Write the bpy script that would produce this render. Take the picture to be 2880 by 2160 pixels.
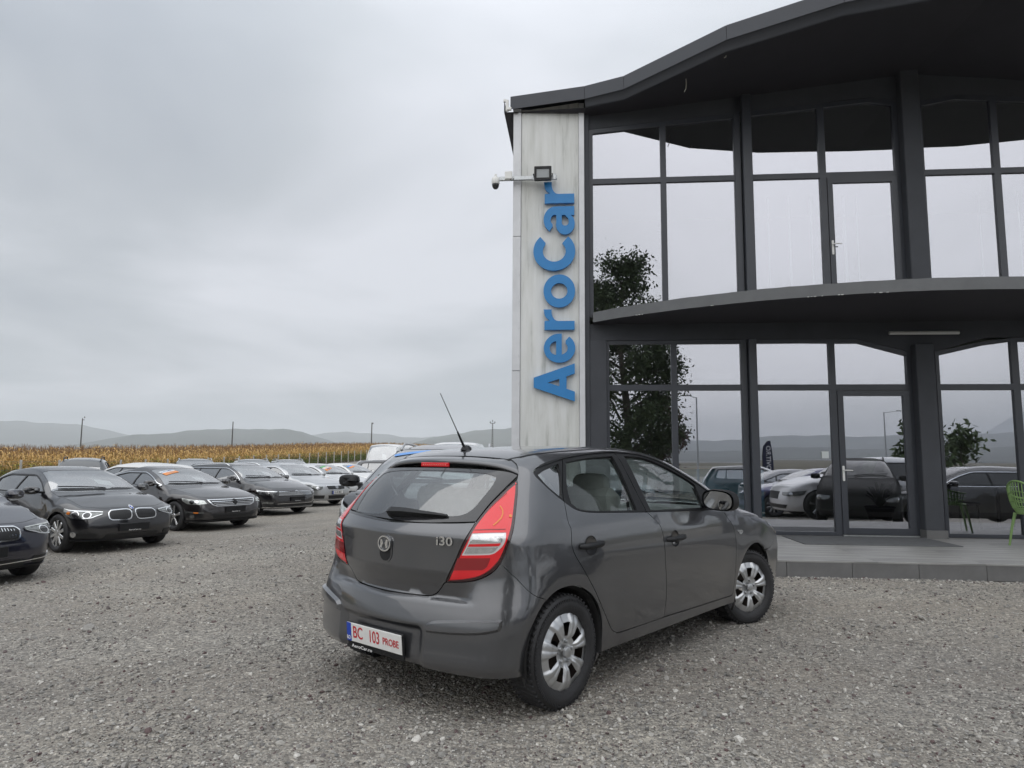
import bpy, bmesh, math, random
import numpy as np
from mathutils import Vector, Matrix
from mathutils.geometry import delaunay_2d_cdt
random.seed(7); np.random.seed(7)
for o in list(bpy.data.objects): bpy.data.objects.remove(o)
SC = bpy.context.scene; COL = SC.collection
# ---------------------------------------------------------------- camera, sky, sun, exposure
cam = bpy.data.cameras.new('camera'); CAM = bpy.data.objects.new('camera', cam); COL.objects.link(CAM); SC.camera = CAM
cam.sensor_width = 36; cam.lens = 24.0; cam.clip_start = .05; cam.clip_end = 60000
H = 1.355; PIT = math.radians(6.29); ROLL = math.radians(.41)
_f = Vector((0, math.cos(PIT), math.sin(PIT))); _u = Vector((0, -math.sin(PIT), math.cos(PIT))); _r = Vector((1, 0, 0))
_rt = _r*math.cos(ROLL) + _u*math.sin(ROLL); _up = _u*math.cos(ROLL) - _r*math.sin(ROLL)
CAM.matrix_world = Matrix(((_rt.x, _up.x, -_f.x, 0), (_rt.y, _up.y, -_f.y, 0), (_rt.z, _up.z, -_f.z, H), (0, 0, 0, 1)))

SUN_EL, SUN_AZ = math.radians(48), math.radians(200)      # azimuth measured clockwise from +Y
W = bpy.data.worlds.new('World'); SC.world = W; W.use_nodes = True
nt = W.node_tree; nt.nodes.clear()
def wn(t, **k):
    n = nt.nodes.new(t)
    for a, v in k.items(): setattr(n, a, v)
    return n
sky = wn('ShaderNodeTexSky', sky_type='NISHITA', sun_disc=False, sun_elevation=SUN_EL, sun_rotation=SUN_AZ, air_density=1.0, dust_density=4.0, ozone_density=1.0)
tc = wn('ShaderNodeTexCoord'); sep = wn('ShaderNodeSeparateXYZ'); nt.links.new(tc.outputs['Generated'], sep.inputs[0])
# overcast deck: the direction is projected on a flat layer of cloud so that cells shrink towards the horizon
zc = wn('ShaderNodeMath', operation='MAXIMUM'); nt.links.new(sep.outputs['Z'], zc.inputs[0]); zc.inputs[1].default_value = 0.0
za = wn('ShaderNodeMath', operation='ADD'); nt.links.new(zc.outputs[0], za.inputs[0]); za.inputs[1].default_value = 0.16
dx = wn('ShaderNodeMath', operation='DIVIDE'); dy = wn('ShaderNodeMath', operation='DIVIDE')
nt.links.new(sep.outputs['X'], dx.inputs[0]); nt.links.new(za.outputs[0], dx.inputs[1])
nt.links.new(sep.outputs['Y'], dy.inputs[0]); nt.links.new(za.outputs[0], dy.inputs[1])
cxy = wn('ShaderNodeCombineXYZ'); nt.links.new(dx.outputs[0], cxy.inputs[0]); nt.links.new(dy.outputs[0], cxy.inputs[1]); cxy.inputs[2].default_value = 1.1
n1 = wn('ShaderNodeTexNoise'); n1.inputs['Scale'].default_value = .75; n1.inputs['Detail'].default_value = 5; n1.inputs['Roughness'].default_value = .5; n1.inputs['Distortion'].default_value = .35
n2 = wn('ShaderNodeTexNoise'); n2.inputs['Scale'].default_value = .28; n2.inputs['Detail'].default_value = 3
nt.links.new(cxy.outputs[0], n1.inputs['Vector']); nt.links.new(cxy.outputs[0], n2.inputs['Vector'])
ad = wn('ShaderNodeMath', operation='MULTIPLY_ADD'); nt.links.new(n1.outputs['Fac'], ad.inputs[0]); ad.inputs[1].default_value = .62; 
ml = wn('ShaderNodeMath', operation='MULTIPLY'); nt.links.new(n2.outputs['Fac'], ml.inputs[0]); ml.inputs[1].default_value = .38; nt.links.new(ml.outputs[0], ad.inputs[2])
cr_ = wn('ShaderNodeValToRGB'); e = cr_.color_ramp.elements
e[0].position, e[0].color = .36, (2.55, 2.82, 3.2, 1); e[1].position, e[1].color = .63, (5.35, 5.5, 5.9, 1)
m = cr_.color_ramp.elements.new(.5); m.color = (3.75, 3.98, 4.28, 1)
nt.links.new(ad.outputs[0], cr_.inputs[0])
# brighter towards the zenith, as an overcast sky is
zr = wn('ShaderNodeMapRange', interpolation_type='SMOOTHSTEP'); nt.links.new(sep.outputs['Z'], zr.inputs['Value'])
for i, v in ((1, .30), (2, .95), (3, 1.13), (4, 2.2)): zr.inputs[i].default_value = v
vm = wn('ShaderNodeVectorMath', operation='SCALE'); nt.links.new(cr_.outputs[0], vm.inputs[0]); nt.links.new(zr.outputs[0], vm.inputs['Scale'])
mx = wn('ShaderNodeMix', data_type='RGBA'); mx.inputs['Factor'].default_value = .94
nt.links.new(sky.outputs[0], mx.inputs['A']); nt.links.new(vm.outputs[0], mx.inputs['B'])
bg = wn('ShaderNodeBackground'); bg.inputs['Strength'].default_value = .10
nt.links.new(mx.outputs['Result'], bg.inputs['Color'])
wo = wn('ShaderNodeOutputWorld'); nt.links.new(bg.outputs[0], wo.inputs['Surface'])

sl = bpy.data.lights.new('sun', 'SUN'); sl.energy = 1.5; sl.angle = math.radians(120); sl.color = (1, .97, .93)
SUN = bpy.data.objects.new('sun', sl); COL.objects.link(SUN)
SUN.rotation_euler = Vector((-math.sin(SUN_AZ)*math.cos(SUN_EL), -math.cos(SUN_AZ)*math.cos(SUN_EL), -math.sin(SUN_EL))).to_track_quat('-Z', 'Y').to_euler()

vs = SC.view_settings; vs.view_transform = 'Standard'; vs.look = 'None'; vs.gamma = 1; vs.use_curve_mapping = False; vs.exposure = 0.40
cy = SC.cycles; SC.render.engine = 'CYCLES'
cy.max_bounces = 9; cy.diffuse_bounces = 3; cy.glossy_bounces = 4; cy.transmission_bounces = 4; cy.transparent_max_bounces = 12; cy.volume_bounces = 1
cy.use_denoising = True; cy.caustics_reflective = False; cy.caustics_refractive = False; cy.sample_clamp_indirect = 6
try: cy.denoiser = 'OPENIMAGEDENOISE'
except Exception: pass
# ---------------------------------------------------------------- helpers
def tag(o, label, cat, group=None, kind=None):
    if label: o['label'] = label
    if cat: o['category'] = cat
    if group: o['group'] = group
    if kind: o['kind'] = kind
    return o
def empty(name, loc=(0, 0, 0), rz=0.0, label=None, cat=None, group=None, parent=None):
    o = bpy.data.objects.new(name, None); COL.objects.link(o); o.location = loc; o.rotation_euler = (0, 0, rz); o.empty_display_size = .2
    if parent: o.parent = parent
    return tag(o, label, cat, group)
def vnorm(V, F):
    N = np.zeros_like(V)
    for f in F:
        p = V[list(f)]; n = np.zeros(3)
        for i in range(1, len(f)-1): n += np.cross(p[i]-p[0], p[i+1]-p[0])
        N[list(f)] += n
    return N / np.maximum(np.linalg.norm(N, axis=1, keepdims=True), 1e-12)
def flat(V, F):
    """split every face so that it shades flat"""
    V = np.asarray(V, float); v2, f2, n2 = [], [], []
    for f in F:
        p = V[list(f)]; n = np.zeros(3)
        for i in range(1, len(f)-1): n += np.cross(p[i]-p[0], p[i+1]-p[0])
        n /= max(np.linalg.norm(n), 1e-12); k = len(v2); v2.extend(p); n2.extend([n]*len(f)); f2.append(tuple(range(k, k+len(f))))
    return np.array(v2), f2, np.array(n2)
def xf(c, loc=(0, 0, 0), rz=0.0, M=None, s=1.0):
    V, F, N = c
    R = np.array(M, float) if M is not None else np.eye(3)
    if rz:
        a, b = math.cos(rz), math.sin(rz); R = np.array(((a, -b, 0), (b, a, 0), (0, 0, 1))) @ R
    return (V*s) @ R.T + np.array(loc), F, N @ R.T
def mirror(c):
    V, F, N = c; m = np.array((1, -1, 1.)); return V*m, [tuple(reversed(f)) for f in F], N*m
class MB:
    """collects chunks (verts, faces, normals) into ONE mesh object"""
    def __init__(s): s.V, s.F, s.N, s.M, s.n = [], [], [], [], 0
    def add(s, c, mi=0):
        V, F, N = c; s.V.append(V); s.N.append(N); s.F += [tuple(i + s.n for i in f) for f in F]; s.M += [mi]*len(F); s.n += len(V); return s
    def both(s, c, mi=0): s.add(c, mi); return s.add(mirror(c), mi)
    def mesh(s, name, mats):
        me = bpy.data.meshes.new(name); V = np.concatenate(s.V); N = np.concatenate(s.N)
        by = {}
        for i, f in enumerate(s.F): by.setdefault(len(f), []).append(i)
        for k, ids in by.items():                                  # winding follows the normals
            A = np.array([s.F[i] for i in ids]); p = V[A]; g = np.zeros((len(A), 3))
            for j in range(1, k-1): g += np.cross(p[:, j]-p[:, 0], p[:, j+1]-p[:, 0])
            for q in np.nonzero((g*N[A].mean(1)).sum(1) < 0)[0]: s.F[ids[q]] = tuple(reversed(s.F[ids[q]]))
        me.from_pydata(V.tolist(), [], s.F)
        mats = mats if isinstance(mats, (list, tuple)) else [mats]
        for m in mats: me.materials.append(m)
        if len(mats) > 1: me.polygons.foreach_set('material_index', s.M)
        me.polygons.foreach_set('use_smooth', [True]*len(me.polygons))
        me.normals_split_custom_set_from_vertices(N.tolist()); me.update(); return me
    def build(s, name, mats, parent=None, loc=None):
        o = bpy.data.objects.new(name, s.mesh(name, mats)); COL.objects.link(o)
        if parent is not None: o.parent = parent
        if loc is not None: o.location = loc
        return o
def one(c, name, mats, parent=None, loc=None): return MB().add(c).build(name, mats, parent, loc)
def copy_tree(o, parent=None):
    c = o.copy(); COL.objects.link(c); c.parent = parent
    for ch in list(o.children): copy_tree(ch, c)
    return c
# primitives -> chunks
def box(c, s, b=0.0, rz=0.0):
    """chamfered box, centre c, full sizes s"""
    hx, hy, hz = (v/2 for v in s); c = np.array(c, float)
    if b <= 0 or b*2.2 > min(s):
        V = np.array([(x, y, z) for x in (-hx, hx) for y in (-hy, hy) for z in (-hz, hz)])
        F = [(0, 1, 3, 2), (4, 6, 7, 5), (0, 4, 5, 1), (2, 3, 7, 6), (0, 2, 6, 4), (1, 5, 7, 3)]
    else:
        V, idx = [], {}
        for sx in (-1, 1):
            for sy in (-1, 1):
                for sz in (-1, 1):
                    for ax in range(3):
                        p = [sx*hx, sy*hy, sz*hz]
                        for k in range(3):
                            if k != ax: p[k] -= (sx, sy, sz)[k]*b
                        idx[(sx, sy, sz, ax)] = len(V); V.append(p)
        V = np.array(V); F = []
        for ax in range(3):
            o1, o2 = [k for k in range(3) if k != ax]
            for sg in (-1, 1):
                q = []
                for a, d in ((-1, -1), (1, -1), (1, 1), (-1, 1)):
                    t = [0, 0, 0]; t[ax] = sg; t[o1] = a; t[o2] = d; q.append(idx[(*t, ax)])
                F.append(q)
            for a in (-1, 1):
                for d in (-1, 1):
                    t0 = [0, 0, 0]; t0[ax] = -1; t0[o1] = a; t0[o2] = d; t1 = list(t0); t1[ax] = 1
                    F.append([idx[(*t0, o1)], idx[(*t1, o1)], idx[(*t1, o2)], idx[(*t0, o2)]])
        for sx in (-1, 1):
            for sy in (-1, 1):
                for sz in (-1, 1): F.append([idx[(sx, sy, sz, k)] for k in range(3)])
        G = []
        for f in F:
            p = V[list(f)]; n = np.cross(p[1]-p[0], p[2]-p[0]); G.append(tuple(f) if n @ p.mean(0) > 0 else tuple(reversed(f)))
        F = G
    ch = flat(V, F)
    return xf(ch, c, rz)
def beam(p0, p1, w, d, up=(0, 0, 1), b=0.0):
    """box from p0 to p1, w across and d along 'up'"""
    p0, p1 = np.array(p0, float), np.array(p1, float); L = np.linalg.norm(p1-p0); x = (p1-p0)/L; u = np.array(up, float)
    y = np.cross(u, x); y /= np.linalg.norm(y); z = np.cross(x, y)
    return xf(box((0, 0, 0), (L, w, d), b), (p0+p1)/2, M=np.stack([x, y, z], 1))
def lathe(prof, n=24, axis='z', c=(0, 0, 0), a0=0.0, a1=2*math.pi, sharp=35):
    """profile [(r, h), ...] turned about an axis"""
    p = np.array(prof, float); seg = np.diff(p, axis=0); sn = np.stack([seg[:, 1], -seg[:, 0]], 1); sn /= np.maximum(np.linalg.norm(sn, axis=1, keepdims=True), 1e-9)
    full = abs(a1-a0) > 6.28; A = np.linspace(a0, a1, n+1)[:n if full else n+1]; m = len(A)
    V, N, F = [], [], []; ca, sa = np.cos(A), np.sin(A)
    def ring(r, h, nn):
        k = len(V); V.extend(np.stack([r*ca, r*sa, np.full(m, h)], 1)); N.extend(np.stack([nn[0]*ca, nn[0]*sa, np.full(m, nn[1])], 1)); return k
    cs = math.cos(math.radians(sharp)); prev = None
    for i in range(len(seg)):
        n0 = sn[i] + sn[i-1] if i > 0 and sn[i] @ sn[i-1] > cs else sn[i]; n1 = sn[i] + sn[i+1] if i+1 < len(seg) and sn[i] @ sn[i+1] > cs else sn[i]
        if prev is not None and i > 0 and sn[i] @ sn[i-1] > cs: k0 = prev
        else: k0 = ring(*p[i], n0/max(np.linalg.norm(n0), 1e-9))
        k1 = ring(*p[i+1], n1/max(np.linalg.norm(n1), 1e-9)); prev = k1
        for j in range(m if full else m-1):
            j2 = (j+1) % m; F.append((k0+j, k0+j2, k1+j2, k1+j))
    V, N = np.array(V), np.array(N)
    if axis == 'y': R = np.array(((1, 0, 0), (0, 0, 1), (0, -1, 0.))); 
    elif axis == 'x': R = np.array(((0, 0, 1), (0, 1, 0), (-1, 0, 0.)))
    else: R = np.eye(3)
    return V @ R.T + np.array(c), F, N @ R.T
def cyl(p0, p1, r, n=12, r1=None, caps=True):
    p0, p1 = np.array(p0, float), np.array(p1, float); L = np.linalg.norm(p1-p0); z = (p1-p0)/max(L, 1e-9); r1 = r if r1 is None else r1
    a = np.array((1, 0, 0.)) if abs(z[0]) < .9 else np.array((0, 1., 0)); x = np.cross(a, z); x /= np.linalg.norm(x); y = np.cross(z, x)
    pr = ([(1e-5, 0)] if caps else []) + [(r, 0), (r1, L)] + ([(1e-5, L)] if caps else [])
    return xf(lathe(pr, n), p0, M=np.stack([x, y, z], 1))
def tube(path, r, n=8, closed=False, rs=None):
    P = np.array(path, float); m = len(P); T = np.gradient(P, axis=0)
    if closed: T = np.roll(P, -1, 0) - np.roll(P, 1, 0)
    T /= np.maximum(np.linalg.norm(T, axis=1, keepdims=True), 1e-9)
    a = np.array((0, 0, 1.)) if abs(T[0][2]) < .9 else np.array((1., 0, 0)); x = np.cross(a, T[0]); x /= np.linalg.norm(x); V, N, F = [], [], []
    A = np.linspace(0, 2*math.pi, n, endpoint=False)
    for i in range(m):
        x = x - T[i]*(x @ T[i]); x /= np.linalg.norm(x); y = np.cross(T[i], x); d = np.cos(A)[:, None]*x + np.sin(A)[:, None]*y
        rr = rs[i] if rs is not None else r; V.extend(P[i] + d*rr); N.extend(d)
    for i in range(m if closed else m-1):
        i2 = (i+1) % m
        for j in range(n): j2 = (j+1) % n; F.append((i*n+j, i*n+j2, i2*n+j2, i2*n+j))
    if not closed: F += [tuple(reversed(range(n))), tuple(range((m-1)*n, m*n))]
    return np.array(V), F, np.array(N)
def tri2(poly, holes=(), h=None):
    """2-D constrained triangulation of a polygon with holes -> points, triangles"""
    pts, edges = [], []
    for L in [poly] + list(holes):
        k = len(pts); n = len(L); pts += [tuple(map(float, p)) for p in L]; edges += [(k+i, k+(i+1) % n) for i in range(n)]
    if h:
        B = np.array(pts); lo, hi = B.min(0), B.max(0)
        gx = np.arange(lo[0]+h*.5, hi[0], h); gy = np.arange(lo[1]+h*.5, hi[1], h)
        if len(gx) and len(gy):
            G = np.stack(np.meshgrid(gx, gy), -1).reshape(-1, 2); ins = inpoly(G, np.array(poly))
            for q in holes: ins &= ~inpoly(G, np.array(q))
            G = G[ins]
            if len(G):
                d = np.full(len(G), 9e9)
                for b0 in range(0, len(B), 400): d = np.minimum(d, ((G[:, None]-B[None, b0:b0+400])**2).sum(-1).min(1))
                pts += [tuple(p) for p in G[d > (.45*h)**2]]
    r = delaunay_2d_cdt([Vector(p) for p in pts], edges, [], 0, 1e-6)
    V = np.array([tuple(v) for v in r[0]]); T = np.array([f for f in r[2]])
    c = V[T].mean(1); ok = inpoly(c, np.array(poly))
    for q in holes: ok &= ~inpoly(c, np.array(q))
    return V, T[ok]
def inpoly(P, L):
    x, y = P[:, 0], P[:, 1]; r = np.zeros(len(P), bool); a = L; b = np.roll(L, -1, 0)
    for (x0, y0), (x1, y1) in zip(a, b):
        if y0 == y1: continue
        c = (y0 > y) != (y1 > y); r ^= c & (x < (x1-x0)*(y-y0)/(y1-y0) + x0)
    return r
def area2(L): L = np.asarray(L); x, y = L[:, 0], L[:, 1]; return .5*np.sum(x*np.roll(y, -1) - y*np.roll(x, -1))
def prism(poly, d, holes=(), M=None, loc=(0, 0, 0), bev=0.0):
    """polygon in the local xz-plane given thickness d along local +y (front face at y = 0 facing -y)"""
    poly = np.array(poly, float)
    if area2(poly) < 0: poly = poly[::-1]
    holes = [np.array(q, float) if area2(q) < 0 else np.array(q, float)[::-1] for q in holes]
    V, T = tri2(poly, holes); n = len(V); P0 = np.stack([V[:, 0], np.zeros(n), V[:, 1]], 1); P1 = P0 + (0, d, 0)
    Vs = [P0, P1]; Ns = [np.tile((0, -1., 0), (n, 1)), np.tile((0, 1., 0), (n, 1))]
    F = []
    for t in T:
        a, b, c = t
        if area2(V[list(t)]) < 0: b, c = c, b
        F += [(a, b, c), (n+a, n+c, n+b)]
    k = 2*n
    for L in [poly] + holes:
        m = len(L); e = np.roll(L, -1, 0) - L; nn = np.stack([e[:, 1], -e[:, 0]], 1); nn /= np.maximum(np.linalg.norm(nn, axis=1, keepdims=True), 1e-12)
        pn = np.roll(nn, 1, 0); sm_ = (nn*pn).sum(1) > .8
        for i in range(m):
            j = (i+1) % m; na = nn[i] + pn[i] if sm_[i] else nn[i]; nb = nn[i] + nn[j] if sm_[j] else nn[i]
            Vs.append(np.array([(L[i][0], 0, L[i][1]), (L[j][0], 0, L[j][1]), (L[j][0], d, L[j][1]), (L[i][0], d, L[i][1])]))
            q = np.array([(na[0], 0, na[1]), (nb[0], 0, nb[1]), (nb[0], 0, nb[1]), (na[0], 0, na[1])]); Ns.append(q/np.linalg.norm(q, axis=1, keepdims=True))
            F.append((k, k+3, k+2, k+1)); k += 4
    c = (np.concatenate(Vs), F, np.concatenate(Ns)); return xf(c, loc, M=M)
def grid_chunk(P, flip=False):
    """smooth surface through a (n, m, 3) array of points"""
    n, m = P.shape[:2]; V = P.reshape(-1, 3); F = []
    for i in range(n-1):
        for j in range(m-1):
            f = (i*m+j, i*m+j+1, (i+1)*m+j+1, (i+1)*m+j); F.append(tuple(reversed(f)) if flip else f)
    du = np.gradient(P, axis=0); dv = np.gradient(P, axis=1); N = np.cross(dv, du).reshape(-1, 3); N = -N if flip else N
    return V, F, N/np.maximum(np.linalg.norm(N, axis=1, keepdims=True), 1e-12)
def crv(*segs, step=.03, closed=True):
    """joined spline segments; corners fall at the joints"""
    out = []
    for s in segs:
        p = np.array(s, float)
        if len(p) == 2:
            n = max(1, int(np.linalg.norm(p[1]-p[0])/step)); q = p[0] + (p[1]-p[0])*np.linspace(0, 1, n+1)[:, None]
        else:
            e = np.concatenate([[2*p[0]-p[1]], p, [2*p[-1]-p[-2]]]); q = []
            for i in range(len(p)-1):
                a, b, c, d = e[i:i+4]; n = max(2, int(np.linalg.norm(c-b)/step)+1); t = np.linspace(0, 1, n, endpoint=False)[:, None]
                q.append(.5*((2*b) + (c-a)*t + (2*a-5*b+4*c-d)*t*t + (3*b-a-3*c+d)*t**3))
            q = np.concatenate(q + [p[-1:]])
        if len(out) and np.linalg.norm(out[-1][-1]-q[0]) < 1e-4: q = q[1:]
        out.append(q)
    r = np.concatenate(out)
    if closed and np.linalg.norm(r[0]-r[-1]) < 1e-4: r = r[:-1]
    return r
def inset(L, d):
    L = np.asarray(L, float); s = 1 if area2(L) > 0 else -1
    e = np.roll(L, -1, 0) - L; n = np.stack([-e[:, 1], e[:, 0]], 1)*s; n /= np.maximum(np.linalg.norm(n, axis=1, keepdims=True), 1e-12)
    m = n + np.roll(n, 1, 0); k = (m*m).sum(1, keepdims=True); return L + m*2*d/np.maximum(k, .9)
def circ(cx, cz, r, a0=0, a1=360, n=48):
    a = np.radians(np.linspace(a0, a1, n)); return np.stack([cx + r*np.cos(a), cz + r*np.sin(a)], 1)
def rrect(x0, z0, x1, z1, r, n=5):
    o = []
    for cx, cz, a in ((x1-r, z1-r, 0), (x0+r, z1-r, 90), (x0+r, z0+r, 180), (x1-r, z0+r, 270)): o.append(circ(cx, cz, r, a, a+90, n))
    return np.concatenate(o)
# text as mesh, flat in the local xz-plane facing -y
def text_chunk(s, size, depth=.002, bold=0.0, sx=1.0, align='CENTER', space=1.0):
    cu = bpy.data.curves.new('t', 'FONT'); cu.body = s; cu.size = size; cu.offset = bold*size; cu.align_x = align; cu.align_y = 'CENTER'; cu.space_character = space; cu.resolution_u = 4; cu.extrude = depth/2
    o = bpy.data.objects.new('t', cu); COL.objects.link(o); dg = bpy.context.evaluated_depsgraph_get(); dg.update(); me = o.evaluated_get(dg).to_mesh()
    V = np.array([v.co[:] for v in me.vertices]) if len(me.vertices) else np.zeros((0, 3)); F = [tuple(p.vertices) for p in me.polygons]
    o.evaluated_get(dg).to_mesh_clear(); bpy.data.objects.remove(o); bpy.data.curves.remove(cu)
    V = np.stack([V[:, 0]*sx, -V[:, 2], V[:, 1]], 1); return flat(V, F)
# ---------------------------------------------------------------- materials
def nmat(name):
    m = bpy.data.materials.new(name); m.use_nodes = True; t = m.node_tree; b = t.nodes['Principled BSDF']; return m, t, b
def pm(name, col, rough=.5, metal=0.0, coat=0.0, spec=.5, var=0.0, vscale=6.0, bump=0.0, bscale=40.0, dirt=None, rvar=0.0):
    """principled material with procedural mottling and relief"""
    m, t, b = nmat(name); I = b.inputs; L = t.links.new
    I['Base Color'].default_value = (*col, 1); I['Roughness'].default_value = rough; I['Metallic'].default_value = metal; I['Specular IOR Level'].default_value = spec
    if coat: I['Coat Weight'].default_value = coat; I['Coat Roughness'].default_value = .04
    tc = t.nodes.new('ShaderNodeTexCoord')
    if var or rvar:
        n = t.nodes.new('ShaderNodeTexNoise'); n.inputs['Scale'].default_value = vscale; n.inputs['Detail'].default_value = 6; n.inputs['Roughness'].default_value = .62; L(tc.outputs['Object'], n.inputs['Vector'])
        mr = t.nodes.new('ShaderNodeMapRange'); L(n.outputs['Fac'], mr.inputs['Value'])
        for i, v in ((1, .3), (2, .7), (3, 1-var), (4, 1+var)): mr.inputs[i].default_value = v
        vm = t.nodes.new('ShaderNodeVectorMath'); vm.operation = 'SCALE'; vm.inputs[0].default_value = col; L(mr.outputs[0], vm.inputs['Scale']); L(vm.outputs[0], I['Base Color'])
        if rvar:
            m2 = t.nodes.new('ShaderNodeMapRange'); L(n.outputs['Fac'], m2.inputs['Value'])
            for i, v in ((1, .3), (2, .7), (3, max(.02, rough-rvar)), (4, rough+rvar)): m2.inputs[i].default_value = v
            L(m2.outputs[0], I['Roughness'])
    if bump:
        n = t.nodes.new('ShaderNodeTexNoise'); n.inputs['Scale'].default_value = bscale; n.inputs['Detail'].default_value = 5; L(tc.outputs['Object'], n.inputs['Vector'])
        bn = t.nodes.new('ShaderNodeBump'); bn.inputs['Strength'].default_value = bump; bn.inputs['Distance'].default_value = .01; L(n.outputs['Fac'], bn.inputs['Height']); L(bn.outputs[0], I['Normal'])
    return m
def glassmat(name, tint, refl=None, ior=1.5, rough=0.0, gcol=(1, 1, 1)):
    """thin pane: a reflecting share over a tinted see-through share"""
    m, t, b = nmat(name); t.nodes.remove(b); L = t.links.new
    tr = t.nodes.new('ShaderNodeBsdfTransparent'); tr.inputs[0].default_value = (*tint, 1)
    gl = t.nodes.new('ShaderNodeBsdfGlossy'); gl.inputs['Roughness'].default_value = rough; gl.inputs[0].default_value = (*gcol, 1)
    mx = t.nodes.new('ShaderNodeMixShader'); lw = t.nodes.new('ShaderNodeLayerWeight'); lw.inputs['Blend'].default_value = .5
    pw = t.nodes.new('ShaderNodeMath'); pw.operation = 'POWER'; L(lw.outputs['Facing'], pw.inputs[0]); pw.inputs[1].default_value = 4.2
    f0 = .045 if refl is None else refl
    ma = t.nodes.new('ShaderNodeMath'); ma.operation = 'MULTIPLY_ADD'; L(pw.outputs[0], ma.inputs[0]); ma.inputs[1].default_value = 1-f0; ma.inputs[2].default_value = f0; L(ma.outputs[0], mx.inputs[0])
    L(tr.outputs[0], mx.inputs[1]); L(gl.outputs[0], mx.inputs[2]); L(mx.outputs[0], t.nodes['Material Output'].inputs[0]); return m
MAT = {}
def paint(name, col, metal=.35, rough=.32, flake=.0):
    if name in MAT: return MAT[name]
    m = pm(name, col, rough, metal, coat=1.0); MAT[name] = m
    t = m.node_tree; b = t.nodes['Principled BSDF']; b.inputs['Coat Roughness'].default_value = .025; b.inputs['Coat IOR'].default_value = 1.72
    return m
M_RUBBER = pm('tyre_rubber', (.022, .022, .024), .62, var=.25, vscale=9, bump=.25, bscale=90)
M_BLACK = pm('black_plastic', (.013, .0135, .015), .45, spec=.3, var=.15, bump=.06, bscale=300)
M_GLOSSBLACK = pm('gloss_black', (.014, .014, .016), .10, coat=.6)
M_DARK = pm('dark_interior', (.012, .012, .013), .8)
M_CHROME = pm('chrome', (.78, .79, .80), .12, 1.0)
M_SILVER = pm('silver_wheel_paint', (.52, .53, .54), .34, .75, coat=.5, var=.06, vscale=14)
M_ALLOY = pm('alloy_wheel', (.60, .61, .62), .25, .9, var=.08, vscale=14)
M_STEEL = pm('rusty_steel_rim', (.060, .046, .038), .7, .2, var=.5, vscale=18)
M_CARGLASS = glassmat('car_window_glass', (.74, .80, .79), .06, 1.5)
M_DARKGLASS = glassmat('tinted_car_glass', (.22, .25, .25), .34, 1.6)
M_WSCREEN = glassmat('windscreen_glass', (.62, .67, .67), .42, 1.5)
M_SEAT = pm('grey_seat_fabric', (.52, .52, .50), .9, var=.12, vscale=12, bump=.2, bscale=200)
M_SEATD = pm('dark_seat_fabric', (.05, .05, .052), .85, var=.2, vscale=12, bump=.2, bscale=200)
M_TRIM = pm('grey_cabin_trim', (.34, .34, .335), .7, var=.1)
M_MIRROR = pm('mirror_glass', (.85, .87, .88), .03, 1.0)
M_PLATE = pm('plate_white', (.74, .74, .72), .35, var=.06, vscale=20)
M_EUBLUE = pm('plate_blue', (.015, .06, .42), .35)
M_LENS = glassmat('clear_lens', (.93, .94, .95), None, 1.5)
M_REFLECTOR = pm('lamp_reflector', (.70, .71, .72), .18, .9, var=.15, vscale=30)
M_WHITE = pm('white_text', (.8, .8, .8), .5)
M_AMBER = pm('amber_lens', (.75, .22, .03), .2, coat=.5)
# ---------------------------------------------------------------- car surface
def pchip(pts, n=900, lo=None, hi=None, smooth=0.0):
    """dense monotone-cubic table through pts, optionally blurred"""
    p = np.array(sorted(pts), float); x, y = p[:, 0], p[:, 1]
    lo = x[0] - .6 if lo is None else lo; hi = x[-1] + .6 if hi is None else hi
    h = np.diff(x); d = np.diff(y) / h; m = np.zeros(len(x)); m[0], m[-1] = d[0], d[-1]
    for i in range(1, len(x) - 1):
        if d[i-1] * d[i] > 0:
            w1, w2 = 2*h[i] + h[i-1], h[i] + 2*h[i-1]; m[i] = (w1 + w2) / (w1/d[i-1] + w2/d[i])
    X = np.linspace(lo, hi, n); k = np.clip(np.searchsorted(x, X) - 1, 0, len(x) - 2); t = (X - x[k]) / h[k]
    Y = ((1+2*t)*(1-t)**2*y[k] + t*(1-t)**2*h[k]*m[k] + t*t*(3-2*t)*y[k+1] + t*t*(t-1)*h[k]*m[k+1])
    Y = np.where(X < x[0], y[0] + m[0]*(X-x[0]), np.where(X > x[-1], y[-1] + m[-1]*(X-x[-1]), Y))
    if smooth > 0:
        sg = smooth / (X[1]-X[0]); r = int(3*sg)+1; kk = np.exp(-.5*(np.arange(-r, r+1)/sg)**2); kk /= kk.sum()
        e = np.concatenate([Y[0] + (Y[1]-Y[0])*np.arange(-r, 0), Y, Y[-1] + (Y[-1]-Y[-2])*np.arange(1, r+1)])
        Y = np.convolve(e, kk, 'valid')
    return X, Y, np.gradient(Y, X)

def smax(a, b, k):
    h = np.maximum(k - np.abs(a - b), 0) / k
    return np.maximum(a, b) + h*h*k*.25

def sstep(x, a, b):
    t = np.clip((x - a) / (b - a), 0, 1); return t*t*(3-2*t)

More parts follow.
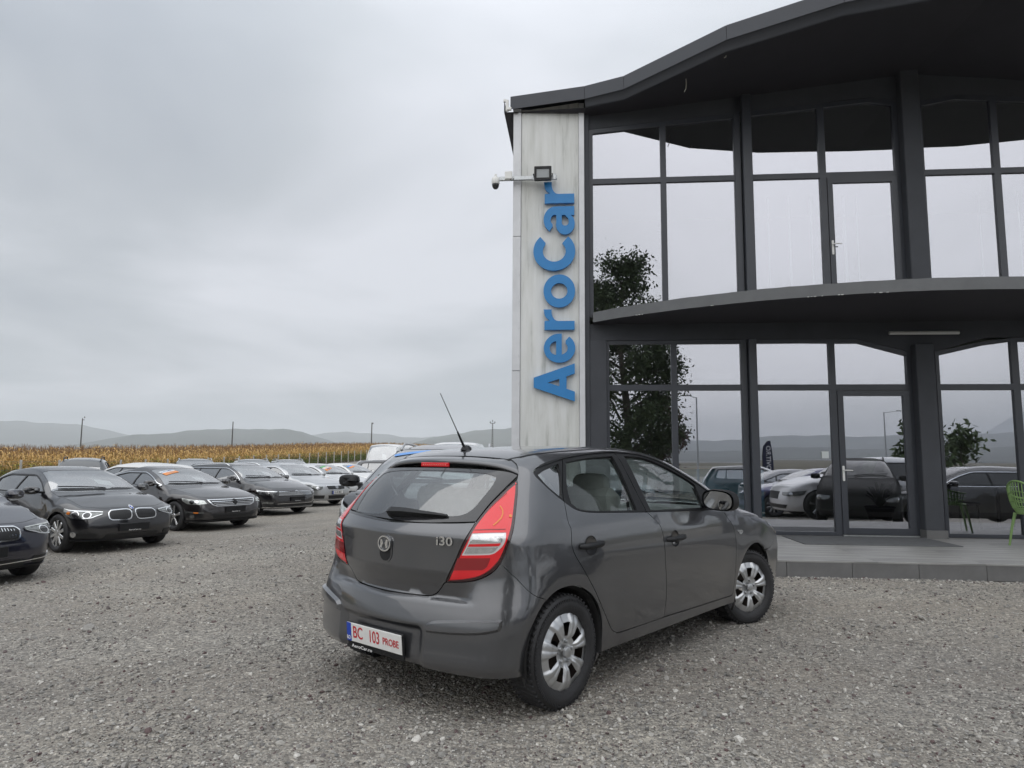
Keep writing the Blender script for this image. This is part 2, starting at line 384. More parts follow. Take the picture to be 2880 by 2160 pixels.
class Shape:
    """a car body as one smooth closed surface F(x, y, z) = 0 (x forward from the rear axle, z up)"""
    def __init__(s, top, rear, front, width, plan, cf=.30, cr=.25, ct=.06, kt=.10, kr=.22, kf=.26, xa=.3, xb=2.4, R=.88,
                 bumps=(), sm=.02, dents=()):
        s.top = pchip(top, 1600, smooth=sm*1.5); s.rear = pchip(rear, 900, smooth=sm*.35); s.front = pchip(front, 900, smooth=sm)
        s.width = pchip(width, 900, smooth=sm*.6); s.plan = pchip(plan, 900, smooth=.12)
        s.cf, s.cr, s.ct, s.kt, s.kr, s.kf, s.xa, s.xb, s.R, s.bumps = cf, cr, ct, kt, kr, kf, xa, xb, R, bumps; s.dents = dents
    def F(s, P):
        x, y, z = P[..., 0], P[..., 1], P[..., 2]; ay = np.abs(y); y2 = ay*ay
        g = sstep(x, .6, 1.8); xe = x + y2*(s.cf*g - s.cr*(1-g))
        w = np.interp(z, *s.width[:2])*np.interp(x, *s.plan[:2]); dw = np.interp(z, s.width[0], s.width[2])
        for b in s.bumps: w = w + b(x, z)
        a = (ay - w) / np.sqrt(1 + dw*dw)
        tp = np.interp(xe, *s.top[:2]) - s.ct*y2; dt = np.interp(xe, s.top[0], s.top[2]); t = (z - tp) / np.sqrt(1 + dt*dt)
        rr = np.interp(z, *s.rear[:2]) + sum(d(ay, z) for d in s.dents); dr = np.interp(z, s.rear[0], s.rear[2]); r = (rr - xe) / np.sqrt(1 + dr*dr)
        ff = np.interp(z, *s.front[:2]); df = np.interp(z, s.front[0], s.front[2]); f = (xe - ff) / np.sqrt(1 + df*df)
        kt = s.kt
        v = smax(a, t, kt); v = smax(v, r, s.kr if np.isscalar(s.kr) else s.kr(z)); return smax(v, f, s.kf)
    def N(s, P, e=2e-3):
        g = np.zeros_like(P)
        for i in range(3):
            d = np.zeros(3); d[i] = e; g[..., i] = s.F(P + d) - s.F(P - d)
        return g / np.maximum(np.linalg.norm(g, axis=-1, keepdims=True), 1e-9)
    # domains: 'lat' (s, z) wraps round the right-hand side and both ends; 'top' (x, y)
    def rays(s, dom, q):
        q = np.asarray(q, float); n = len(q); o = np.zeros((n, 3)); d = np.zeros((n, 3))
        if dom == 'top':
            o[:, 0], o[:, 1], o[:, 2] = q[:, 0], q[:, 1], .3; d[:, 2] = 1
        else:
            S = q[:, 0]; th = np.where(S < s.xa, -(s.xa - S)/s.R, np.where(S > s.xb, (S - s.xb)/s.R, 0))
            o[:, 0] = np.clip(S, s.xa, s.xb); o[:, 2] = q[:, 1]; d[:, 0] = np.sin(th); d[:, 1] = -np.cos(th)
        return o, d
    def at(s, dom, q, off=0.0):
        o, d = s.rays(dom, q); lo = np.full(len(o), .02); hi = np.full(len(o), 2.3)
        for _ in range(34):
            m = (lo + hi)/2; v = s.F(o + d*m[:, None]) > 0; hi = np.where(v, m, hi); lo = np.where(v, lo, m)
        P = o + d*lo[:, None]; n = s.N(P)
        return (P + n*off, n) if off else (P, n)
    def q(s, dom, P):
        P = np.asarray(P, float)
        if dom == 'top': return P[:, :2].copy()
        x, y, z = P.T; S = x.copy()
        b = x < s.xa; S[b] = s.xa - s.R*np.arctan2(s.xa - x[b], -y[b])
        f = x > s.xb; S[f] = s.xb + s.R*np.arctan2(x[f] - s.xb, -y[f])
        return np.stack([S, z], 1)
    def hit(s, o, d, t0=.5, t1=14, n=1400):
        """first hit of a ray with the body"""
        t = np.linspace(t0, t1, n); v = s.F(o + t[:, None]*d) < 0; k = int(np.argmax(v))
        if not v[k]: return None
        lo, hi = t[k-1], t[k]
        for _ in range(40):
            m = (lo+hi)/2
            if s.F((o + m*d)[None])[0] < 0: hi = m
            else: lo = m
        return o + hi*d
def arch_bump(cx, cz, r, amp, sg):
    return lambda x, z: amp*np.exp(-((np.hypot(x-cx, (z-cz)) - r)/sg)**2)*(z > .1)
def line_bump(pts, amp, sg):
    T = pchip(pts, 300, smooth=.03)
    return lambda x, z: amp*np.exp(-((z - np.interp(x, *T[:2]))/sg)**2)
def hatch_shape():
    top = [(-.75, 1.13), (-.45, 1.28), (-.24, 1.36), (-.1, 1.392), (.1, 1.42), (.4, 1.438), (.75, 1.452), (1.1, 1.45), (1.4, 1.43), (1.62, 1.392),
           (1.9, 1.298), (2.2, 1.17), (2.42, 1.06), (2.58, .995), (2.75, .962), (3.0, .915), (3.2, .86), (3.4, .775), (3.52, .70), (3.6, .63)]
    rear = [(.15, -.575), (.24, -.636), (.282, -.662), (.30, -.664), (.36, -.660), (.46, -.654), (.53, -.642), (.58, -.628), (.63, -.610), (.68, -.596), (.73, -.588), (.87, -.586),
            (.93, -.588), (.945, -.583), (.97, -.563), (1.0, -.536), (1.1, -.446), (1.2, -.351), (1.3, -.253), (1.4, -.155)]
    front = [(.15, 3.44), (.25, 3.52), (.4, 3.565), (.55, 3.575), (.65, 3.55), (.75, 3.48), (.85, 3.35)]
    width = [(.12, .79), (.2, .835), (.28, .852), (.34, .858), (.45, .872), (.6, .884), (.75, .886), (.85, .880), (.92, .872), (.96, .862), (1.02, .838), (1.1, .792), (1.2, .735),
             (1.3, .674), (1.4, .605), (1.46, .56)]
    plan = [(-.9, .79), (-.6, .865), (-.3, .938), (0, .98), (.4, 1), (1.2, 1.003), (2.0, 1), (2.5, 1), (2.9, .995), (3.2, .98), (3.4, .955), (3.6, .90)]
    bumps = (arch_bump(0, .3, .385, .007, .10), arch_bump(2.65, .3, .385, .009, .10))
    T_ = pchip([(-.8, 1.0), (.03, .978), (1.0, .940), (2.25, .872), (3.6, .80)], 300, smooth=.05)
    bumps += (lambda x, z: -.011*sstep(z - np.interp(x, *T_[:2]), -.008, .022)*sstep(x, -.5, .0)*sstep(x, 3.0, 2.3),)
    dent = (lambda y, z: sstep(y, .66, .46)*np.interp(z, [.580, .588, .598, .606, .66, .70, .73], [0, .010, .052, .062, .036, .012, 0]), lambda y, z: .026*sstep(y, .365, .315)*sstep(z, .228, .256)*sstep(z, .475, .440),)
    bumps += (lambda x, z: .060*sstep(x, -.05, -.55)*sstep(z, .86, .50),)
    return Shape(top, rear, front, width, plan, cf=.13, cr=.30, ct=.035, kt=.085, kr=.15, kf=.2, xa=.3, xb=2.4, bumps=bumps, sm=.016, dents=dent)
def panel(sh, dom, outer, holes=(), h=.06, off=0.0, lip=.016, flip=None):
    """a trimmed sheet of the body surface with its edges turned in -> chunk"""
    V2, T = tri2(outer, holes, h); P, N = sh.at(dom, V2, off)
    F = []
    p = P[T]; fn = np.cross(p[:, 1]-p[:, 0], p[:, 2]-p[:, 0]); s = (fn*N[T].mean(1)).sum(1) < 0
    T = T.copy(); T[s] = T[s][:, ::-1]; F = [tuple(t) for t in T.tolist()]
    Vs, Ns = [P], [N]; k = len(P)
    if lip:
        for L in [outer] + list(holes):
            L = np.asarray(L, float); p, n = sh.at(dom, L, off); m = len(L)
            t = np.roll(p, -1, 0) - np.roll(p, 1, 0); o = np.cross(t, n); o /= np.maximum(np.linalg.norm(o, axis=1, keepdims=True), 1e-9)
            c = (p - p.mean(0)); sg = 1 if L is outer or True else -1
            # outward (away from the sheet) direction by orientation
            ar = area2(L); want = 1 if (L is outer) else -1
            e0 = p + o*.004; q0 = sh.q(dom, e0); ins = inpoly(q0, L).mean() > .5
            if (want == 1 and ins) or (want == -1 and not ins): o = -o
            Vs += [p, p - n*lip]; Ns += [o, o]
            for i in range(m):
                j = (i+1) % m; f = (k+i, k+j, k+m+j, k+m+i)
                a, b, c2 = p[i], p[j], p[j]-n[j]*lip
                if np.cross(b-a, c2-a) @ o[i] < 0: f = tuple(reversed(f))
                F.append(f)
            k += 2*m
    return np.concatenate(Vs), F, np.concatenate(Ns)
def stripe(sh, dom, pts, w, off=.002, step=.03):
    """a narrow strip laid along a line on the body"""
    c = crv(pts, step=step, closed=False); t = np.gradient(c, axis=0); n = np.stack([-t[:, 1], t[:, 0]], 1); n /= np.linalg.norm(n, axis=1, keepdims=True)
    a, na = sh.at(dom, c + n*w/2, off); b, nb = sh.at(dom, c - n*w/2, off); m = len(c)
    V = np.concatenate([a, b]); F = []
    for i in range(m-1):
        f = (i, i+1, m+i+1, m+i); p = V[list(f)]
        F.append(f if np.cross(p[1]-p[0], p[2]-p[0]) @ na[i] > 0 else tuple(reversed(f)))
    return V, F, np.concatenate([na, nb])
def raised(sh, dom, outl, h, off, bev):
    """a pad standing proud of the body with a bevelled edge -> list of chunks"""
    outl = np.asarray(outl); i_ = inset(outl, bev); a, na = sh.at(dom, outl, .0); b, nb = sh.at(dom, i_, off); m = len(outl); V, F, N = [], [], []
    for k in range(m):
        j = (k+1) % m; q = [a[k], a[j], b[j], b[k]]; n = np.cross(q[1]-q[0], q[3]-q[0]); n /= max(np.linalg.norm(n), 1e-9); n = n if n @ na[k] > 0 else -n; F.append(tuple(range(len(V), len(V)+4))); V += q; N += [n]*4
    return [panel(sh, dom, i_, (), h, off, 0), (np.array(V), F, np.array(N))]
def inner_shell(sh, outer, h=.1, off=-.03, dom='lat'): return panel(sh, dom, outer, (), h, off, 0)
# wheels: lie in the xz-plane, outside face towards -y
def tyre_chunk(R=.312, r=.208, w=.19, lugs=0):
    h = w/2; s = R - r
    pr = [(r-.012, -h*.80), (r+.004, -h*.90), (r+s*.25, -h*1.0), (r+s*.55, -h*1.02), (R-.03, -h*.96), (R-.012, -h*.86), (R-.002, -h*.66), (R, -h*.3), (R, h*.3), (R-.002, h*.66), (R-.012, h*.86), (R-.03, h*.96), (r+s*.5, h*1.02), (r, h*.85)]
    mb = [lathe_y(pr, 64)]
    if lugs:
        for k in range(lugs):
            a = 2*math.pi*k/lugs
            for sy, da in ((-1, 0), (1, .5), (0, .25)):
                a2 = a + da*2*math.pi/lugs; bx = box((R-.0055, sy*h*.60, 0), (.016, h*(.48 if sy else .55), .015), .003)
                ca, sa = math.cos(a2), math.sin(a2); sk = np.array(((1, 0, 0), (0, 1, 0), (0, .35*(sy or .2), 1.)))
                mb.append(xf(bx, M=np.array(((ca, 0, -sa), (0, 1, 0), (sa, 0, ca))) @ sk))
            for q in (0, .5):                                   # studs on the sidewall shoulder
                a2 = a + q*2*math.pi/lugs; bx = box((R-.034, -h*.985, 0), (.022, .006, .009), 0); ca, sa = math.cos(a2), math.sin(a2)
                mb.append(xf(bx, M=np.array(((ca, 0, -sa), (0, 1, 0), (sa, 0, ca)))))
    return mb
def lathe_y(prof, n=48):
    """profile of (radius, y)"""
    V, F, N = lathe(prof, n); R = np.array(((1, 0, 0), (0, 0, 1), (0, 1, 0.))); return V @ R.T, [tuple(reversed(f)) for f in F], N @ R.T
def hubcap_chunk(r=.207, k=7):
    nr, na = 34, k*22; rr = np.linspace(.012, r, nr); A = np.linspace(0, 2*math.pi, na+1)
    P = np.zeros((nr, na+1, 3)); D = np.zeros((nr, na+1), bool)
    for i, q in enumerate(rr):
        ph = ((A/(2*math.pi)*k) % 1.0) - .5                       # 0 at the spoke axis
        sw = .185 + .075*sstep(np.array(q), .08, .20)              # spoke half-width grows outwards
        d = np.abs(ph); edge = sstep(d, sw+.07, sw-.03)
        ybase = .004 + .018*sstep(np.array(q), .0, .12) - .020*sstep(np.array(q), .15, r)
        y = -ybase - .013*edge*sstep(np.array(q), .06, .10)*sstep(np.array(q), r+.01, r-.025) + .006*(np.abs(ph) < .02)*0
        y = y + .0045*edge*np.exp(-(ph/.05)**2)*sstep(np.array(q), .05, .12)
        P[i] = np.stack([q*np.sin(A), np.full(na+1, 0)+y, q*np.cos(A)], 1)
        D[i] = (d > .262) & (q > .080) & (q < .160)
    V, F, N = grid_chunk(P); m = na+1
    F = [f for f in F if not D[f[0] // m, f[0] % m] or not D[f[2] // m, f[2] % m]]
    if N.mean(0)[1] > 0: F = [tuple(reversed(f)) for f in F]; N = -N
    out = [(V, F, N)]
    out.append(lathe_y([(r-.004, -.004), (r+.004, -.008), (r+.008, -.002), (r+.008, .02)], 64))
    for j in range(5):
        a = 2*math.pi*(j+.1)/5; out.append(cyl((.056*math.sin(a), -.012, .056*math.cos(a)), (.056*math.sin(a), -.031, .056*math.cos(a)), .0105, 8))
    out.append(lathe_y([(.0305, -.02), (.029, -.034), (.026, -.036), (.001, -.037)][::-1], 24))
    return out
def alloy_chunk(r=.225, k=5, split=True, w=.16):
    out = [lathe_y([(r+.012, .04), (r+.014, -.012), (r+.006, -.016), (r-.002, -.010), (r-.012, .03), (r-.02, .12)][::-1], 48)]
    for j in range(k):
        for s in ((-1, 1) if split else (0,)):
            a = 2*math.pi*j/k; a1 = a + s*.55*w*2/k*2.2; p0 = np.array((.045*math.sin(a), -.004, .045*math.cos(a))); p1 = np.array(((r-.004)*math.sin(a1), -.006, (r-.004)*math.cos(a1)))
            out.append(beam(p0, p1, .03 if split else .055, .026, (0, -1, 0), .006))
    out.append(lathe_y([(.062, .02), (.060, -.012), (.05, -.02), (.03, -.018), (.001, -.018)][::-1], 24))
    return out
WHEELS = {}
def wheel(kind, parent, loc, steer=0.0, left=False, R=.312, w=.19, detail=False):
    key = (kind, R, w, detail)
    if key not in WHEELS:
        r = R*.70 if kind == 'cover' else R*.72; t = MB()
        for c in tyre_chunk(R, r, w, 56 if detail else 0): t.add(c)
        rm = MB().add(lathe_y([(r*.2, .0), (r*.45, -.012), (r*.62, -.006), (r*.85, .02), (r*.97, .02), (r*.985, -w*.30), (r*1.0, -w*.36), (r*1.02, -w*.34)], 40))
        cv = MB()
        if kind == 'cover':
            for c in hubcap_chunk(r): cv.add(xf(c, (0, -w*.36, 0)))
        else:
            for c in alloy_chunk(r-.01, 5 if kind == 'five' else 7 if kind == 'seven' else 10, kind == 'five'): cv.add(xf(c, (0, -w*.34, 0)))
        WHEELS[key] = (t.mesh('tyre', M_RUBBER), rm.mesh('rim', M_STEEL if kind == 'cover' else M_DARK), cv.mesh('wheel_cover', M_SILVER if kind == 'cover' else M_ALLOY))
    g = empty('wheel', loc, (math.pi if left else 0) + steer, parent=parent)
    for me, nm in zip(WHEELS[key], ('tyre', 'rim', 'wheel_cover' if kind == 'cover' else 'spokes')):
        o = bpy.data.objects.new(nm, me); COL.objects.link(o); o.parent = g
    return g
# ---------------------------------------------------------------- ground, field, hills, haze
YAW = math.radians(-4.98); EV = np.array((math.cos(YAW), math.sin(YAW), 0)); NV = np.array((-math.sin(YAW), math.cos(YAW), 0))
def sN(s, D, z=0.0): return EV*s + NV*D + np.array((0, 0, z))
GY = pchip([(-400, -.1), (-60, -.1), (0, -.06), (6, -.20), (12, -.27), (25, -.30), (39, -.33), (62, .12), (87, .85), (120, 1.8), (200, 2.6), (500, 3.0), (4000, 3.0)], 3000, smooth=1.5)
def gz(x, y):
    x, y = np.asarray(x, float), np.asarray(y, float); k = sstep(x, -1.4, -7.0); return np.interp(y, *GY[:2])*np.maximum(k, sstep(y, 22, 34)) - .36*sstep(x, 3.4, 6.0)*sstep(y, 6.2, 1.5)
def gravel_mat():
    m, t, b = nmat('gravel'); L = t.links.new; I = b.inputs; tc = t.nodes.new('ShaderNodeTexCoord')
    def vor(sc, rnd=1.0):
        v = t.nodes.new('ShaderNodeTexVoronoi'); v.inputs['Scale'].default_value = sc; v.inputs['Randomness'].default_value = rnd; L(tc.outputs['Object'], v.inputs['Vector']); return v
    def noi(sc, det=4, vec=None, dist=0.0, rough=.6):
        n = t.nodes.new('ShaderNodeTexNoise'); n.inputs['Scale'].default_value = sc; n.inputs['Detail'].default_value = det; n.inputs['Roughness'].default_value = rough; n.inputs['Distortion'].default_value = dist; L(vec or tc.outputs['Object'], n.inputs['Vector']); return n
    def ramp(src, *st):
        r = t.nodes.new('ShaderNodeValToRGB'); el = r.color_ramp.elements
        while len(el) < len(st): el.new(.5)
        for e_, (p, c) in zip(el, st): e_.position = p; e_.color = (*c, 1) if len(c) == 3 else c
        L(src, r.inputs[0]); return r
    def mix(f, a, b_, mode='MIX'):
        x = t.nodes.new('ShaderNodeMix'); x.data_type = 'RGBA'; x.blend_type = mode
        if isinstance(f, float): x.inputs['Factor'].default_value = f
        else: L(f, x.inputs['Factor'])
        for s_, v in (('A', a), ('B', b_)):
            if isinstance(v, tuple): x.inputs[s_].default_value = (*v, 1)
            else: L(v, x.inputs[s_])
        return x.outputs['Result']
    v1, v2, v3 = vor(58), vor(29), vor(120); sx = t.nodes.new('ShaderNodeSeparateColor'); L(v1.outputs['Color'], sx.inputs[0]); sx2 = t.nodes.new('ShaderNodeSeparateColor'); L(v2.outputs['Color'], sx2.inputs[0]); sx3 = t.nodes.new('ShaderNodeSeparateColor'); L(v3.outputs['Color'], sx3.inputs[0])
    st = [(0, (0.116, 0.111, 0.105)), (0.25, (0.204, 0.195, 0.179)), (0.5, (0.299, 0.284, 0.256)), (0.75, (0.401, 0.376, 0.332)), (0.92, (0.53, 0.498, 0.439)), (1, (0.843, 0.786, 0.683))]
    c1 = ramp(sx.outputs[0], *st).outputs[0]; c2 = ramp(sx2.outputs[1], *st).outputs[0]; c3 = ramp(sx3.outputs[1], *st).outputs[0]
    pick = ramp(noi(9, 3).outputs['Fac'], (.46, (0, 0, 0)), (.56, (1, 1, 1))).outputs[0]
    base = mix(pick, mix(.45, c1, c3), mix(.5, c1, c2))
    # brown fines lying between the stones, in patches and along the wheel tracks
    mp = t.nodes.new('ShaderNodeMapping'); mp.inputs['Rotation'].default_value = (0, 0, math.radians(-58)); mp.inputs['Scale'].default_value = (.12, 1.0, 1); L(tc.outputs['Object'], mp.inputs['Vector'])
    trk = ramp(noi(.62, 3, mp.outputs[0], .2).outputs['Fac'], (.40, (0, 0, 0)), (.64, (1, 1, 1))).outputs[0]
    pat = ramp(noi(.9, 6, None, .4, .65).outputs['Fac'], (.44, (0, 0, 0)), (.68, (1, 1, 1))).outputs[0]
    d1 = mix(1.0, trk, pat, 'SCREEN'); fin = ramp(noi(26, 5).outputs['Fac'], (.34, (.25, .25, .25)), (.62, (1, 1, 1))).outputs[0]
    dm = mix(1.0, d1, fin, 'MULTIPLY'); sc_ = t.nodes.new('ShaderNodeMath'); sc_.operation = 'MULTIPLY'; L(dm, sc_.inputs[0]); sc_.inputs[1].default_value = .60
    brown = ramp(noi(55, 4).outputs['Fac'], (.3, (.18, .155, .128)), (.7, (.30, .262, .222))).outputs[0]
    col = mix(sc_.outputs[0], base, brown)
    tone = ramp(noi(.35, 4, None, .3).outputs['Fac'], (.3, (.76, .765, .785)), (.7, (1.08, 1.065, 1.035))).outputs[0]
    col = mix(1.0, col, tone, 'MULTIPLY'); L(col, I['Base Color']); I['Roughness'].default_value = .86; I['Specular IOR Level'].default_value = .35
    h = t.nodes.new('ShaderNodeMath'); h.operation = 'MULTIPLY_ADD'; L(v1.outputs['Distance'], h.inputs[0]); h.inputs[1].default_value = -1.0
    hb = t.nodes.new('ShaderNodeMath'); hb.operation = 'MULTIPLY'; L(v2.outputs['Distance'], hb.inputs[0]); hb.inputs[1].default_value = -1.3; L(hb.outputs[0], h.inputs[2])
    h2 = t.nodes.new('ShaderNodeMath'); h2.operation = 'MULTIPLY_ADD'; L(v3.outputs['Distance'], h2.inputs[0]); h2.inputs[1].default_value = -.5; L(h.outputs[0], h2.inputs[2])
    bn = t.nodes.new('ShaderNodeBump'); bn.inputs['Strength'].default_value = .85; bn.inputs['Distance'].default_value = .014; L(h2.outputs[0], bn.inputs['Height']); L(bn.outputs[0], I['Normal'])
    return m
M_GRAVEL = gravel_mat()
def sheet(name, xs, ys, zf, mat, kind='structure'):
    X, Y = np.meshgrid(xs, ys, indexing='ij'); P = np.stack([X, Y, zf(X, Y)], -1); c = grid_chunk(P); V, F, N = c
    if N[:, 2].mean() < 0: N = -N
    return tag(one((V, F, N), name, mat), None, None, kind=kind)
def lot_noise(x, y): return .010*np.sin(x*1.9+y*.7)*np.sin(y*1.3-x*.4) + .006*np.sin(x*4.1-1)*np.sin(y*3.7+x)
lot = sheet('ground', np.concatenate([np.arange(-40, -12, 2.), np.arange(-12, 10, .35), np.arange(10, 46, 2.)]), np.concatenate([np.arange(-60, -8, 3.), np.arange(-8, 30, .35), np.arange(30, 140, 2.)]),
            lambda x, y: gz(x, y) + lot_noise(x, y)*sstep(np.hypot(x, y), 40, 2), M_GRAVEL)
M_FIELD = pm('dry_field', (.10, .088, .055), .95, var=.4, vscale=.02)
sheet('field', np.array([-9000, -4000, -1500, -600, -250, -120, -70, -40, -20, 0, 20, 60, 150, 600, 1500, 4000, 9000.]), np.array([-9000, -4000, -1500, -500, -150, -80, -40, 0, 40, 62, 87, 120, 160, 220, 400, 900, 2000, 4000, 9000.]), lambda x, y: gz(x, y) - .30, M_FIELD)
# stones lying loose on the gravel
def stone(seed, n=1):
    bm = bmesh.new(); bmesh.ops.create_icosphere(bm, subdivisions=n, radius=1); r = random.Random(seed)
    a = [Vector((r.uniform(-1, 1), r.uniform(-1, 1), r.uniform(-1, 1))).normalized() for _ in range(7)]; h = [r.uniform(.55, .85) for _ in a]
    for v in bm.verts:
        for d, k in zip(a, h):
            q = v.co.dot(d)
            if q > k: v.co -= d*(q-k)
        v.co.z *= .62; v.co.x *= 1.15
    me = bpy.data.meshes.new('stone'); bm.to_mesh(me); bm.free(); return me
def stone_mat():
    m, t, b = nmat('loose_stone'); L = t.links.new; oi = t.nodes.new('ShaderNodeObjectInfo'); r = t.nodes.new('ShaderNodeValToRGB'); el = r.color_ramp.elements
    for p, c in ((.18, (.18, .177, .17)), (.4, (.27, .26, .242)), (.62, (.35, .335, .31)), (.86, (.44, .42, .385))): e_ = el.new(p); e_.color = (*[v*.86 for v in c], 1)
    el[0].color = (.10, .06, .06, 1); el[-1].color = (.58, .56, .52, 1); L(oi.outputs['Random'], r.inputs[0]); n = t.nodes.new('ShaderNodeTexNoise'); n.inputs['Scale'].default_value = 3; tc = t.nodes.new('ShaderNodeTexCoord'); L(tc.outputs['Object'], n.inputs['Vector'])
    mr = t.nodes.new('ShaderNodeMapRange'); L(n.outputs['Fac'], mr.inputs['Value']); mr.inputs[3].default_value = .7; mr.inputs[4].default_value = 1.3; vm = t.nodes.new('ShaderNodeVectorMath'); vm.operation = 'SCALE'; L(r.outputs[0], vm.inputs[0]); L(mr.outputs[0], vm.inputs['Scale']); L(vm.outputs[0], b.inputs['Base Color']); b.inputs['Roughness'].default_value = .8; return m
def scatter(name, pts, rot, scl, protos, mat=None):
    """one 'stuff' object: geometry nodes put a prototype on every point"""
    me = bpy.data.meshes.new(name); me.vertices.add(len(pts)); me.vertices.foreach_set('co', np.asarray(pts, np.float32).ravel())
    a = me.attributes.new('rot', 'FLOAT_VECTOR', 'POINT'); a.data.foreach_set('vector', np.asarray(rot, np.float32).ravel()); a = me.attributes.new('scl', 'FLOAT_VECTOR', 'POINT'); a.data.foreach_set('vector', np.asarray(scl, np.float32).ravel())
    o = bpy.data.objects.new(name, me); COL.objects.link(o); pc = bpy.data.collections.new(name + '_prototypes')
    for k, p in enumerate(protos):
        q = bpy.data.objects.new(name + '_prototype', p); pc.objects.link(q)
        if mat: p.materials.append(mat)
    g = bpy.data.node_groups.new(name, 'GeometryNodeTree'); g.interface.new_socket('Geometry', in_out='INPUT', socket_type='NodeSocketGeometry'); g.interface.new_socket('Geometry', in_out='OUTPUT', socket_type='NodeSocketGeometry')
    N = g.nodes.new; L = g.links.new; gi, go = N('NodeGroupInput'), N('NodeGroupOutput'); ci = N('GeometryNodeCollectionInfo'); ci.inputs['Collection'].default_value = pc; ci.inputs['Separate Children'].default_value = True; ci.inputs['Reset Children'].default_value = True
    ip = N('GeometryNodeInstanceOnPoints'); ip.inputs['Pick Instance'].default_value = True; ra, sa = N('GeometryNodeInputNamedAttribute'), N('GeometryNodeInputNamedAttribute'); ra.data_type = sa.data_type = 'FLOAT_VECTOR'; ra.inputs['Name'].default_value = 'rot'; sa.inputs['Name'].default_value = 'scl'
    rv = N('FunctionNodeRandomValue'); rv.data_type = 'INT'; rv.inputs[4].default_value = 0; rv.inputs[5].default_value = len(protos)-1
    er = N('FunctionNodeEulerToRotation'); L(ra.outputs[0], er.inputs[0])
    L(gi.outputs[0], ip.inputs['Points']); L(ci.outputs[0], ip.inputs['Instance']); L(rv.outputs[2], ip.inputs['Instance Index']); L(er.outputs[0], ip.inputs['Rotation']); L(sa.outputs[0], ip.inputs['Scale']); L(ip.outputs[0], go.inputs[0])
    md = o.modifiers.new('scatter', 'NODES'); md.node_group = g; o['kind'] = 'stuff'; return o
rng = np.random.default_rng(5)
def stones():
    n = 150000; r = 1.7*np.exp(rng.random(n)*math.log(15/1.7)); th = (rng.random(n)-.5)*math.radians(96); x, y = r*np.sin(th), r*np.cos(th)
    keep = (NV[0]*x + NV[1]*y < 8.45) | (EV[0]*x + EV[1]*y < -1.2); x, y, r = x[keep], y[keep], r[keep]; n = len(x)
    s = .0034 + .0042*rng.random(n)**2 + .012*rng.random(n)**18 + .022*rng.random(n)**260; s = s*np.clip(.75 + .05*r, .8, 1.35)
    ks = rng.random(2600)*11 - 1.2; kd = 8.47 - np.abs(rng.normal(0, .07, 2600)) ; kx, ky = EV[0]*ks + NV[0]*kd, EV[1]*ks + NV[1]*kd; x, y = np.r_[x, kx], np.r_[y, ky]; s = np.r_[s, .005 + .006*rng.random(2600) + .014*rng.random(2600)**12]; n = len(x)
    P = np.stack([x, y, gz(x, y) + lot_noise(x, y) + s*.25], 1); R = np.stack([rng.normal(0, .35, n), rng.normal(0, .35, n), rng.random(n)*6.3], 1); S = s[:, None]*(.8+.5*rng.random((n, 3)))
    return scatter('gravel_stones', P, R, S, [stone(1), stone(2), stone(3), stone(4)], stone_mat())
stones()
# far hills: one ring of terrain, its skyline as photographed ahead
def hills():
    def prof(pts): return pchip(pts, 1500, smooth=.012)
    az = lambda u: math.atan2(u-1440, 1920)
    px = lambda u, v: (az(u), (1292 - (1440-u)*.00716 - v)/1920*math.cos(az(u)))
    rid = [(4300, prof([(-3.2, .018), (-2.2, .020), (-1.4, .018)] + [px(*p) for p in ((-200, 1268), (150, 1262), (300, 1236), (370, 1225), (440, 1222), (560, 1211), (640, 1206), (700, 1211), (760, 1205), (830, 1212), (900, 1230), (960, 1250), (1040, 1276), (1100, 1272), (1150, 1250), (1250, 1226), (1350, 1212), (1443, 1204))] + [(.25, .048), (.6, .03), (1.2, .018), (2.0, .022), (3.2, .014)])),
           (7600, prof([(-3.2, .028), (-2.0, .036), (-1.0, .046)] + [px(*p) for p in ((-200, 1188), (60, 1186), (200, 1194), (330, 1214), (420, 1240), (700, 1250), (840, 1228), (960, 1216), (1060, 1220), (1160, 1232), (1300, 1226))] + [(.1, .04), (.7, .052), (1.6, .03), (2.5, .036), (3.2, .028)]))]
    A = np.linspace(-math.pi, math.pi, 721); mb = MB()
    for R0, (tx, ty, _) in rid:
        e = np.interp(A, tx, ty); e = e*(1 + .018*np.sin(A*97) + .014*np.sin(A*211+1)) ; rr = np.array([.62, .70, .78, .86, .93, 1.0, 1.1, 1.3]); sh = np.array([0, .10, .28, .52, .80, 1.0, .85, .2])
        P = np.zeros((len(rr), len(A), 3))
        for i, (q, k) in enumerate(zip(rr, sh)):
            wob = 1 + .10*np.sin(A*37 + i*1.7) + .08*np.sin(A*71 + i*2.9); r = R0*q; hgt = np.maximum(0, e*R0*k*(wob if k < .95 else 1)) + 2.0; P[i] = np.stack([r*np.sin(A), r*np.cos(A), hgt], 1)
        V, F, N = grid_chunk(P); N = np.where(N[:, 2:] < 0, -N, N); mb.add((V, F, N))
    m = pm('hillside', (.050, .060, .050), .95, var=.5, vscale=.0016); return tag(mb.build('hills', m), None, None, kind='structure')
hills()
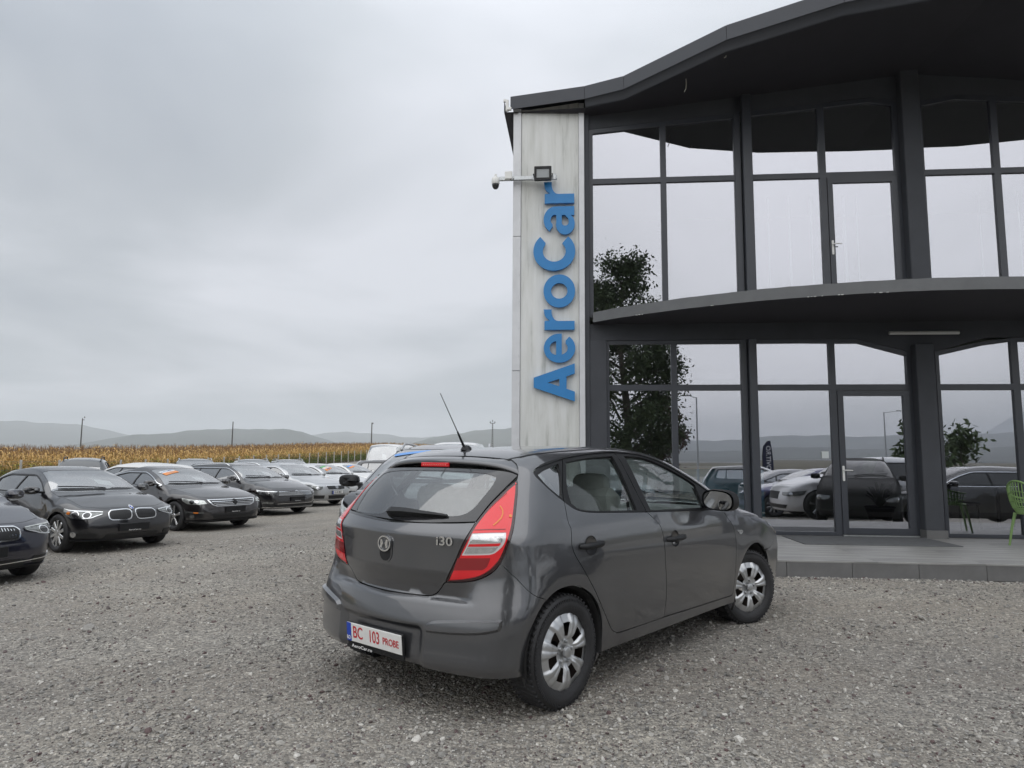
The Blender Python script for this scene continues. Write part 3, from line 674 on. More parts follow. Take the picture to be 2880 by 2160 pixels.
def haze():
    c = flat(*box((0, 0, 250), (21000, 21000, 506))[:2]); o = one(box((0, 0, 250), (21000, 21000, 506)), 'haze', None); o.data.materials.clear()
    m = bpy.data.materials.new('haze_air'); m.use_nodes = True; t = m.node_tree; t.nodes.remove(t.nodes['Principled BSDF']); v = t.nodes.new('ShaderNodeVolumePrincipled')
    v.inputs['Color'].default_value = (.93, .965, 1.0, 1); v.inputs['Density'].default_value = HAZE; v.inputs['Anisotropy'].default_value = .0; t.links.new(v.outputs[0], t.nodes['Material Output'].inputs['Volume']); o.data.materials.append(m); o['kind'] = 'stuff'
    m.cycles.homogeneous_volume = True if hasattr(m.cycles, 'homogeneous_volume') else None
HAZE = 1.7e-4
haze()
# maize field beyond the fence
FP = lambda k: (-24.0 + 2.5*.0890*k*1.0, 39.3 + 2.49*k)               # fence post k
def maize():
    def plant(seed):
        r = random.Random(seed); V, F, M = [], [], []; h = r.uniform(2.05, 2.4)
        def quadstrip(pts, ws, m, side):
            k = len(V)
            for p, w in zip(pts, ws): V.append(p - side*w); V.append(p + side*w)
            for i in range(len(pts)-1): F.append((k+2*i, k+2*i+1, k+2*i+3, k+2*i+2)); M.append(m)
        for a in (0, 1.57): quadstrip([np.array((0, 0, z)) for z in (0, h*.5, h*.93)], (.013, .011, .006), 0, np.array((math.cos(a), math.sin(a), 0)))
        for i in range(11):
            z = .25 + (h-.45)*i/10 + r.uniform(-.05, .05); a = i*2.6 + r.uniform(-.5, .5); d = np.array((math.cos(a), math.sin(a), 0)); s_ = np.array((-d[1], d[0], 0)); Lf = r.uniform(.5, .8); up = r.uniform(.12, .34); dr = r.uniform(.1, .55)
            pts = [np.array((0, 0, z)) + d*Lf*t + np.array((0, 0, up*math.sin(min(t*2.2, 3.0)) - dr*t*t)) for t in (0, .3, .62, 1)]
            g = i/10 + r.uniform(-.22, .22); quadstrip(pts, (.02, .045, .036, .004), 1 if g < .42 else (2 if g < .58 else 3), s_)
        for j in range(5):
            a = j*1.26; d = np.array((math.cos(a), math.sin(a), 0)); quadstrip([np.array((0, 0, h*.9)), np.array((0, 0, h)) + d*.05, np.array((0, 0, h+.18)) + d*.13], (.008, .009, .004), 4, np.array((-d[1], d[0], 0)))
        me = bpy.data.meshes.new('maize'); me.from_pydata([tuple(v) for v in V], [], F)
        for m in MM: me.materials.append(m)
        me.polygons.foreach_set('material_index', M); return me
    def leaf(name, a, b_):
        m, t, b = nmat(name); L = t.links.new; oi = t.nodes.new('ShaderNodeObjectInfo'); r = t.nodes.new('ShaderNodeValToRGB'); r.color_ramp.elements[0].color = (*a, 1); r.color_ramp.elements[1].color = (*b_, 1); L(oi.outputs['Random'], r.inputs[0]); L(r.outputs[0], b.inputs['Base Color']); b.inputs['Roughness'].default_value = .75
        tl = t.nodes.new('ShaderNodeBsdfTranslucent'); L(r.outputs[0], tl.inputs[0]); mx = t.nodes.new('ShaderNodeMixShader'); mx.inputs[0].default_value = .25; L(b.outputs[0], mx.inputs[1]); L(tl.outputs[0], mx.inputs[2]); L(mx.outputs[0], t.nodes['Material Output'].inputs[0]); return m
    MM = [leaf('maize_stalk', (.28, .21, .07), (.20, .19, .05)), leaf('maize_green', (.11, .19, .035), (.22, .28, .06)), leaf('maize_yellow', (.54, .46, .11), (.40, .40, .085)), leaf('maize_dry', (.72, .50, .21), (.58, .36, .13)), leaf('maize_tassel', (.25, .155, .075), (.19, .11, .06))]
    P = []
    for row in range(20):
        off = 1.2 + .70*row
        for y in np.arange(14 if row < 12 else 24, 215, .22 if row < 9 else .34):
            if y > 120 and rng.random() > .6: continue
            k = (y - 39.3)/2.49; x = FP(k)[0] - off + rng.normal(0, .05); P.append((x, y + rng.normal(0, .05)))
    P = np.array(P); n = len(P); Z = gz(P[:, 0], P[:, 1]) - .02; S = .86*(.88 + .22*rng.random(n))*(1 - .05*np.sin(P[:, 1]*.7)*rng.random(n)); R = np.stack([rng.normal(0, .05, n), rng.normal(0, .05, n), rng.random(n)*6.3], 1)
    return scatter('maize_field', np.c_[P, Z], R, np.repeat(S[:, None], 3, 1), [plant(i) for i in range(8)])
maize()
# far off, the field beyond reads as one mass of scrub
# ---------------------------------------------------------------- showroom building; local x runs along the front, y away from the camera
M_ANTH = pm('anthracite_frame', (.047, .052, .064), .38, .0, var=.06, vscale=4, rvar=.05)
M_WALLD = pm('anthracite_render', (.054, .058, .068), .7, var=.10, vscale=2.5, bump=.06, bscale=120)
M_SOFFIT = pm('dark_soffit', (.040, .038, .045), .75, var=.08, vscale=1.5)
M_FASCIA = pm('fascia_metal', (.050, .054, .064), .42, .2, var=.05, vscale=2)
M_INT = pm('showroom_wall', (.46, .47, .42), .85, var=.08, vscale=1)
M_INTF = pm('showroom_floor', (.16, .16, .16), .4, var=.1)
def slab_mat():
    m = pm('grey_painted_concrete', (.135, .14, .145), .78, var=.13, vscale=2.2, bump=.12, bscale=70); t = m.node_tree; b = t.nodes['Principled BSDF']; L = t.links.new
    return m
M_SLAB = slab_mat()
M_CHIP = pm('chipped_plaster', (.55, .55, .54), .8, var=.2, vscale=30)
def tile_mat():
    m = pm('porcelain_tile', (.145, .145, .145), .42, var=.20, vscale=2.6, bump=.03, bscale=60, rvar=.1); return m
M_TILE = tile_mat()
def deck_mat():
    m, t, b = nmat('porcelain_deck'); L = t.links.new; tc = t.nodes.new('ShaderNodeTexCoord'); mp = t.nodes.new('ShaderNodeMapping'); mp.inputs['Scale'].default_value = (.6, 5.0, 1); L(tc.outputs['Object'], mp.inputs['Vector'])
    n = t.nodes.new('ShaderNodeTexNoise'); n.inputs['Scale'].default_value = 1.4; n.inputs['Detail'].default_value = 7; n.inputs['Roughness'].default_value = .6; L(mp.outputs[0], n.inputs['Vector']); r = t.nodes.new('ShaderNodeValToRGB'); el = r.color_ramp.elements
    el[0].position, el[0].color = .33, (.16, .16, .155, 1); el[1].position, el[1].color = .68, (.36, .355, .345, 1); L(n.outputs['Fac'], r.inputs[0]); L(r.outputs[0], b.inputs['Base Color']); b.inputs['Roughness'].default_value = .5; return m
M_DECK = deck_mat()
def clad_mat():
    """white sheet metal, weathered: grey-green streaks running down and fine vertical ribs"""
    m, t, b = nmat('weathered_white_cladding'); L = t.links.new; tc = t.nodes.new('ShaderNodeTexCoord')
    def st(sx, sz, sc, det=6):
        mp = t.nodes.new('ShaderNodeMapping'); mp.inputs['Scale'].default_value = (sx, sx, sz); L(tc.outputs['Object'], mp.inputs['Vector']); n = t.nodes.new('ShaderNodeTexNoise'); n.inputs['Scale'].default_value = sc; n.inputs['Detail'].default_value = det; n.inputs['Roughness'].default_value = .65; L(mp.outputs[0], n.inputs['Vector']); return n.outputs['Fac']
    r = t.nodes.new('ShaderNodeValToRGB'); el = r.color_ramp.elements; el[0].position, el[0].color = .30, (.44, .45, .43, 1); el[1].position, el[1].color = .62, (.74, .75, .74, 1); q = el.new(.44); q.color = (.66, .67, .65, 1); L(st(1, .09, 9), r.inputs[0])
    r2 = t.nodes.new('ShaderNodeValToRGB'); e2 = r2.color_ramp.elements; e2[0].position, e2[0].color = .35, (.86, .86, .84, 1); e2[1].position, e2[1].color = .6, (1, 1, 1, 1); L(st(1, .25, 1.6, 4), r2.inputs[0])
    mx = t.nodes.new('ShaderNodeMix'); mx.data_type = 'RGBA'; mx.blend_type = 'MULTIPLY'; mx.inputs['Factor'].default_value = 1; L(r.outputs[0], mx.inputs['A']); L(r2.outputs[0], mx.inputs['B']); L(mx.outputs['Result'], b.inputs['Base Color']); b.inputs['Roughness'].default_value = .5
    w = t.nodes.new('ShaderNodeTexWave'); w.wave_type = 'BANDS'; w.bands_direction = 'X'; w.inputs['Scale'].default_value = 14; L(tc.outputs['Object'], w.inputs['Vector']); bn = t.nodes.new('ShaderNodeBump'); bn.inputs['Strength'].default_value = .22; bn.inputs['Distance'].default_value = .004; L(w.outputs['Fac'], bn.inputs['Height']); L(bn.outputs[0], b.inputs['Normal']); return m
M_CLAD = clad_mat(); M_CLADTRIM = pm('cladding_trim', (.66, .67, .69), .45, .1, var=.08, vscale=3)
M_PANE = glassmat('reflective_glazing', (.56, .59, .60), .54, 1.5, gcol=(.84, .855, .92))
M_BLUE = pm('blue_letter', (.028, .215, .52), .42, var=.04)
M_BLUESIDE = M_BLUE
M_GALV = pm('galvanised_steel', (.50, .52, .53), .38, .8, var=.12, vscale=20)
M_PVC = pm('white_pvc', (.78, .78, .76), .4)
BO = sN(3.0, 11.34)
def BX(c): V, F, N = c; return V - np.array((3.0, 11.34, 0)), F, N
def showroom():
    b = empty('showroom_building', BO, YAW, 'two-storey dark grey showroom with curved roof, curved balcony and mirror-like windows', 'building')
    def part(name, mat, *cs, parent=None): 
        m = MB(); [m.add(BX(c)) for c in cs]; return m.build(name, mat, parent or b)
    s1 = 11.0
    zt = lambda s: np.interp(s if s <= 5.65 else 11.3-s, [.23, .38, 2.75, 4.95, 5.44, 5.65], [6.93, 6.945, 7.14, 7.335, 7.25, 7.25])     # head of the upper glass
    zw = lambda s: np.interp(s if s <= 5.65 else 11.3-s, [-1.2, .33, 5.48, 5.65], [7.12, 7.25, 7.78, 7.80])                            # soffit at the wall
    up = [(.30, 1.568, .38, 1.521), (1.568, 2.795, 1.616, 2.745), (2.985, 4.18, 3.005, 4.125), (5.74, 6.923, 5.80, 6.871), (6.923, 8.10, 6.975, 8.05), (8.30, 9.45, 8.35, 9.40), (9.45, 10.6, 9.50, 10.52)]
    lo = [(.587, 1.685, .632, 1.637), (1.685, 2.80, 1.733, 2.758), (2.985, 4.19, 3.005, 4.14), (5.78, 6.976, 5.835, 6.924), (6.976, 8.10, 7.028, 8.05), (8.30, 9.45, 8.35, 9.40), (9.45, 10.6, 9.50, 10.52)]
    r = random.Random(3)
    def pane(poly, D, parent, mat=M_PANE):
        V2, T = tri2(np.array(poly, float)); c = V2.mean(0); a, e = r.uniform(-.0016, .0016), r.uniform(-.0016, .0016); d = (V2 - c) @ np.array((a, e)); V = np.stack([V2[:, 0], D + d, V2[:, 1]], 1); n = np.array((a, -1, e)); n /= np.linalg.norm(n)
        return part('pane', mat, (V, [tuple(t) for t in T.tolist()], np.tile(n, (len(V), 1))), parent=parent)
    def window(x0, x1, g0, g1, zb, z_gb, ztr, head, headg, D=11.30):
        """frame with two lights; head = points of the top edge from left to right"""
        fo = [(x0, zb), (x1, zb)] + [(x, z) for x, z in reversed(head)]
        low = [(g0, z_gb), (g1, z_gb), (g1, ztr[0]), (g0, ztr[0])]; hi = [(g0, ztr[1]), (g1, ztr[1])] + [(x, z) for x, z in reversed(headg)]
        f = part('window', M_ANTH, prism(fo, .07, [low, hi], loc=(0, D, 0)))
        pane(low, D+.035, f); pane(hi, D+.035, f); return f
    def clip(f, a, c): 
        xs = [a] + [x for x in (.38, 2.75, 4.95, 5.44, 5.65, 5.86, 6.35, 8.55) if a < x < c] + [c]; return [(x, float(f(x))) for x in xs]
    for x0, x1, g0, g1 in up:
        window(x0, x1, g0, g1, 3.72, 3.80, (6.040, 6.132), [(x, z+.085) for x, z in clip(zt, x0, x1)], clip(zt, g0, g1))
    hd = lambda s: np.interp(s if s <= 5.65 else 11.3-s, [.5, 4.58, 5.34, 5.65], [3.262, 3.262, 3.045, 3.045])
    for x0, x1, g0, g1 in lo:
        xs = lambda a, c: [(x, float(hd(x))) for x in [a] + [q for q in (4.58, 6.53) if a < q < c] + [c]]
        window(x0, x1, g0, g1, .20, .255, (2.493, 2.588), [(x, z+.06) for x, z in xs(x0, x1)], xs(g0, g1))
    # the two glazed doors with their fanlights
    for nm, zb, z0, z1, ztr, ghead, gx, hz in (('upper', 3.72, 3.80, 5.94, (6.04, 6.132), zt, (4.233, 5.332, 4.321, 5.258, 4.18, 5.42), 4.85), ('lower', .20, .322, 2.40, (2.493, 2.588), hd, (4.239, 5.335, 4.333, 5.248, 4.19, 5.42), 1.18)):
        a0, a1, d0, d1, x0, x1 = gx; cl = [(x, float(ghead(x))) for x in [a0] + [q for q in (4.58, 4.95) if a0 < q < a1 and (nm == 'upper') == (q == 4.95)] + [a1]]
        clo = [(x0, cl[0][1] + .07)] + [(x, z+.07) for x, z in cl[1:-1]] + [(x1, cl[-1][1] + .07)]
        fr = part('door_frame', M_ANTH, prism([(x0, zb), (x1, zb)] + clo[::-1], .07, [[(a0, zb+.02), (a1+.02, zb+.02), (a1+.02, ztr[0]), (a0, ztr[0])], [(a0, ztr[1]), (a1, ztr[1])] + cl[::-1]], loc=(0, 11.30, 0)))
        pane([(a0, ztr[1]), (a1, ztr[1])] + cl[::-1], 11.335, fr)
        df = part('door', M_ANTH, prism([(a0+.005, zb+.025), (a1+.015, zb+.025), (a1+.015, ztr[0]-.006), (a0+.005, ztr[0]-.006)], .06, [[(d0, z0), (d1, z0), (d1, z1), (d0, z1)]], loc=(0, 11.283, 0)))
        pane([(d0, z0), (d1, z0), (d1, z1), (d0, z1)], 11.315, df)
        hx = a0 + .045
        part('door_handle', M_PVC, prism(rrect(hx-.016, hz-.13, hx+.016, hz+.11, .014), .012, loc=(0, 11.270, 0)), cyl((hx, 11.27, hz+.04), (hx, 11.225, hz+.04), .009, 8), tube([(hx, 11.228, hz+.04), (hx+.06, 11.226, hz+.04), (hx+.125, 11.23, hz+.038)], .009, 8), cyl((hx, 11.27, hz-.09), (hx, 11.262, hz-.09), .009, 8), parent=df)
        if nm == 'lower': part('threshold', M_GALV, box((4.80, 11.265, .208), (1.14, .05, .02), .004), parent=fr)
    # piers, posts and the central column
    part('corner_post', M_WALLD, box((.267, 11.31, 3.75), (.085, .16, 7.1), .006))
    part('corner_post', M_WALLD, box((.441, 11.31, 1.74), (.29, .12, 3.18), .006))
    for x in (2.89, 8.20): part('pier', M_ANTH, box((x-.085, 11.33, 1.75), (.10, .08, 3.15), .004), box((x+.035, 11.27, 1.75), (.125, .16, 3.15), .008), box((x-.085, 11.33, 5.6), (.10, .08, 3.8), .004), box((x+.055, 11.27, 5.6), (.15, .16, 3.8), .008))
    part('column', M_WALLD, box((5.548, 11.24, 1.70), (.285, .22, 3.03), .012), box((5.60, 11.36, 1.70), (.36, .10, 3.03), .01), prism([(5.0, 3.34), (5.42, 3.06), (5.42, 3.34)], .05, loc=(0, 11.285, 0)))
    part('column_plinth', M_TILE, box((5.555, 11.235, .256), (.315, .27, .125), .004))
    part('column', M_WALLD, box((5.555, 11.24, 5.78), (.285, .22, 4.05), .012), box((5.60, 11.36, 5.78), (.36, .10, 4.05), .01))
    # haunches beside the column (lower storey) and lintels
    part('lintel', M_WALLD, prism([(.30, 3.325), (4.55, 3.325), (5.40, 3.11), (5.80, 3.11), (6.55, 3.325), (11, 3.325), (11, 3.60), (.30, 3.60)], .10, loc=(0, 11.275, 0)))
    hp = clip(lambda s: float(zt(s)) + .08, .30, 11.0); part('upper_beam', M_WALLD, prism(hp + [(11.0, 7.2), (5.65, 7.95), (.30, 7.45)], .12, loc=(0, 11.29, 0)))
    # balcony slab on an arc
    R = 7.63; c0 = (5.40, 9.20+R); ss = np.linspace(.36, 10.44, 73); arc = np.stack([ss, c0[1]-np.sqrt(np.maximum(R*R-(ss-c0[0])**2, 0))], 1)
    def slab(pl, z0, z1):
        n = len(pl); V2, T = tri2(pl); P1 = np.c_[V2, np.full(len(V2), z1)]; P0 = np.c_[V2, np.full(len(V2), z0)]; k = len(V2)
        V = np.concatenate([P0, P1]); N = np.concatenate([np.tile((0, 0, -1.), (k, 1)), np.tile((0, 0, 1.), (k, 1))]); F = [tuple(t) for t in T.tolist()] + [tuple(x+k for x in t) for t in T.tolist()]; return V, F, N
    def rim(pl, z0, z1, j=0.0):
        n = len(pl); t = np.gradient(pl, axis=0); nn = np.stack([t[:, 1], -t[:, 0]], 1); nn /= np.linalg.norm(nn, axis=1, keepdims=True); nn = np.c_[nn, np.zeros(n)]
        jz = np.array([r.uniform(-j, j) for _ in range(n)]); V = np.concatenate([np.c_[pl, np.full(n, z0) + jz*.4], np.c_[pl, np.full(n, z1) + jz]]); return V, [(i, i+1, n+i+1, n+i) for i in range(n-1)], np.concatenate([nn, nn])
    full = np.concatenate([arc, [(10.44, 11.45), (.36, 11.45)]])
    part('balcony_soffit', M_SOFFIT, slab(full, 3.602, 3.605)); arc2 = arc.copy()
    bal = part('balcony', M_SLAB, slab(np.concatenate([arc, [(10.44, 11.29), (.36, 11.29)]]), 3.62, 3.765), rim(arc, 3.60, 3.766, .004))
    ch = []
    for s_ in (1.02, 1.06, 1.10, 2.05, 3.25, 3.29, 3.33, 3.42, 3.62, 3.66, 4.05, 4.12, 4.2): 
        w = r.uniform(.012, .05); D = c0[1]-math.sqrt(R*R-(s_-c0[0])**2); ch.append(box((s_, D+.002, 3.601), (w, .02, r.uniform(.004, .010)), 0, 0))
    [part('paint_chip', M_CHIP, c, parent=bal) for c in ch]
    # roof: soffit, curled eaves trim, fascia, sheet
    fx = [(-1.03, 11.10, 7.335), (.235, 10.95, 7.39), (.87, 10.70, 7.395), (2.29, 9.66, 7.512), (3.75, 9.10, 7.625), (5.65, 8.82, 7.735)]; fx = np.array(fx + [(11.3-a, b_, c_) for a, b_, c_ in fx[-2::-1]]); n = len(fx)
    top = fx + (0, 0, .228); ln = fx + (0, .095, -.135); ln[0], ln[-1] = fx[0] + (0, .06, -.02), fx[-1] + (0, .06, -.02); ln[1], ln[-2] = fx[1] + (.02, .06, -.12), fx[-2] + (-.02, .06, -.12)
    def strip(A, B): 
        V, F = [], []
        for i in range(len(A)-1): k = len(V); V += [A[i], A[i+1], B[i+1], B[i]]; F.append((k, k+1, k+2, k+3))
        return flat(np.array(V), F)
    for i in range(n-1):
        a_, b_ = fx[i:i+1]*1.0, fx[i+1:i+2]*1.0; d_ = (b_-a_)/np.linalg.norm(b_-a_)*.004; sg_ = np.concatenate([a_+d_, b_-d_]); part('fascia_sheet', M_FASCIA, strip(sg_, sg_ + (0, 0, .228)), strip(sg_ + (0, 0, .228), sg_ + (0, .03, .240)))
    part('fascia_backing', M_SOFFIT, strip(fx + (0, .008, .002), top + (0, .008, -.002)))
    mid1 = fx + (0, .018, -.004); part('eaves_trim', M_FASCIA, grid_chunk(np.stack([fx + (0, .012, .0), fx*.5 + ln*.5 + (0, .03, .02), ln + (0, -.01, .012), ln + (0, .02, 0)])[:, 1:-1], True))
    wl = np.array([(x, 11.33, float(zw(x))) for x, _, _ in fx]); part('roof_soffit', M_SOFFIT, strip(ln + (0, .012, .004), wl))
    bk = np.array([(x, 25.0, 8.4) for x, _, _ in top]); part('roof_sheet', M_FASCIA, strip(top + (0, .03, .012), bk))
    part('roof_edge', M_SOFFIT, flat(np.array([(-1.14, 11.13, 7.30), (-1.14, 25, 7.9), (-1.14, 25, 8.4), (-1.14, 11.13, 7.53)]), [(0, 1, 2, 3)]), flat(np.array([(-1.14, 11.13, 7.30), (-1.14, 25, 7.9), (-.9, 25, 7.9), (-.9, 11.13, 7.30)]), [(0, 1, 2, 3)]))
    part('gutter_bracket', M_PVC, box((-1.085, 11.10, 7.40), (.05, .05, .20), .006), box((-1.05, 11.09, 7.335), (.08, .05, .05), .006), box((-1.12, 11.10, 7.49), (.06, .04, .05), .006))
    # side and back walls, storeys inside
    part('side_wall', M_CLADTRIM, box((-.94, 18.0, 3.7), (.08, 13.4, 7.3)))
    part('end_wall', M_WALLD, box((11.05, 17.6, 3.75), (.12, 12.6, 7.5)))
    part('back_wall', M_WALLD, box((5.0, 24.7, 3.75), (12.0, .1, 7.6)))
    part('ground_storey', M_INT, flat(np.array([(.1, 11.42, .2), (.1, 17, .2), (10.9, 17, .2), (10.9, 11.42, .2), (.1, 11.42, 3.32), (.1, 17, 3.32), (10.9, 17, 3.32), (10.9, 11.42, 3.32)]), [(1, 2, 6, 5), (0, 4, 5, 1), (2, 3, 7, 6), (4, 7, 6, 5)]))
    part('ground_storey_floor', M_INTF, box((5.5, 14.2, .17), (10.8, 5.8, .05)))
    part('upper_storey', M_INT, flat(np.array([(.1, 11.45, 3.7), (.1, 17, 3.7), (10.9, 17, 3.7), (10.9, 11.45, 3.7), (.1, 11.45, 7.4), (.1, 17, 7.4), (10.9, 17, 7.4), (10.9, 11.45, 7.4)]), [(0, 1, 2, 3), (1, 2, 6, 5), (0, 4, 5, 1), (2, 3, 7, 6), (4, 7, 6, 5)]))
    # the clad tower at the left end
    part('cladding_core', M_CLADTRIM, box((-.37, 11.31, 3.7), (1.20, .16, 7.36)))
    for z0, z1 in ((0, 2.81), (2.814, 5.105), (5.109, 7.38)): part('corner_trim', M_CLADTRIM, box((-.912, 11.205, (z0+z1)/2), (.135, .05, z1-z0-.004), .004))
    part('cladding_panel', M_CLAD, prism([(-.838, 0), (.134, 0), (.134, 7.46), (-.838, 7.345)], .04, loc=(0, 11.20, 0)))
    part('edge_trim', M_CLADTRIM, box((.184, 11.20, 3.72), (.092, .05, 7.44), .004))
    sc = MB()
    for k in range(16): sc.add(BX(cyl((-.866, 11.181, .3+.46*k), (-.866, 11.174, .3+.46*k), .007, 6)))
    sc.build('screw_heads', M_GALV, b)['kind'] = 'stuff'
    return b
showroom()
# terrace in front: one slab faced with tiles
def terrace():
    t = empty('terrace', BO, YAW); t['kind'] = 'structure'
    m = MB(); m.add(BX(box((6.0, 9.93, .088), (14.4, 2.86, .168)))); m.build('terrace_bed', M_WALLD, t)
    x = -1.20; me = None; w = .745
    for k in range(19):
        o = one(box((0, 0, 0), (w-.005, .014, .176), .0015), 'riser_tile', M_TILE, t) if me is None else bpy.data.objects.new('riser_tile', me)
        if me is None: me = o.data
        else: COL.objects.link(o); o.parent = t
        o.location = (x + w/2 - 3.0, 8.487 - 11.34, .09)
        x += w
    me = None; w2 = 1.19
    for i in range(12):
        for j in range(3):
            if me is None: o = one(box((0, 0, 0), (w2-.004, .92, .02), .0015), 'paving_tile', M_DECK, t); me = o.data
            else: o = bpy.data.objects.new('paving_tile', me); COL.objects.link(o); o.parent = t
            o.location = (-1.2 + w2*(i+.5) - 3.0, 8.475 + .9235*(j+.5) - 11.34, .185)
    return t
terrace()
# ---------------------------------------------------------------- boundary fence, utility poles
M_POST = pm('concrete_post', (.42, .41, .38), .85, var=.15, vscale=6)
M_WIRE = pm('fence_wire', (.20, .20, .19), .5, .6)
M_POLE = pm('weathered_pole', (.085, .08, .075), .85, var=.2, vscale=3)
def fence():
    f = empty('fence', (*FP(0), 0), label='long wire fence on pale posts running along the maize field', cat='fence'); f.location.z = float(gz(*FP(0))); z0 = f.location.z; p0 = np.array((*FP(0), z0))
    me = one(box((0, 0, .72), (.09, .09, 1.5), .012), 'post', M_POST, f); me.location = np.array((*FP(-10), float(gz(*FP(-10))))) - p0; dat = me.data
    for k in range(-9, 46):
        o = bpy.data.objects.new('post', dat); COL.objects.link(o); o.parent = f; x, y = FP(k); o.location = np.array((x, y, float(gz(x, y)))) - p0; o.rotation_euler = (rng.normal(0, .02), rng.normal(0, .02), .1)
    w = MB()
    for h in (.08, .30, .52, .74, .96, 1.18, 1.38):
        P = np.array([(*FP(k), float(gz(*FP(k))) + h) for k in range(-10, 46)]) - p0; w.add(tube(P - (.05, 0, 0), .006, 4))
    for k in np.arange(-10, 16, .12): 
        x, y = FP(k); z = float(gz(x, y)) - z0; q = np.array((x-p0[0]-.05, y-p0[1], z)); w.add(tube([q + (0, 0, .06), q + (0, 0, 1.4)], .004, 3))
    w.build('wire_mesh', M_WIRE, f)
    # a few dark weeds at its foot
fence()
def poles():
    def pole(x, y, top, label, arm, lattice=False):
        b = float(gz(x, y)); p = empty('utility_pole', (x, y, b), label=label, cat='utility pole', group='utility poles beyond the maize'); h = top - b
        if lattice:
            m = MB()
            for sx in (-1, 1): m.add(beam((sx*.16, 0, 0), (sx*.07, 0, h), .09, .12, (0, 1, 0)))
            for i in range(14): z = h*i/14; m.add(beam((-.15+.006*i, 0, z), (.15-.006*i, 0, z+.05), .10, .08, (0, 1, 0)))
            m.build('pole', M_POLE, p)
        else: one(cyl((0, 0, 0), (0, 0, h), .15, 10, .10), 'pole', M_POLE, p)
        for a in arm: one(cyl((a[0], 0, h+a[1]), (a[0], 0, h+a[1]+.34), .12, 8, .06), 'insulator', M_POLE, p)
        if len(arm) > 1: one(beam((min(a[0] for a in arm), 0, h-.05), (max(a[0] for a in arm), 0, h-.05), .12, .12), 'cross_arm', M_POLE, p)
    pole(-94.3, 150, 1.355 + (1283-1197)/1920*178, 'utility pole with a tilted fitting on top, leftmost against the hills', ((0, .0), (.45, .35)))
    pole(-61.2, 150, 1.355 + (1286-1196)/1920*162, 'plain thin utility pole against the middle hill', ((0, -.1),))
    pole(-30.7, 150, 1.355 + (1289-1194)/1920*153, 'plain utility pole left of the white panel van', ((0, -.1), (.22, -.12)))
    pole(-4.2, 150, 1.355 + (1292-1191)/1920*150, 'lattice utility pole just left of the white tower', ((-.5, 0), (.5, 0), (0, .3)), True)
    pole(-112, 148, 1.355 + (1281-1200)/1920*185, 'utility pole at the left frame edge, mostly out of view', ((.4, 0),))
poles()
# ---------------------------------------------------------------- parked cars: one generator, each make its own proportions and face
def gshape(wb, fo, ro, hw, h, kind, hood=.74, belt=.93, xc=None, zc=None, rake=.93, nose=None):
    xc = wb-.42 if xc is None else xc; zc = .69*h if zc is None else zc; xw = xc - rake; F_ = wb+fo
    top = [(F_+.05, hood-.22), (F_-.03, hood-.06), (F_-.12, hood+.01), (F_-.40, hood+.09), (wb+.12, zc-.075), (xc+.16, zc-.022), (xc, zc+.03), (xc-rake*.5, zc+(h-zc)*.60), (xw, h-.055), (xw-.3, h-.012), (xw-.62, h)]
    if kind == 'sedan': top += [(.35, h-.03), (.0, h-.10), (-.40, h-.255), (-.66, h-.365), (-.78, h-.395), (-ro+.06, h-.42), (-ro-.1, h-.50)]
    elif kind == 'coupe': top += [(.45, h-.035), (.0, h-.115), (-.45, h-.265), (-.75, h-.37), (-ro+.06, h-.43), (-ro-.1, h-.51)]
    elif kind == 'van': top += [(.2, h), (-ro+.1, h-.02), (-ro-.1, h-.1)]
    else: top += [(.2, h-.02), (-ro+.42, h-.075), (-ro+.24, h-.13), (-ro-.1, h-.5)]
    top = sorted(top); zr = h-.42 if kind in ('sedan', 'coupe') else h-.12
    rear = [(.15, -ro+.12), (.28, -ro+.01), (.5, -ro), (.7, -ro+.02), (.9, -ro+.05), (max(1.0, zr), -ro+(.10 if kind in ('sedan', 'coupe', 'van') else .36)), (h+.2, -ro+(.4 if kind != 'van' else .12))]
    front = [(.13, F_-.16), (.22, F_-.05), (.40, F_), (.55, F_), (hood-.08, F_-.025), (hood, F_-.07), (hood+.12, F_-.2)]
    width = [(.12, hw-.10), (.22, hw-.045), (.35, hw-.02), (.6, hw), (.76, hw-.003), (belt-.04, hw-.022), (belt+.04, hw-.062), (belt+.12, hw-.105), (h-.10, hw*(.66 if kind != 'van' else .88)), (h, hw*(.58 if kind != 'van' else .84))]
    plan = [(-ro-.2, .80), (-ro+.1, .90), (-.3, .965), (.3, 1), (wb-.5, 1), (wb, .99), (wb+fo*.45, .965), (F_-.15, .90), (F_+.1, .84)]
    if kind == 'van': plan = [(-ro-.2, .99), (wb, 1), (F_-.2, .93), (F_+.1, .86)]
    b = (arch_bump(0, .3, .40, .014, .06), arch_bump(wb, .3, .40, .016, .06), line_bump([(-ro, .80), (0, .79), (wb, .70), (F_, .62)], .010, .035))
    s = Shape(top, rear, front, width, plan, cf=.20, cr=.20, ct=.045, kt=.085 if kind != 'van' else .16, kr=.2, kf=.20, xa=.2, xb=wb-.25, R=hw, bumps=b)
    s.__dict__.update(wb=wb, fo=fo, ro=ro, hw=hw, h=h, xc=xc, zc=zc, xw=xw, belt=belt, kind=kind, fc=wb-.25+hw*math.pi/2, hood=hood); return s
FRONTS = {}
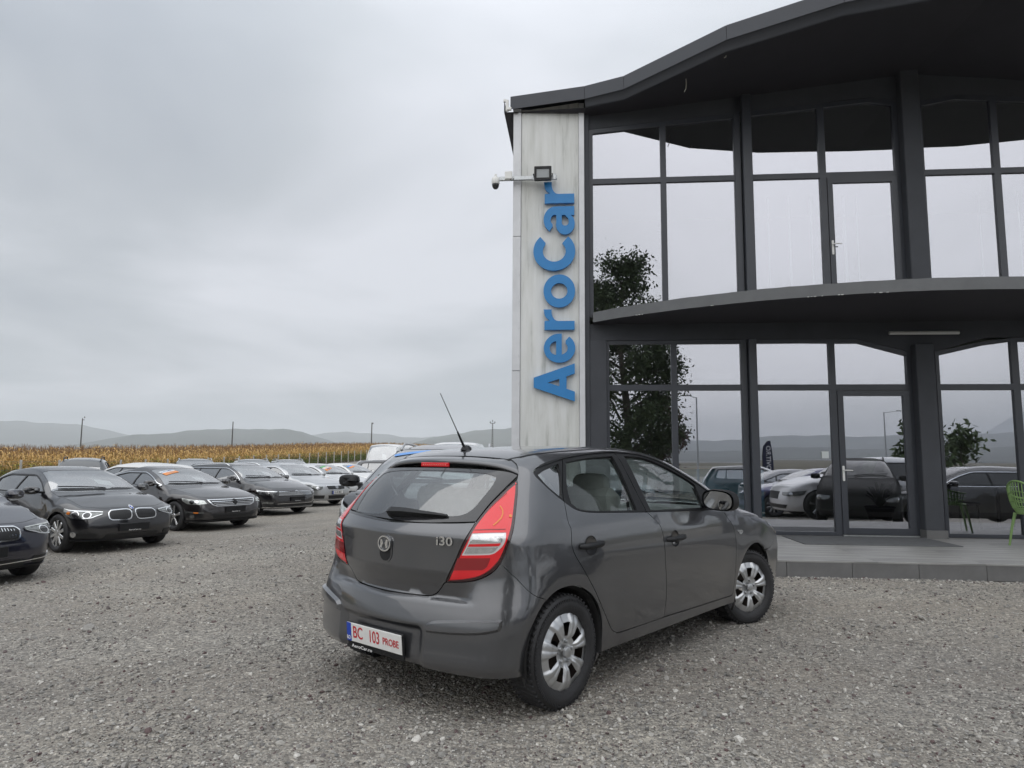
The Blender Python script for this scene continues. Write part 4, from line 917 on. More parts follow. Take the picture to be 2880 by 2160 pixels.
def build_car(name, s, col, label, front, wh='ten', Rw=.325, cat='car', chrome_line=False, rails=None, rail_mat=None, cabin=True, group=None, full=True, metal=.3, plate=None, sticker=None, mirror_col=True, tint=None):
    car = empty(name, label=label, cat=cat, group=group); P = paint('paint_%d_%d_%d' % tuple(int(c*1000) for c in col), col, metal, .28)
    wb, hw, h, xc, belt, fc = s.wb, s.hw, s.h, s.xc, s.belt, s.fc; ro, F_ = s.ro, s.wb+s.fo; sc = s.xa - s.R*math.pi/2; hs = .13 if full else .2
    L3 = lambda pts: s.q('lat', np.stack([np.array(pts)[:, 0], np.full(len(pts), -hw+.02), np.array(pts)[:, 1]], 1)); T2 = lambda L: [tuple(p) for p in L]
    ra = Rw + .045; arc_r = L3(circ(0, Rw-.005, ra, 208, -28, 26)); arc_f = L3(circ(wb, Rw-.005, ra, 208, -28, 26)); zb = .21
    yr = hw*.615 if s.kind != 'van' else hw*.80; xr0 = {'sedan': .02, 'coupe': .0}.get(s.kind, -ro+.46)
    rf = [(xr0, -yr*.97), (xr0+.4, -yr), (s.xw-.35, -yr*1.0), (s.xw, -yr*1.06)]; ws = [(s.xw, -yr*1.06), (xc-s.xc*0-.5, -hw*.76), (xc-.16, -hw*.845)]; bn = [(xc-.16, -hw*.845), (wb, -hw*.835), (F_-.38, -hw*.79)]
    on = lambda L: T2(s.q('lat', s.at('top', crv(L, closed=False, step=.05))[0]))
    rfl, wsl, bnl = on(rf), on(ws), on(bn)
    # glass line on the side
    y2 = (hw*.74)**2
    def zt(x): g = sstep(np.array(x), .6, 1.8); return float(np.interp(x + y2*(s.cf*g - s.cr*(1-g)), *s.top[:2]) - s.ct*y2)
    xg1 = xc-.20; xg0 = {'sedan': -.36, 'coupe': -.42}.get(s.kind, -ro+.52)
    if s.kind == 'van': xg0 = wb-1.35
    td = lambda x: min(h-.145, zt(x)-.085) if s.kind != 'van' else min(h*.84, zt(x)-.1)
    xs = np.linspace(xg0+.02, xg1-.03, 15); gt = [(x, max(td(x), belt+.05)) for x in xs]; gb = [(xg1, belt+.03), (xg1-.5, belt+.02), (1.0, belt+.02), (xg0+.15, belt+.045), (xg0, belt+.10)]
    dlo = crv(gt, [gt[-1], (xg1, belt+.03)], gb, [gb[-1], gt[0]], step=.06)
    tail = [(sc + .05, .60), (sc+.05, 1.0)]
    # rear end is closed by the same sheet as the side (seen by nobody in detail, still whole)
    zr_ = .62*h if s.kind in ('sedan', 'coupe') else .66*h
    nose = bnl[-1]; bump = s.hood - .10
    arf = [p for p in T2(arc_f[::-1])]; arr = [p for p in T2(arc_r[::-1])]
    rtop = T2(s.q('lat', s.at('top', [(xr0, -yr*.97)])[0]))
    bk = [(xr0, -yr*.97), (xr0-.35, -yr*1.1), (-ro+.34, -yr*1.05), (-ro+.20, -yr*.9)] if s.kind in ('sedan', 'coupe') else [(xr0, -yr*.97), (-ro+.34, -yr*.93)]
    bkl = on(bk); e0 = bkl[-1]
    outer = crv(rfl, wsl, bnl, [nose, (fc-.62, s.hood-.01)], [(fc-.62, s.hood-.01), (fc-.0, s.hood-.01)], [(fc, s.hood-.01), (fc, zb)], [(fc, zb), (arf[0][0], zb)], [(arf[0][0], zb)] + arf, [arf[-1], (arf[-1][0], zb)], [(arf[-1][0], zb), (arr[0][0], zb)], [(arr[0][0], zb)] + arr, [arr[-1], (arr[-1][0], zb)], [(arr[-1][0], zb), (sc, zb)], [(sc, zb), (sc, zr_)], [(sc, zr_), (e0[0]-.05, zr_)], [(e0[0]-.05, zr_), e0], bkl[::-1], step=.06)
    m = MB(); holes = [dlo]; xbp = (1.02 if s.kind != 'van' else wb-1.3); doors = []
    if full and s.kind != 'van':
        z0 = .30; fd = crv([(xbp, belt+.0), (xc-.28, belt+.0)], [(xc-.28, belt), (xc-.14, .80), (wb-Rw-.12, .62), (wb-Rw-.14, .40), (wb-Rw-.16, z0)], [(wb-Rw-.16, z0), (xbp+.04, z0)], [(xbp+.04, z0), (xbp+.02, .6), (xbp, belt)], step=.06)
        rd = crv([(xbp, belt), (xbp+.02, .6), (xbp+.04, z0)], [(xbp+.04, z0), (.52, z0)], [(.52, z0), (.46, .40), (.30, .62), (.06, .80), (-.02, belt+.0)], [(-.02, belt), (xbp, belt)], step=.06); doors = [fd, rd]
        dh = crv([(xc-.28, belt), (-.02, belt)], [(-.02, belt), (.06, .80), (.30, .62), (.46, .40), (.52, z0)], [(.52, z0), (wb-Rw-.16, z0)], [(wb-Rw-.16, z0), (wb-Rw-.14, .40), (wb-Rw-.12, .62), (xc-.14, .80), (xc-.28, belt)], step=.06); holes.append(dh)
    m.both(panel(s, 'lat', outer, holes, hs, 0, .02))
    mr = lambda L: [(x, -y) for x, y in reversed(L)]
    m.add(panel(s, 'top', inset(crv(rf, [rf[-1], (s.xw+.055, -yr*.5), (s.xw+.07, 0), (s.xw+.055, yr*.5), (s.xw, yr*1.06)], mr(rf), [(xr0, yr*.97), (xr0-.03, 0), (xr0, -yr*.97)], step=.06), .002), (), hs+.04))
    if s.kind in ('sedan', 'coupe'):
        x1, x2 = -.70, -ro+.20
        bq = [p for p in bk if True]
        one(panel(s, 'top', crv([(xr0, -yr*.97), (xr0-.35, -yr*1.1), (x1, -yr*1.09)], [(x1, -yr*1.09), (x1-.05, 0), (x1, yr*1.09)], [(x1, yr*1.09), (xr0-.35, yr*1.1), (xr0, yr*.97)], [(xr0, yr*.97), (xr0-.03, 0), (xr0, -yr*.97)], step=.07), (), .2, -.003), 'rear_window', M_DARKGLASS, car)
        m.add(panel(s, 'top', crv([(x1, -yr*1.09), (-ro+.34, -yr*1.05), (x2, -yr*.9)], [(x2, -yr*.9), (-ro+.10, 0), (x2, yr*.9)], [(x2, yr*.9), (-ro+.34, yr*1.05), (x1, yr*1.09)], [(x1, yr*1.09), (x1-.05, 0), (x1, -yr*1.09)], step=.07), (), .2))
    else:
        e1 = [(-ro+.34, -yr*.93)]
        one(panel(s, 'lat', crv([(e0[0]-.06, zr_), (sc, zr_)], [(sc, zr_), (2*sc-e0[0]+.06, zr_)], [(2*sc-e0[0]+.06, zr_), (2*sc-e0[0], e0[1])], [(2*sc-e0[0], e0[1]), (sc, e0[1]+.03), e0], [e0, (e0[0]-.06, zr_)], step=.08), (), .2, -.002), 'rear_window', M_DARKGLASS if s.kind != 'van' else P, car)
        m.add(panel(s, 'top', crv(bk, [bk[-1], (-ro+.28, 0), (bk[-1][0], -bk[-1][1])], mr(bk), [(xr0, yr*.97), (xr0-.03, 0), (xr0, -yr*.97)], step=.08), (), .2))
    m.build('body', P, car)
    one(panel(s, 'top', inset(crv(bn, [bn[-1], (F_-.22, -hw*.5), (F_-.17, 0), (F_-.22, hw*.5), (bn[-1][0], -bn[-1][1])], mr(bn), [(bn[0][0], -bn[0][1]), (xc+.0, hw*.5), (xc+.055, 0), (xc+.0, -hw*.5), bn[0]], step=.06), .004), (), hs-.02, .001), 'bonnet', P, car)
    nf = crv([(nose[0], nose[1]), (fc-.62, s.hood-.01)], [(fc-.62, s.hood-.01), (fc+.62, s.hood-.01)], [(fc+.62, s.hood-.01), (2*fc-nose[0], nose[1])], step=.05); tp = s.q('lat', s.at('top', crv([bn[-1], (F_-.22, -hw*.5), (F_-.17, 0), (F_-.22, hw*.5), (bn[-1][0], -bn[-1][1])], closed=False, step=.05))[0])
    one(panel(s, 'lat', np.concatenate([nf, tp[::-1][1:-1]]), (), .1, -.001), 'nose_panel', P, car)
    wso = crv(ws, [ws[-1], (xc+.0, -hw*.5), (xc+.055, 0), (xc+.0, hw*.5), (ws[-1][0], -ws[-1][1])], mr(ws), [(s.xw, yr*1.06), (s.xw+.055, yr*.5), (s.xw+.07, 0), (s.xw+.055, -yr*.5), (s.xw, -yr*1.06)], step=.05)
    W_ = one(panel(s, 'top', inset(wso, .004), (), .14, -.003, .008), 'windscreen', tint or M_WSCREEN, car)
    one(panel(s, 'top', crv([(xc-.17, -hw*.80), (xc-.03, -hw*.5), (xc+.025, 0), (xc-.03, hw*.5), (xc-.17, hw*.80)], [(xc-.17, hw*.80), (xc-.115, hw*.5), (xc-.06, 0), (xc-.115, -hw*.5), (xc-.17, -hw*.80)], step=.06), (), .1, .001, 0), 'scuttle', M_BLACK, W_)
    wp = s.at('top', crv([(xc-.03, hw*.1), (xc-.12, -hw*.35), (xc-.22, -hw*.70)], closed=False), .02)[0]; one(tube(wp, .010, 5), 'wiper', M_BLACK, W_)
    for sd in (1, -1):
        mm = (lambda c: c) if sd == 1 else mirror
        frp = crv(gt, [gt[-1], (xg1, belt+.03)], gb, [gb[-1], gt[0]], step=.06)
        wins = []
        ed = [xg0] + ([.05] if s.kind not in ('van',) else []) + [xbp] + [xg1+.02]
        def seg(a, b_):
            a2, b2 = max(a, xg0+.03)+.022, min(b_, xg1-.03)-.022; t_ = [(x, max(td(x), belt+.05)-.022) for x in np.linspace(a2, b2, 8)]; lb = [(x, float(np.interp(x, [xg0, xg0+.15, 1.0, xg1-.5, xg1], [belt+.10, belt+.045, belt+.02, belt+.02, belt+.03]))+.022) for x in np.linspace(b2, a2, 6)]
            if b_ > xg1: lb = [(xg1-.03, belt+.055)] + lb[1:] 
            return crv(t_, [t_[-1], lb[0]], lb, [lb[-1], t_[0]], step=.07)
        gl_ = [seg(a, b_) for a, b_ in zip(ed[:-1], ed[1:]) if b_-a > .16]
        fr = one(mm(panel(s, 'lat', inset(frp, .002), gl_, .16, -.002, .01)), 'window_frame', M_BLACK, car)
        for g in gl_: one(mm(panel(s, 'lat', inset(g, -.003), (), .2, -.012, 0)), 'window', M_DARKGLASS if tint is None else tint, fr)
        if chrome_line: one(mm(stripe(s, 'lat', gt + [(xg1, belt+.03)], .016, .004)), 'chrome_strip', M_CHROME, fr); one(mm(stripe(s, 'lat', gb, .012, .004)), 'chrome_strip', M_CHROME, fr)
        for i, d in enumerate(doors):
            dr = one(mm(panel(s, 'lat', inset(d, .003), (), hs, 0, .015)), 'door', P, car); hx, hz = (xbp+.10 if i == 0 else .10), belt-.12; p = s.at('lat', [(hx, hz), (hx+.05, hz), (hx+.12, hz), (hx+.17, hz)])[0] + np.array([(0, .004, 0), (0, -.03, 0), (0, -.03, 0), (0, .004, 0)]); one(mm(tube(p, .013, 6)), 'door_handle', P, dr)
        # mirror
        if full:
            c0 = np.array((xc-.34, -hw-.085, belt+.085)); G = np.zeros((7, 15, 3)); f_ = lambda t: math.copysign(abs(t)**.7, t)
            for i, v in enumerate(np.linspace(-1, 1, 7)):
                for j in range(15): a = 2*math.pi*j/14; r_ = max(0, 1-max(0, v)**2.2)**.5; G[i, j] = c0 + np.array((v*.07 + .02*f_(math.cos(a)), .115*f_(math.cos(a))*r_, .068*f_(math.sin(a))*r_))
            mo = one(mm(grid_chunk(G)), 'wing_mirror', P if mirror_col else M_BLACK, car); ring = G[0, :-1]; one(mm(((ring-ring.mean(0))*.86 + ring.mean(0) - (.004, 0, 0), [tuple(range(14))], np.tile((-1., 0, 0), (14, 1)))), 'mirror_glass', M_MIRROR, mo); one(mm(beam((xc-.30, -hw*.90, belt+.05), (xc-.33, -hw-.03, belt+.05), .06, .035, b=.01)), 'mirror_arm', M_BLACK, mo)
        if rails: one(mm(tube(s.at('top', crv([(xr0+.05, -yr*.93), (xr0+.5, -yr*.97), (s.xw-.5, -yr*.97), (s.xw-.12, -yr*1.0)], closed=False, step=.1))[0] + np.array([(0, 0, z) for z in np.interp(np.linspace(0, 1, len(crv([(xr0+.05, -yr*.93), (xr0+.5, -yr*.97), (s.xw-.5, -yr*.97), (s.xw-.12, -yr*1.0)], closed=False, step=.1))), [0, .12, .88, 1], [0, rails, rails, 0])]), .017, 6)), 'roof_rail', rail_mat or M_CHROME, car)
        wheel(wh, car, (0, (-hw+.105)*sd, Rw), 0, sd == -1, Rw, .21); wheel(wh, car, (wb, (-hw+.105)*sd, Rw), 0, sd == -1, Rw, .21)
    # face: outlines given as (distance from the centre line along the sheet, height)
    for nm, pts, mt, off, both_, subs in front:
        for sd in ((1, -1) if both_ else (1,)):
            mm = (lambda c: c) if sd == 1 else mirror; cv = lambda L: crv(*[[(fc-a, z) for a, z in g] for g in L], step=.03)
            o = one(mm(panel(s, 'lat', cv(pts), (), .07, off, .012)), nm, mt, car)
            for n2, p2, m2, o2 in subs: one(mm(panel(s, 'lat', cv(p2), (), .06, o2, .006)), n2, m2, o)
    # underside, arches, cabin
    u = MB(); u.add(box(((F_-ro)/2, 0, .27), (F_+ro-.5, 2*hw-.55, .10)))
    for x in (0, wb): u.both(xf(lathe([(ra-.004, -.26), (ra-.004, .0), (ra-.05, .30), (.001, .32)], 20, 'z', (0, 0, 0), math.radians(-14), math.radians(194)), (x, -hw+.31, Rw-.005), M=np.array(((1, 0, 0), (0, 0, 1), (0, 1, 0.)))))
    u.build('underbody', M_DARK, car)
    if cabin:
        cb = MB(); cb.add(box(((xc+xg0)/2-.05, 0, belt-.32), (xc-xg0-.1, 2*hw-.30, .10))); cb.add(box((xc-.32, 0, belt-.06), (.46, 2*hw-.34, .16), .05)); cb.build('cabin_floor', M_SEATD, car)
        for x, y in ((xbp+.05, -.36), (xbp+.05, .36), (.12, -.36), (.12, .36)):
            st = MB(); st.add(xf(box((0, 0, .30), (.15, .48, .62), .05), (x, y, belt-.38), M=np.array(((1, 0, -.28), (0, 1, 0), (0, 0, 1.))))); st.add(box((x-.17, y, belt+.265), (.10, .27, .17), .04)); st.build('seat', M_SEATD if (x+y) else M_SEATD, car)
        one(tube([(xc-.66-.05*math.cos(a), .36+.18*math.sin(a), belt-.02+.17*math.cos(a)) for a in np.linspace(0, 2*math.pi, 17)[:-1]], .014, 6, True), 'steering_wheel', M_BLACK, car)
        rm = s.at('top', [(s.xw+.16, 0)])[0][0]; one(box((rm[0]-.03, 0, rm[2]-.09), (.03, .22, .06), .012), 'rear_view_mirror', M_BLACK, car)
        one(panel(s, 'top', crv([(xc-.26, .10), (xc-.22, .38)], [(xc-.22, .38), (xc-.38, .36)], [(xc-.38, .36), (xc-.42, .08)], [(xc-.42, .08), (xc-.26, .10)]), (), .2, -.05, 0), 'paper_sheet', M_PLATE, car)
    if plate:
        txt, pz, px_, holder = plate; fr = lambda c, z, x: xf(c, (x, 0, z), M=np.array(((0, -1, 0), (1, 0, 0), (0, 0, 1.))))
        pt = s.at('lat', [(fc, pz)])[0][0]; H_ = one(fr(box((0, .004, 0), (.53, .022, .125), .004), pz, pt[0]+.012), 'plate_holder', M_BLACK, car)
        if holder: one(fr(text_chunk('AeroCar.ro', .030, .001, .012, 1.5), pz-.05, pt[0]+.024), 'lettering', M_WHITE, H_)
        if txt:
            N_ = one(fr(box((0, -.010, .004), (.50, .008, .105), .002), pz, pt[0]+.012), 'number_plate', M_PLATE, car); one(fr(box((-.229, -.0146, .004), (.042, .002, .105)), pz, pt[0]+.012), 'blue_band', M_EUBLUE, N_); one(fr(text_chunk(txt, .092, .001, .006, .80), pz+.004, pt[0]+.0275), 'lettering', M_BLACK, N_)
    if sticker:
        for k, (c1, tx_) in enumerate(sticker):
            x0, y0 = s.xw+.27+.125*k, -hw*.40+.02*k; q = [(x0, y0-.22), (x0-.13, y0+.20), (x0-.015, y0+.23), (x0+.115, y0-.19)]; o = one(panel(s, 'top', crv(*[[q[i], q[(i+1) % 4]] for i in range(4)]), (), .2, .003, 0), 'windscreen_sticker', c1, W_)
            if tx_:
                cc, nn = s.at('top', [np.mean(q, 0)], .006); cc, nn = cc[0], nn[0]; yy = s.at('top', [(q[0][0]*.5+q[3][0]*.5, q[0][1]*.5+q[3][1]*.5)], .006)[0][0]; xx = cc - yy; xx /= np.linalg.norm(xx); zz = np.cross(xx, -nn); zz = -zz if zz[2] < 0 else zz
                one(xf(text_chunk(tx_, .080, .001, .02, 1.0), cc, M=np.stack([xx, -nn, zz], 1)), 'lettering', M_STKTXT[k % 2], o)
    return car
M_STK = {'white': pm('sticker_white', (.78, .80, .82), .4), 'orange': pm('sticker_orange', (.80, .27, .06), .4), 'green': pm('sticker_green', (.10, .38, .12), .4), 'blue': pm('sticker_blue', (.10, .30, .70), .4)}
M_STKTXT = (pm('sticker_text_blue', (.03, .13, .32), .5), pm('sticker_text_light', (.72, .45, .32), .5))
M_HLDARK = pm('lamp_projector', (.10, .105, .11), .12, .8)
M_LAMPCLEAR = pm('lamp_unit_clear', (.50, .52, .50), .15, .55, coat=.8, var=.35, vscale=22)
M_LAMPGREY = pm('lamp_unit_grey', (.19, .20, .195), .14, .6, coat=.9, var=.5, vscale=16)
M_LAMPDARK = pm('lamp_unit_dark', (.06, .062, .065), .12, .5, coat=.9, var=.5, vscale=16)
MAT['paint_8_8_9'] = pm('matte_black_body', (.007, .007, .008), .6, spec=.15)
M_GRILLE = pm('grille_black', (.012, .012, .013), .4)
def ring_(a, z, r, n=14): return [[(a + r*math.cos(t), z + r*math.sin(t)) for t in np.linspace(0, 2*math.pi, n)]]
def quad_(*p): return [[p[i], p[(i+1) % len(p)]] for i in range(len(p))]
def rr_(a0, z0, a1, z1, r=.02): return [[tuple(q) for q in rrect(a0, z0, a1, z1, r, 4)] + [tuple(rrect(a0, z0, a1, z1, r, 4)[0])]]
def front_bmw(z=.0, five=False):
    k0, k1, kz0, kz1 = .026, .385, .540+z, .715+z
    kid = [[(k0+.02, kz1-.01), (k0+.10, kz1+.004), (k1-.04, kz1-.006)], [(k1-.04, kz1-.006), (k1, kz1-.05), (k1-.02, kz0+.03), (k1-.07, kz0)], [(k1-.07, kz0), (k0+.08, kz0-.004), (k0+.015, kz0+.03), (k0, kz1-.05), (k0+.02, kz1-.01)]]
    kin = [[(k0+.032, kz1-.022), (k0+.10, kz1-.010), (k1-.046, kz1-.020)], [(k1-.046, kz1-.020), (k1-.015, kz1-.055), (k1-.034, kz0+.036), (k1-.075, kz0+.014)], [(k1-.075, kz0+.014), (k0+.085, kz0+.010), (k0+.030, kz0+.04), (k0+.015, kz1-.052), (k0+.032, kz1-.022)]]
    bars = [('grille_bar', quad_((a, kz0+.02), (a+.007, kz0+.02), (a+.009, kz1-.024), (a+.002, kz1-.024)), M_CHROME if five else M_BLACK, .010) for a in np.linspace(k0+.05, k1-.065, 9)]
    hl = [[(.450, .690+z), (.60, .705+z), (.86, .728+z), (1.02, .748+z)], [(1.02, .748+z), (.97, .66+z), (.86, .60+z)], [(.86, .60+z), (.62, .592+z), (.54, .625+z), (.450, .652+z)], [(.450, .652+z), (.450, .690+z)]]
    brow = [[(.455, .688+z), (.60, .703+z), (.86, .726+z), (1.015, .746+z)], [(1.015, .746+z), (.95, .726+z), (.86, .710+z), (.60, .692+z), (.455, .678+z)], [(.455, .678+z), (.455, .688+z)]]
    low = [[(.46, .655+z), (.54, .628+z), (.62, .598+z), (.86, .606+z), (.96, .668+z)], [(.96, .668+z), (.94, .650+z), (.855, .594+z), (.62, .586+z), (.53, .618+z), (.46, .645+z)], [(.46, .645+z), (.46, .655+z)]]
    return [('kidney_grille', kid, M_CHROME, .010, True, [('grille_mesh', kin, M_GRILLE, .012)] + bars),
            ('headlamp', hl, M_LAMPGREY, .004, True, [('brow', brow, M_LAMPCLEAR if five else M_CHROME, .007), ('lower_trim', low, M_CHROME, .007), ('light_ring', ring_(.64, .640+z, .052), M_CHROME, .006), ('projector', ring_(.64, .640+z, .040), M_LAMPDARK, .009), ('light_ring', ring_(.785, .650+z, .055), M_CHROME, .006), ('projector', ring_(.785, .650+z, .042), M_LAMPDARK, .009), ('indicator', quad_((.88, .65+z), (.94, .66+z), (.92, .70+z), (.87, .695+z)), M_AMBER, .006)]),
            ('badge', ring_(0, .742+z, .034), M_CHROME, .008, False, [('badge_quarter', [[(0, .735+z), (.026, .735+z)], [(.026, .735+z), (.018, .753+z), (0, .761+z)], [(0, .761+z), (0, .735+z)]], M_EUBLUE, .011), ('badge_quarter', [[(0, .735+z), (-.026, .735+z)], [(-.026, .735+z), (-.018, .717+z), (0, .709+z)], [(0, .709+z), (0, .735+z)]], M_EUBLUE, .011)]),
            ('air_intake', quad_((-.38, .32), (.38, .32), (.43, .235), (-.43, .235)), M_GRILLE, .003, False, []),
            ('side_intake', [[(.50, .34), (.80, .355), (.94, .40)], [(.94, .40), (.90, .30), (.82, .27)], [(.82, .27), (.52, .255), (.50, .34)]], M_GRILLE, .003, True, [('fog_lamp', ring_(.80, .325, .045), M_REFLECTOR, .008)] + ([('chrome_strip', quad_((.12, .272), (.74, .305), (.74, .317), (.12, .284)), M_CHROME, .009)] if five else [])),
            ('splitter', quad_((-.95, .215), (.95, .215), (.97, .235), (-.97, .235)), M_BLACK, .010, False, [])]
def vw_badge(z, r, mat): return ('badge', ring_(0, z, r), mat, .014, False, [('badge_field', ring_(0, z, r*.80), M_GRILLE, .016), ('badge_letter', quad_((-.45*r, z+.68*r), (-.25*r, z+.74*r), (0, z+.22*r), (.25*r, z+.74*r), (.45*r, z+.68*r), (.12*r, z+.06*r), (-.12*r, z+.06*r)), mat, .019), ('badge_letter', quad_((-.72*r, z+.28*r), (-.52*r, z+.30*r), (-.28*r, z-.30*r), (0, z+.02*r), (.28*r, z-.30*r), (.52*r, z+.30*r), (.72*r, z+.28*r), (.34*r, z-.70*r), (.20*r, z-.66*r), (0, z-.28*r), (-.20*r, z-.66*r), (-.34*r, z-.70*r)), mat, .019)])
def front_cc():
    g = quad_((-.53, .700), (.53, .700), (.44, .585), (.36, .548), (-.36, .548), (-.44, .585)); gi = quad_((-.485, .683), (.485, .683), (.415, .597), (.345, .565), (-.345, .565), (-.415, .597))
    return [('grille', g, M_CHROME, .008, False, [('grille_mesh', gi, M_GRILLE, .012)] + [('grille_bar', quad_((-w, z), (w, z), (w-.01, z-.013), (-w+.01, z-.013)), M_CHROME, .015) for w, z in ((.45, .655), (.42, .622), (.385, .590))]), vw_badge(.628, .065, M_BLACK),
            ('headlamp', [[(.57, .685), (.72, .70), (.98, .735)], [(.98, .735), (.95, .67), (.84, .607)], [(.84, .607), (.70, .597), (.52, .612)], [(.52, .612), (.57, .685)]], M_LAMPCLEAR, .004, True, [('projector', ring_(.76, .650, .042), M_HLDARK, .008), ('light_ring', ring_(.68, .655, .034), M_REFLECTOR, .008)]),
            ('lower_grille', quad_((-.46, .395), (.46, .395), (.38, .27), (-.38, .27)), M_GRILLE, .003, False, [('grille_bar', quad_((-.42, .345), (.42, .345), (.41, .335), (-.41, .335)), M_BLACK, .008)]),
            ('side_intake', quad_((.55, .43), (.90, .45), (.88, .30), (.58, .30)), M_GRILLE, .003, True, [('indicator', quad_((.56, .435), (.88, .452), (.87, .418), (.57, .405)), M_LAMPGREY, .009), ('indicator', quad_((.64, .434), (.72, .437), (.71, .412), (.64, .409)), M_AMBER, .011), ('fog_lamp', ring_(.74, .345, .042), M_LAMPGREY, .008), ('slat', quad_((.58, .385), (.88, .385), (.88, .378), (.58, .378)), M_BLACK, .009)]),
            ('splitter', quad_((-.98, .225), (.98, .225), (1.0, .25), (-1.0, .25)), M_BLACK, .014, False, [])]
def front_b8():
    bars = [('grille_bar', quad_((-.50, z), (.50, z), (.50, z-.014), (-.50, z-.014)), M_CHROME, .012) for z in (.682, .650, .618, .590)]
    return [('grille', quad_((-.52, .692), (.52, .692), (.48, .575), (-.48, .575)), M_GRILLE, .006, False, bars), vw_badge(.642, .060, M_CHROME),
            ('headlamp', [[(.53, .690), (.75, .703), (1.05, .735)], [(1.05, .735), (.95, .62), (.86, .585)], [(.86, .585), (.55, .575), (.48, .60), (.53, .690)]], M_LAMPDARK, .004, True, [('chrome_strip', [[(.53, .690), (.75, .703), (1.04, .733)], [(1.04, .733), (.99, .700), (.75, .680), (.53, .672)], [(.53, .672), (.53, .690)]], M_CHROME, .008), ('chrome_strip', [[(1.04, .733), (.97, .63), (.87, .588)], [(.87, .588), (.94, .64), (.99, .72), (1.04, .733)]], M_CHROME, .008), ('projector', ring_(.72, .63, .03), M_REFLECTOR, .008)]),
            ('lower_grille', quad_((-.80, .36), (.80, .36), (.76, .27), (-.76, .27)), M_GRILLE, .003, False, [('chrome_strip', quad_((-.52, .352), (.52, .352), (.52, .340), (-.52, .340)), M_CHROME, .009)]), ('fog_lamp', quad_((.60, .395), (.86, .405), (.84, .345), (.62, .345)), M_LAMPGREY, .008, True, []),
            ('chrome_strip', quad_((-.95, .238), (.95, .238), (.97, .252), (-.97, .252)), M_CHROME, .010, False, [])]
def front_b6(c=None):
    return [('grille', quad_((-.36, .715), (.36, .715), (.30, .565), (-.30, .565)), M_CHROME, .006, False, [('grille_mesh', quad_((-.34, .70), (.34, .70), (.285, .58), (-.285, .58)), M_GRILLE, .010)] + [('grille_bar', quad_((-.32, z), (.32, z), (.32, z-.008), (-.32, z-.008)), M_HLDARK, .013) for z in (.675, .645, .615)]), vw_badge(.655, .055, M_CHROME),
            ('headlamp', [[(.44, .685), (.70, .705), (.92, .735)], [(.92, .735), (.90, .62), (.82, .575)], [(.82, .575), (.58, .565), (.47, .60), (.44, .685)]], M_LAMPGREY, .004, True, [('projector', ring_(.74, .645, .05), M_REFLECTOR, .008), ('projector', ring_(.58, .635, .045), M_REFLECTOR, .008)]),
            ('lower_grille', quad_((-.30, .385), (.30, .385), (.28, .265), (-.28, .265)), M_GRILLE, .004, False, []), ('side_intake', quad_((.40, .39), (.86, .40), (.84, .28), (.42, .28)), M_GRILLE, .004, True, []), ('chrome_strip', quad_((-.92, .238), (.92, .238), (.94, .252), (-.94, .252)), M_CHROME, .010, False, [])]
def front_plain():
    return [('grille', quad_((-.34, .70), (.34, .70), (.28, .50), (-.28, .50)), M_GRILLE, .006, False, []), ('headlamp', [[(.44, .69), (.70, .71), (.98, .745)], [(.98, .745), (.92, .64), (.80, .60)], [(.80, .60), (.50, .60), (.44, .69)]], M_LAMPGREY, .004, True, [('projector', ring_(.70, .655, .038), M_REFLECTOR, .008)]), ('lower_grille', quad_((-.62, .37), (.62, .37), (.56, .27), (-.56, .27)), M_GRILLE, .004, False, [])]
def front_mpv():
    return [('grille', quad_((-.34, .74), (.34, .74), (.38, .60), (-.38, .60)), M_GRILLE, .006, False, []), ('headlamp', [[(.46, .80), (.66, .905), (.86, .965), (1.03, .985)], [(1.03, .985), (1.06, .90), (1.01, .80)], [(1.01, .80), (.80, .765), (.60, .76), (.46, .80)]], M_LAMPCLEAR, .006, True, [('projector', ring_(.72, .835, .058), M_REFLECTOR, .010), ('projector', ring_(.90, .865, .062), M_REFLECTOR, .010)]), ('rub_strip', quad_((.40, .62), (1.10, .64), (1.10, .59), (.40, .57)), M_BLACK, .014, True, []), ('fog_recess', quad_((.66, .50), (.98, .51), (.98, .32), (.70, .32)), M_BLACK, .004, True, [('fog_lamp', ring_(.84, .42, .05), M_REFLECTOR, .010)]), ('air_intake', quad_((-.55, .50), (.55, .50), (.50, .33), (-.50, .33)), M_GRILLE, .004, False, [])]
def place(car, x, y, head, z=None):
    car.location = (x, y, float(gz(x, y)) if z is None else z); car.rotation_euler = (0, 0, math.radians(head)); return car
def byfl(car, s, px, py, head=-27.0):
    """stand a car so that its front left tyre meets the ground at (px, py)"""
    a = math.radians(head); f = np.array((math.cos(a), math.sin(a))); l = np.array((-f[1], f[0])); o = np.array((px, py)) - f*s.wb - l*(s.hw-.06); car.location = (o[0], o[1], float(gz(px-.6, py-.6))); car.rotation_euler = (0, 0, a); return car
ROW = 'cars parked in a row along the gravel yard'
s3 = gshape(2.81, .776, 1.04, .905, 1.43, 'sedan', .745, .94)
byfl(build_car('sedan_car', s3, (.006, .006, .009), 'glossy black sedan with twin kidney grille and multi-spoke alloy wheel', front_bmw(), 'ten', .325, plate=(None, .415, 0, True), group=ROW), s3, -6.77, 13.24, -32)
s5 = gshape(2.97, .83, 1.10, .93, 1.46, 'sedan', .755, .96)
byfl(build_car('sedan_car', s5, (.006, .007, .020), 'dark blue sedan cut off by the left edge with a chrome-barred kidney grille', front_bmw(.012, True), 'five', .335, plate=(None, .43, 0, True), group=ROW), s5, -6.55, 9.45, -30)
scc = gshape(2.71, .93, 1.16, .925, 1.417, 'coupe', .735, .95, rake=1.0)
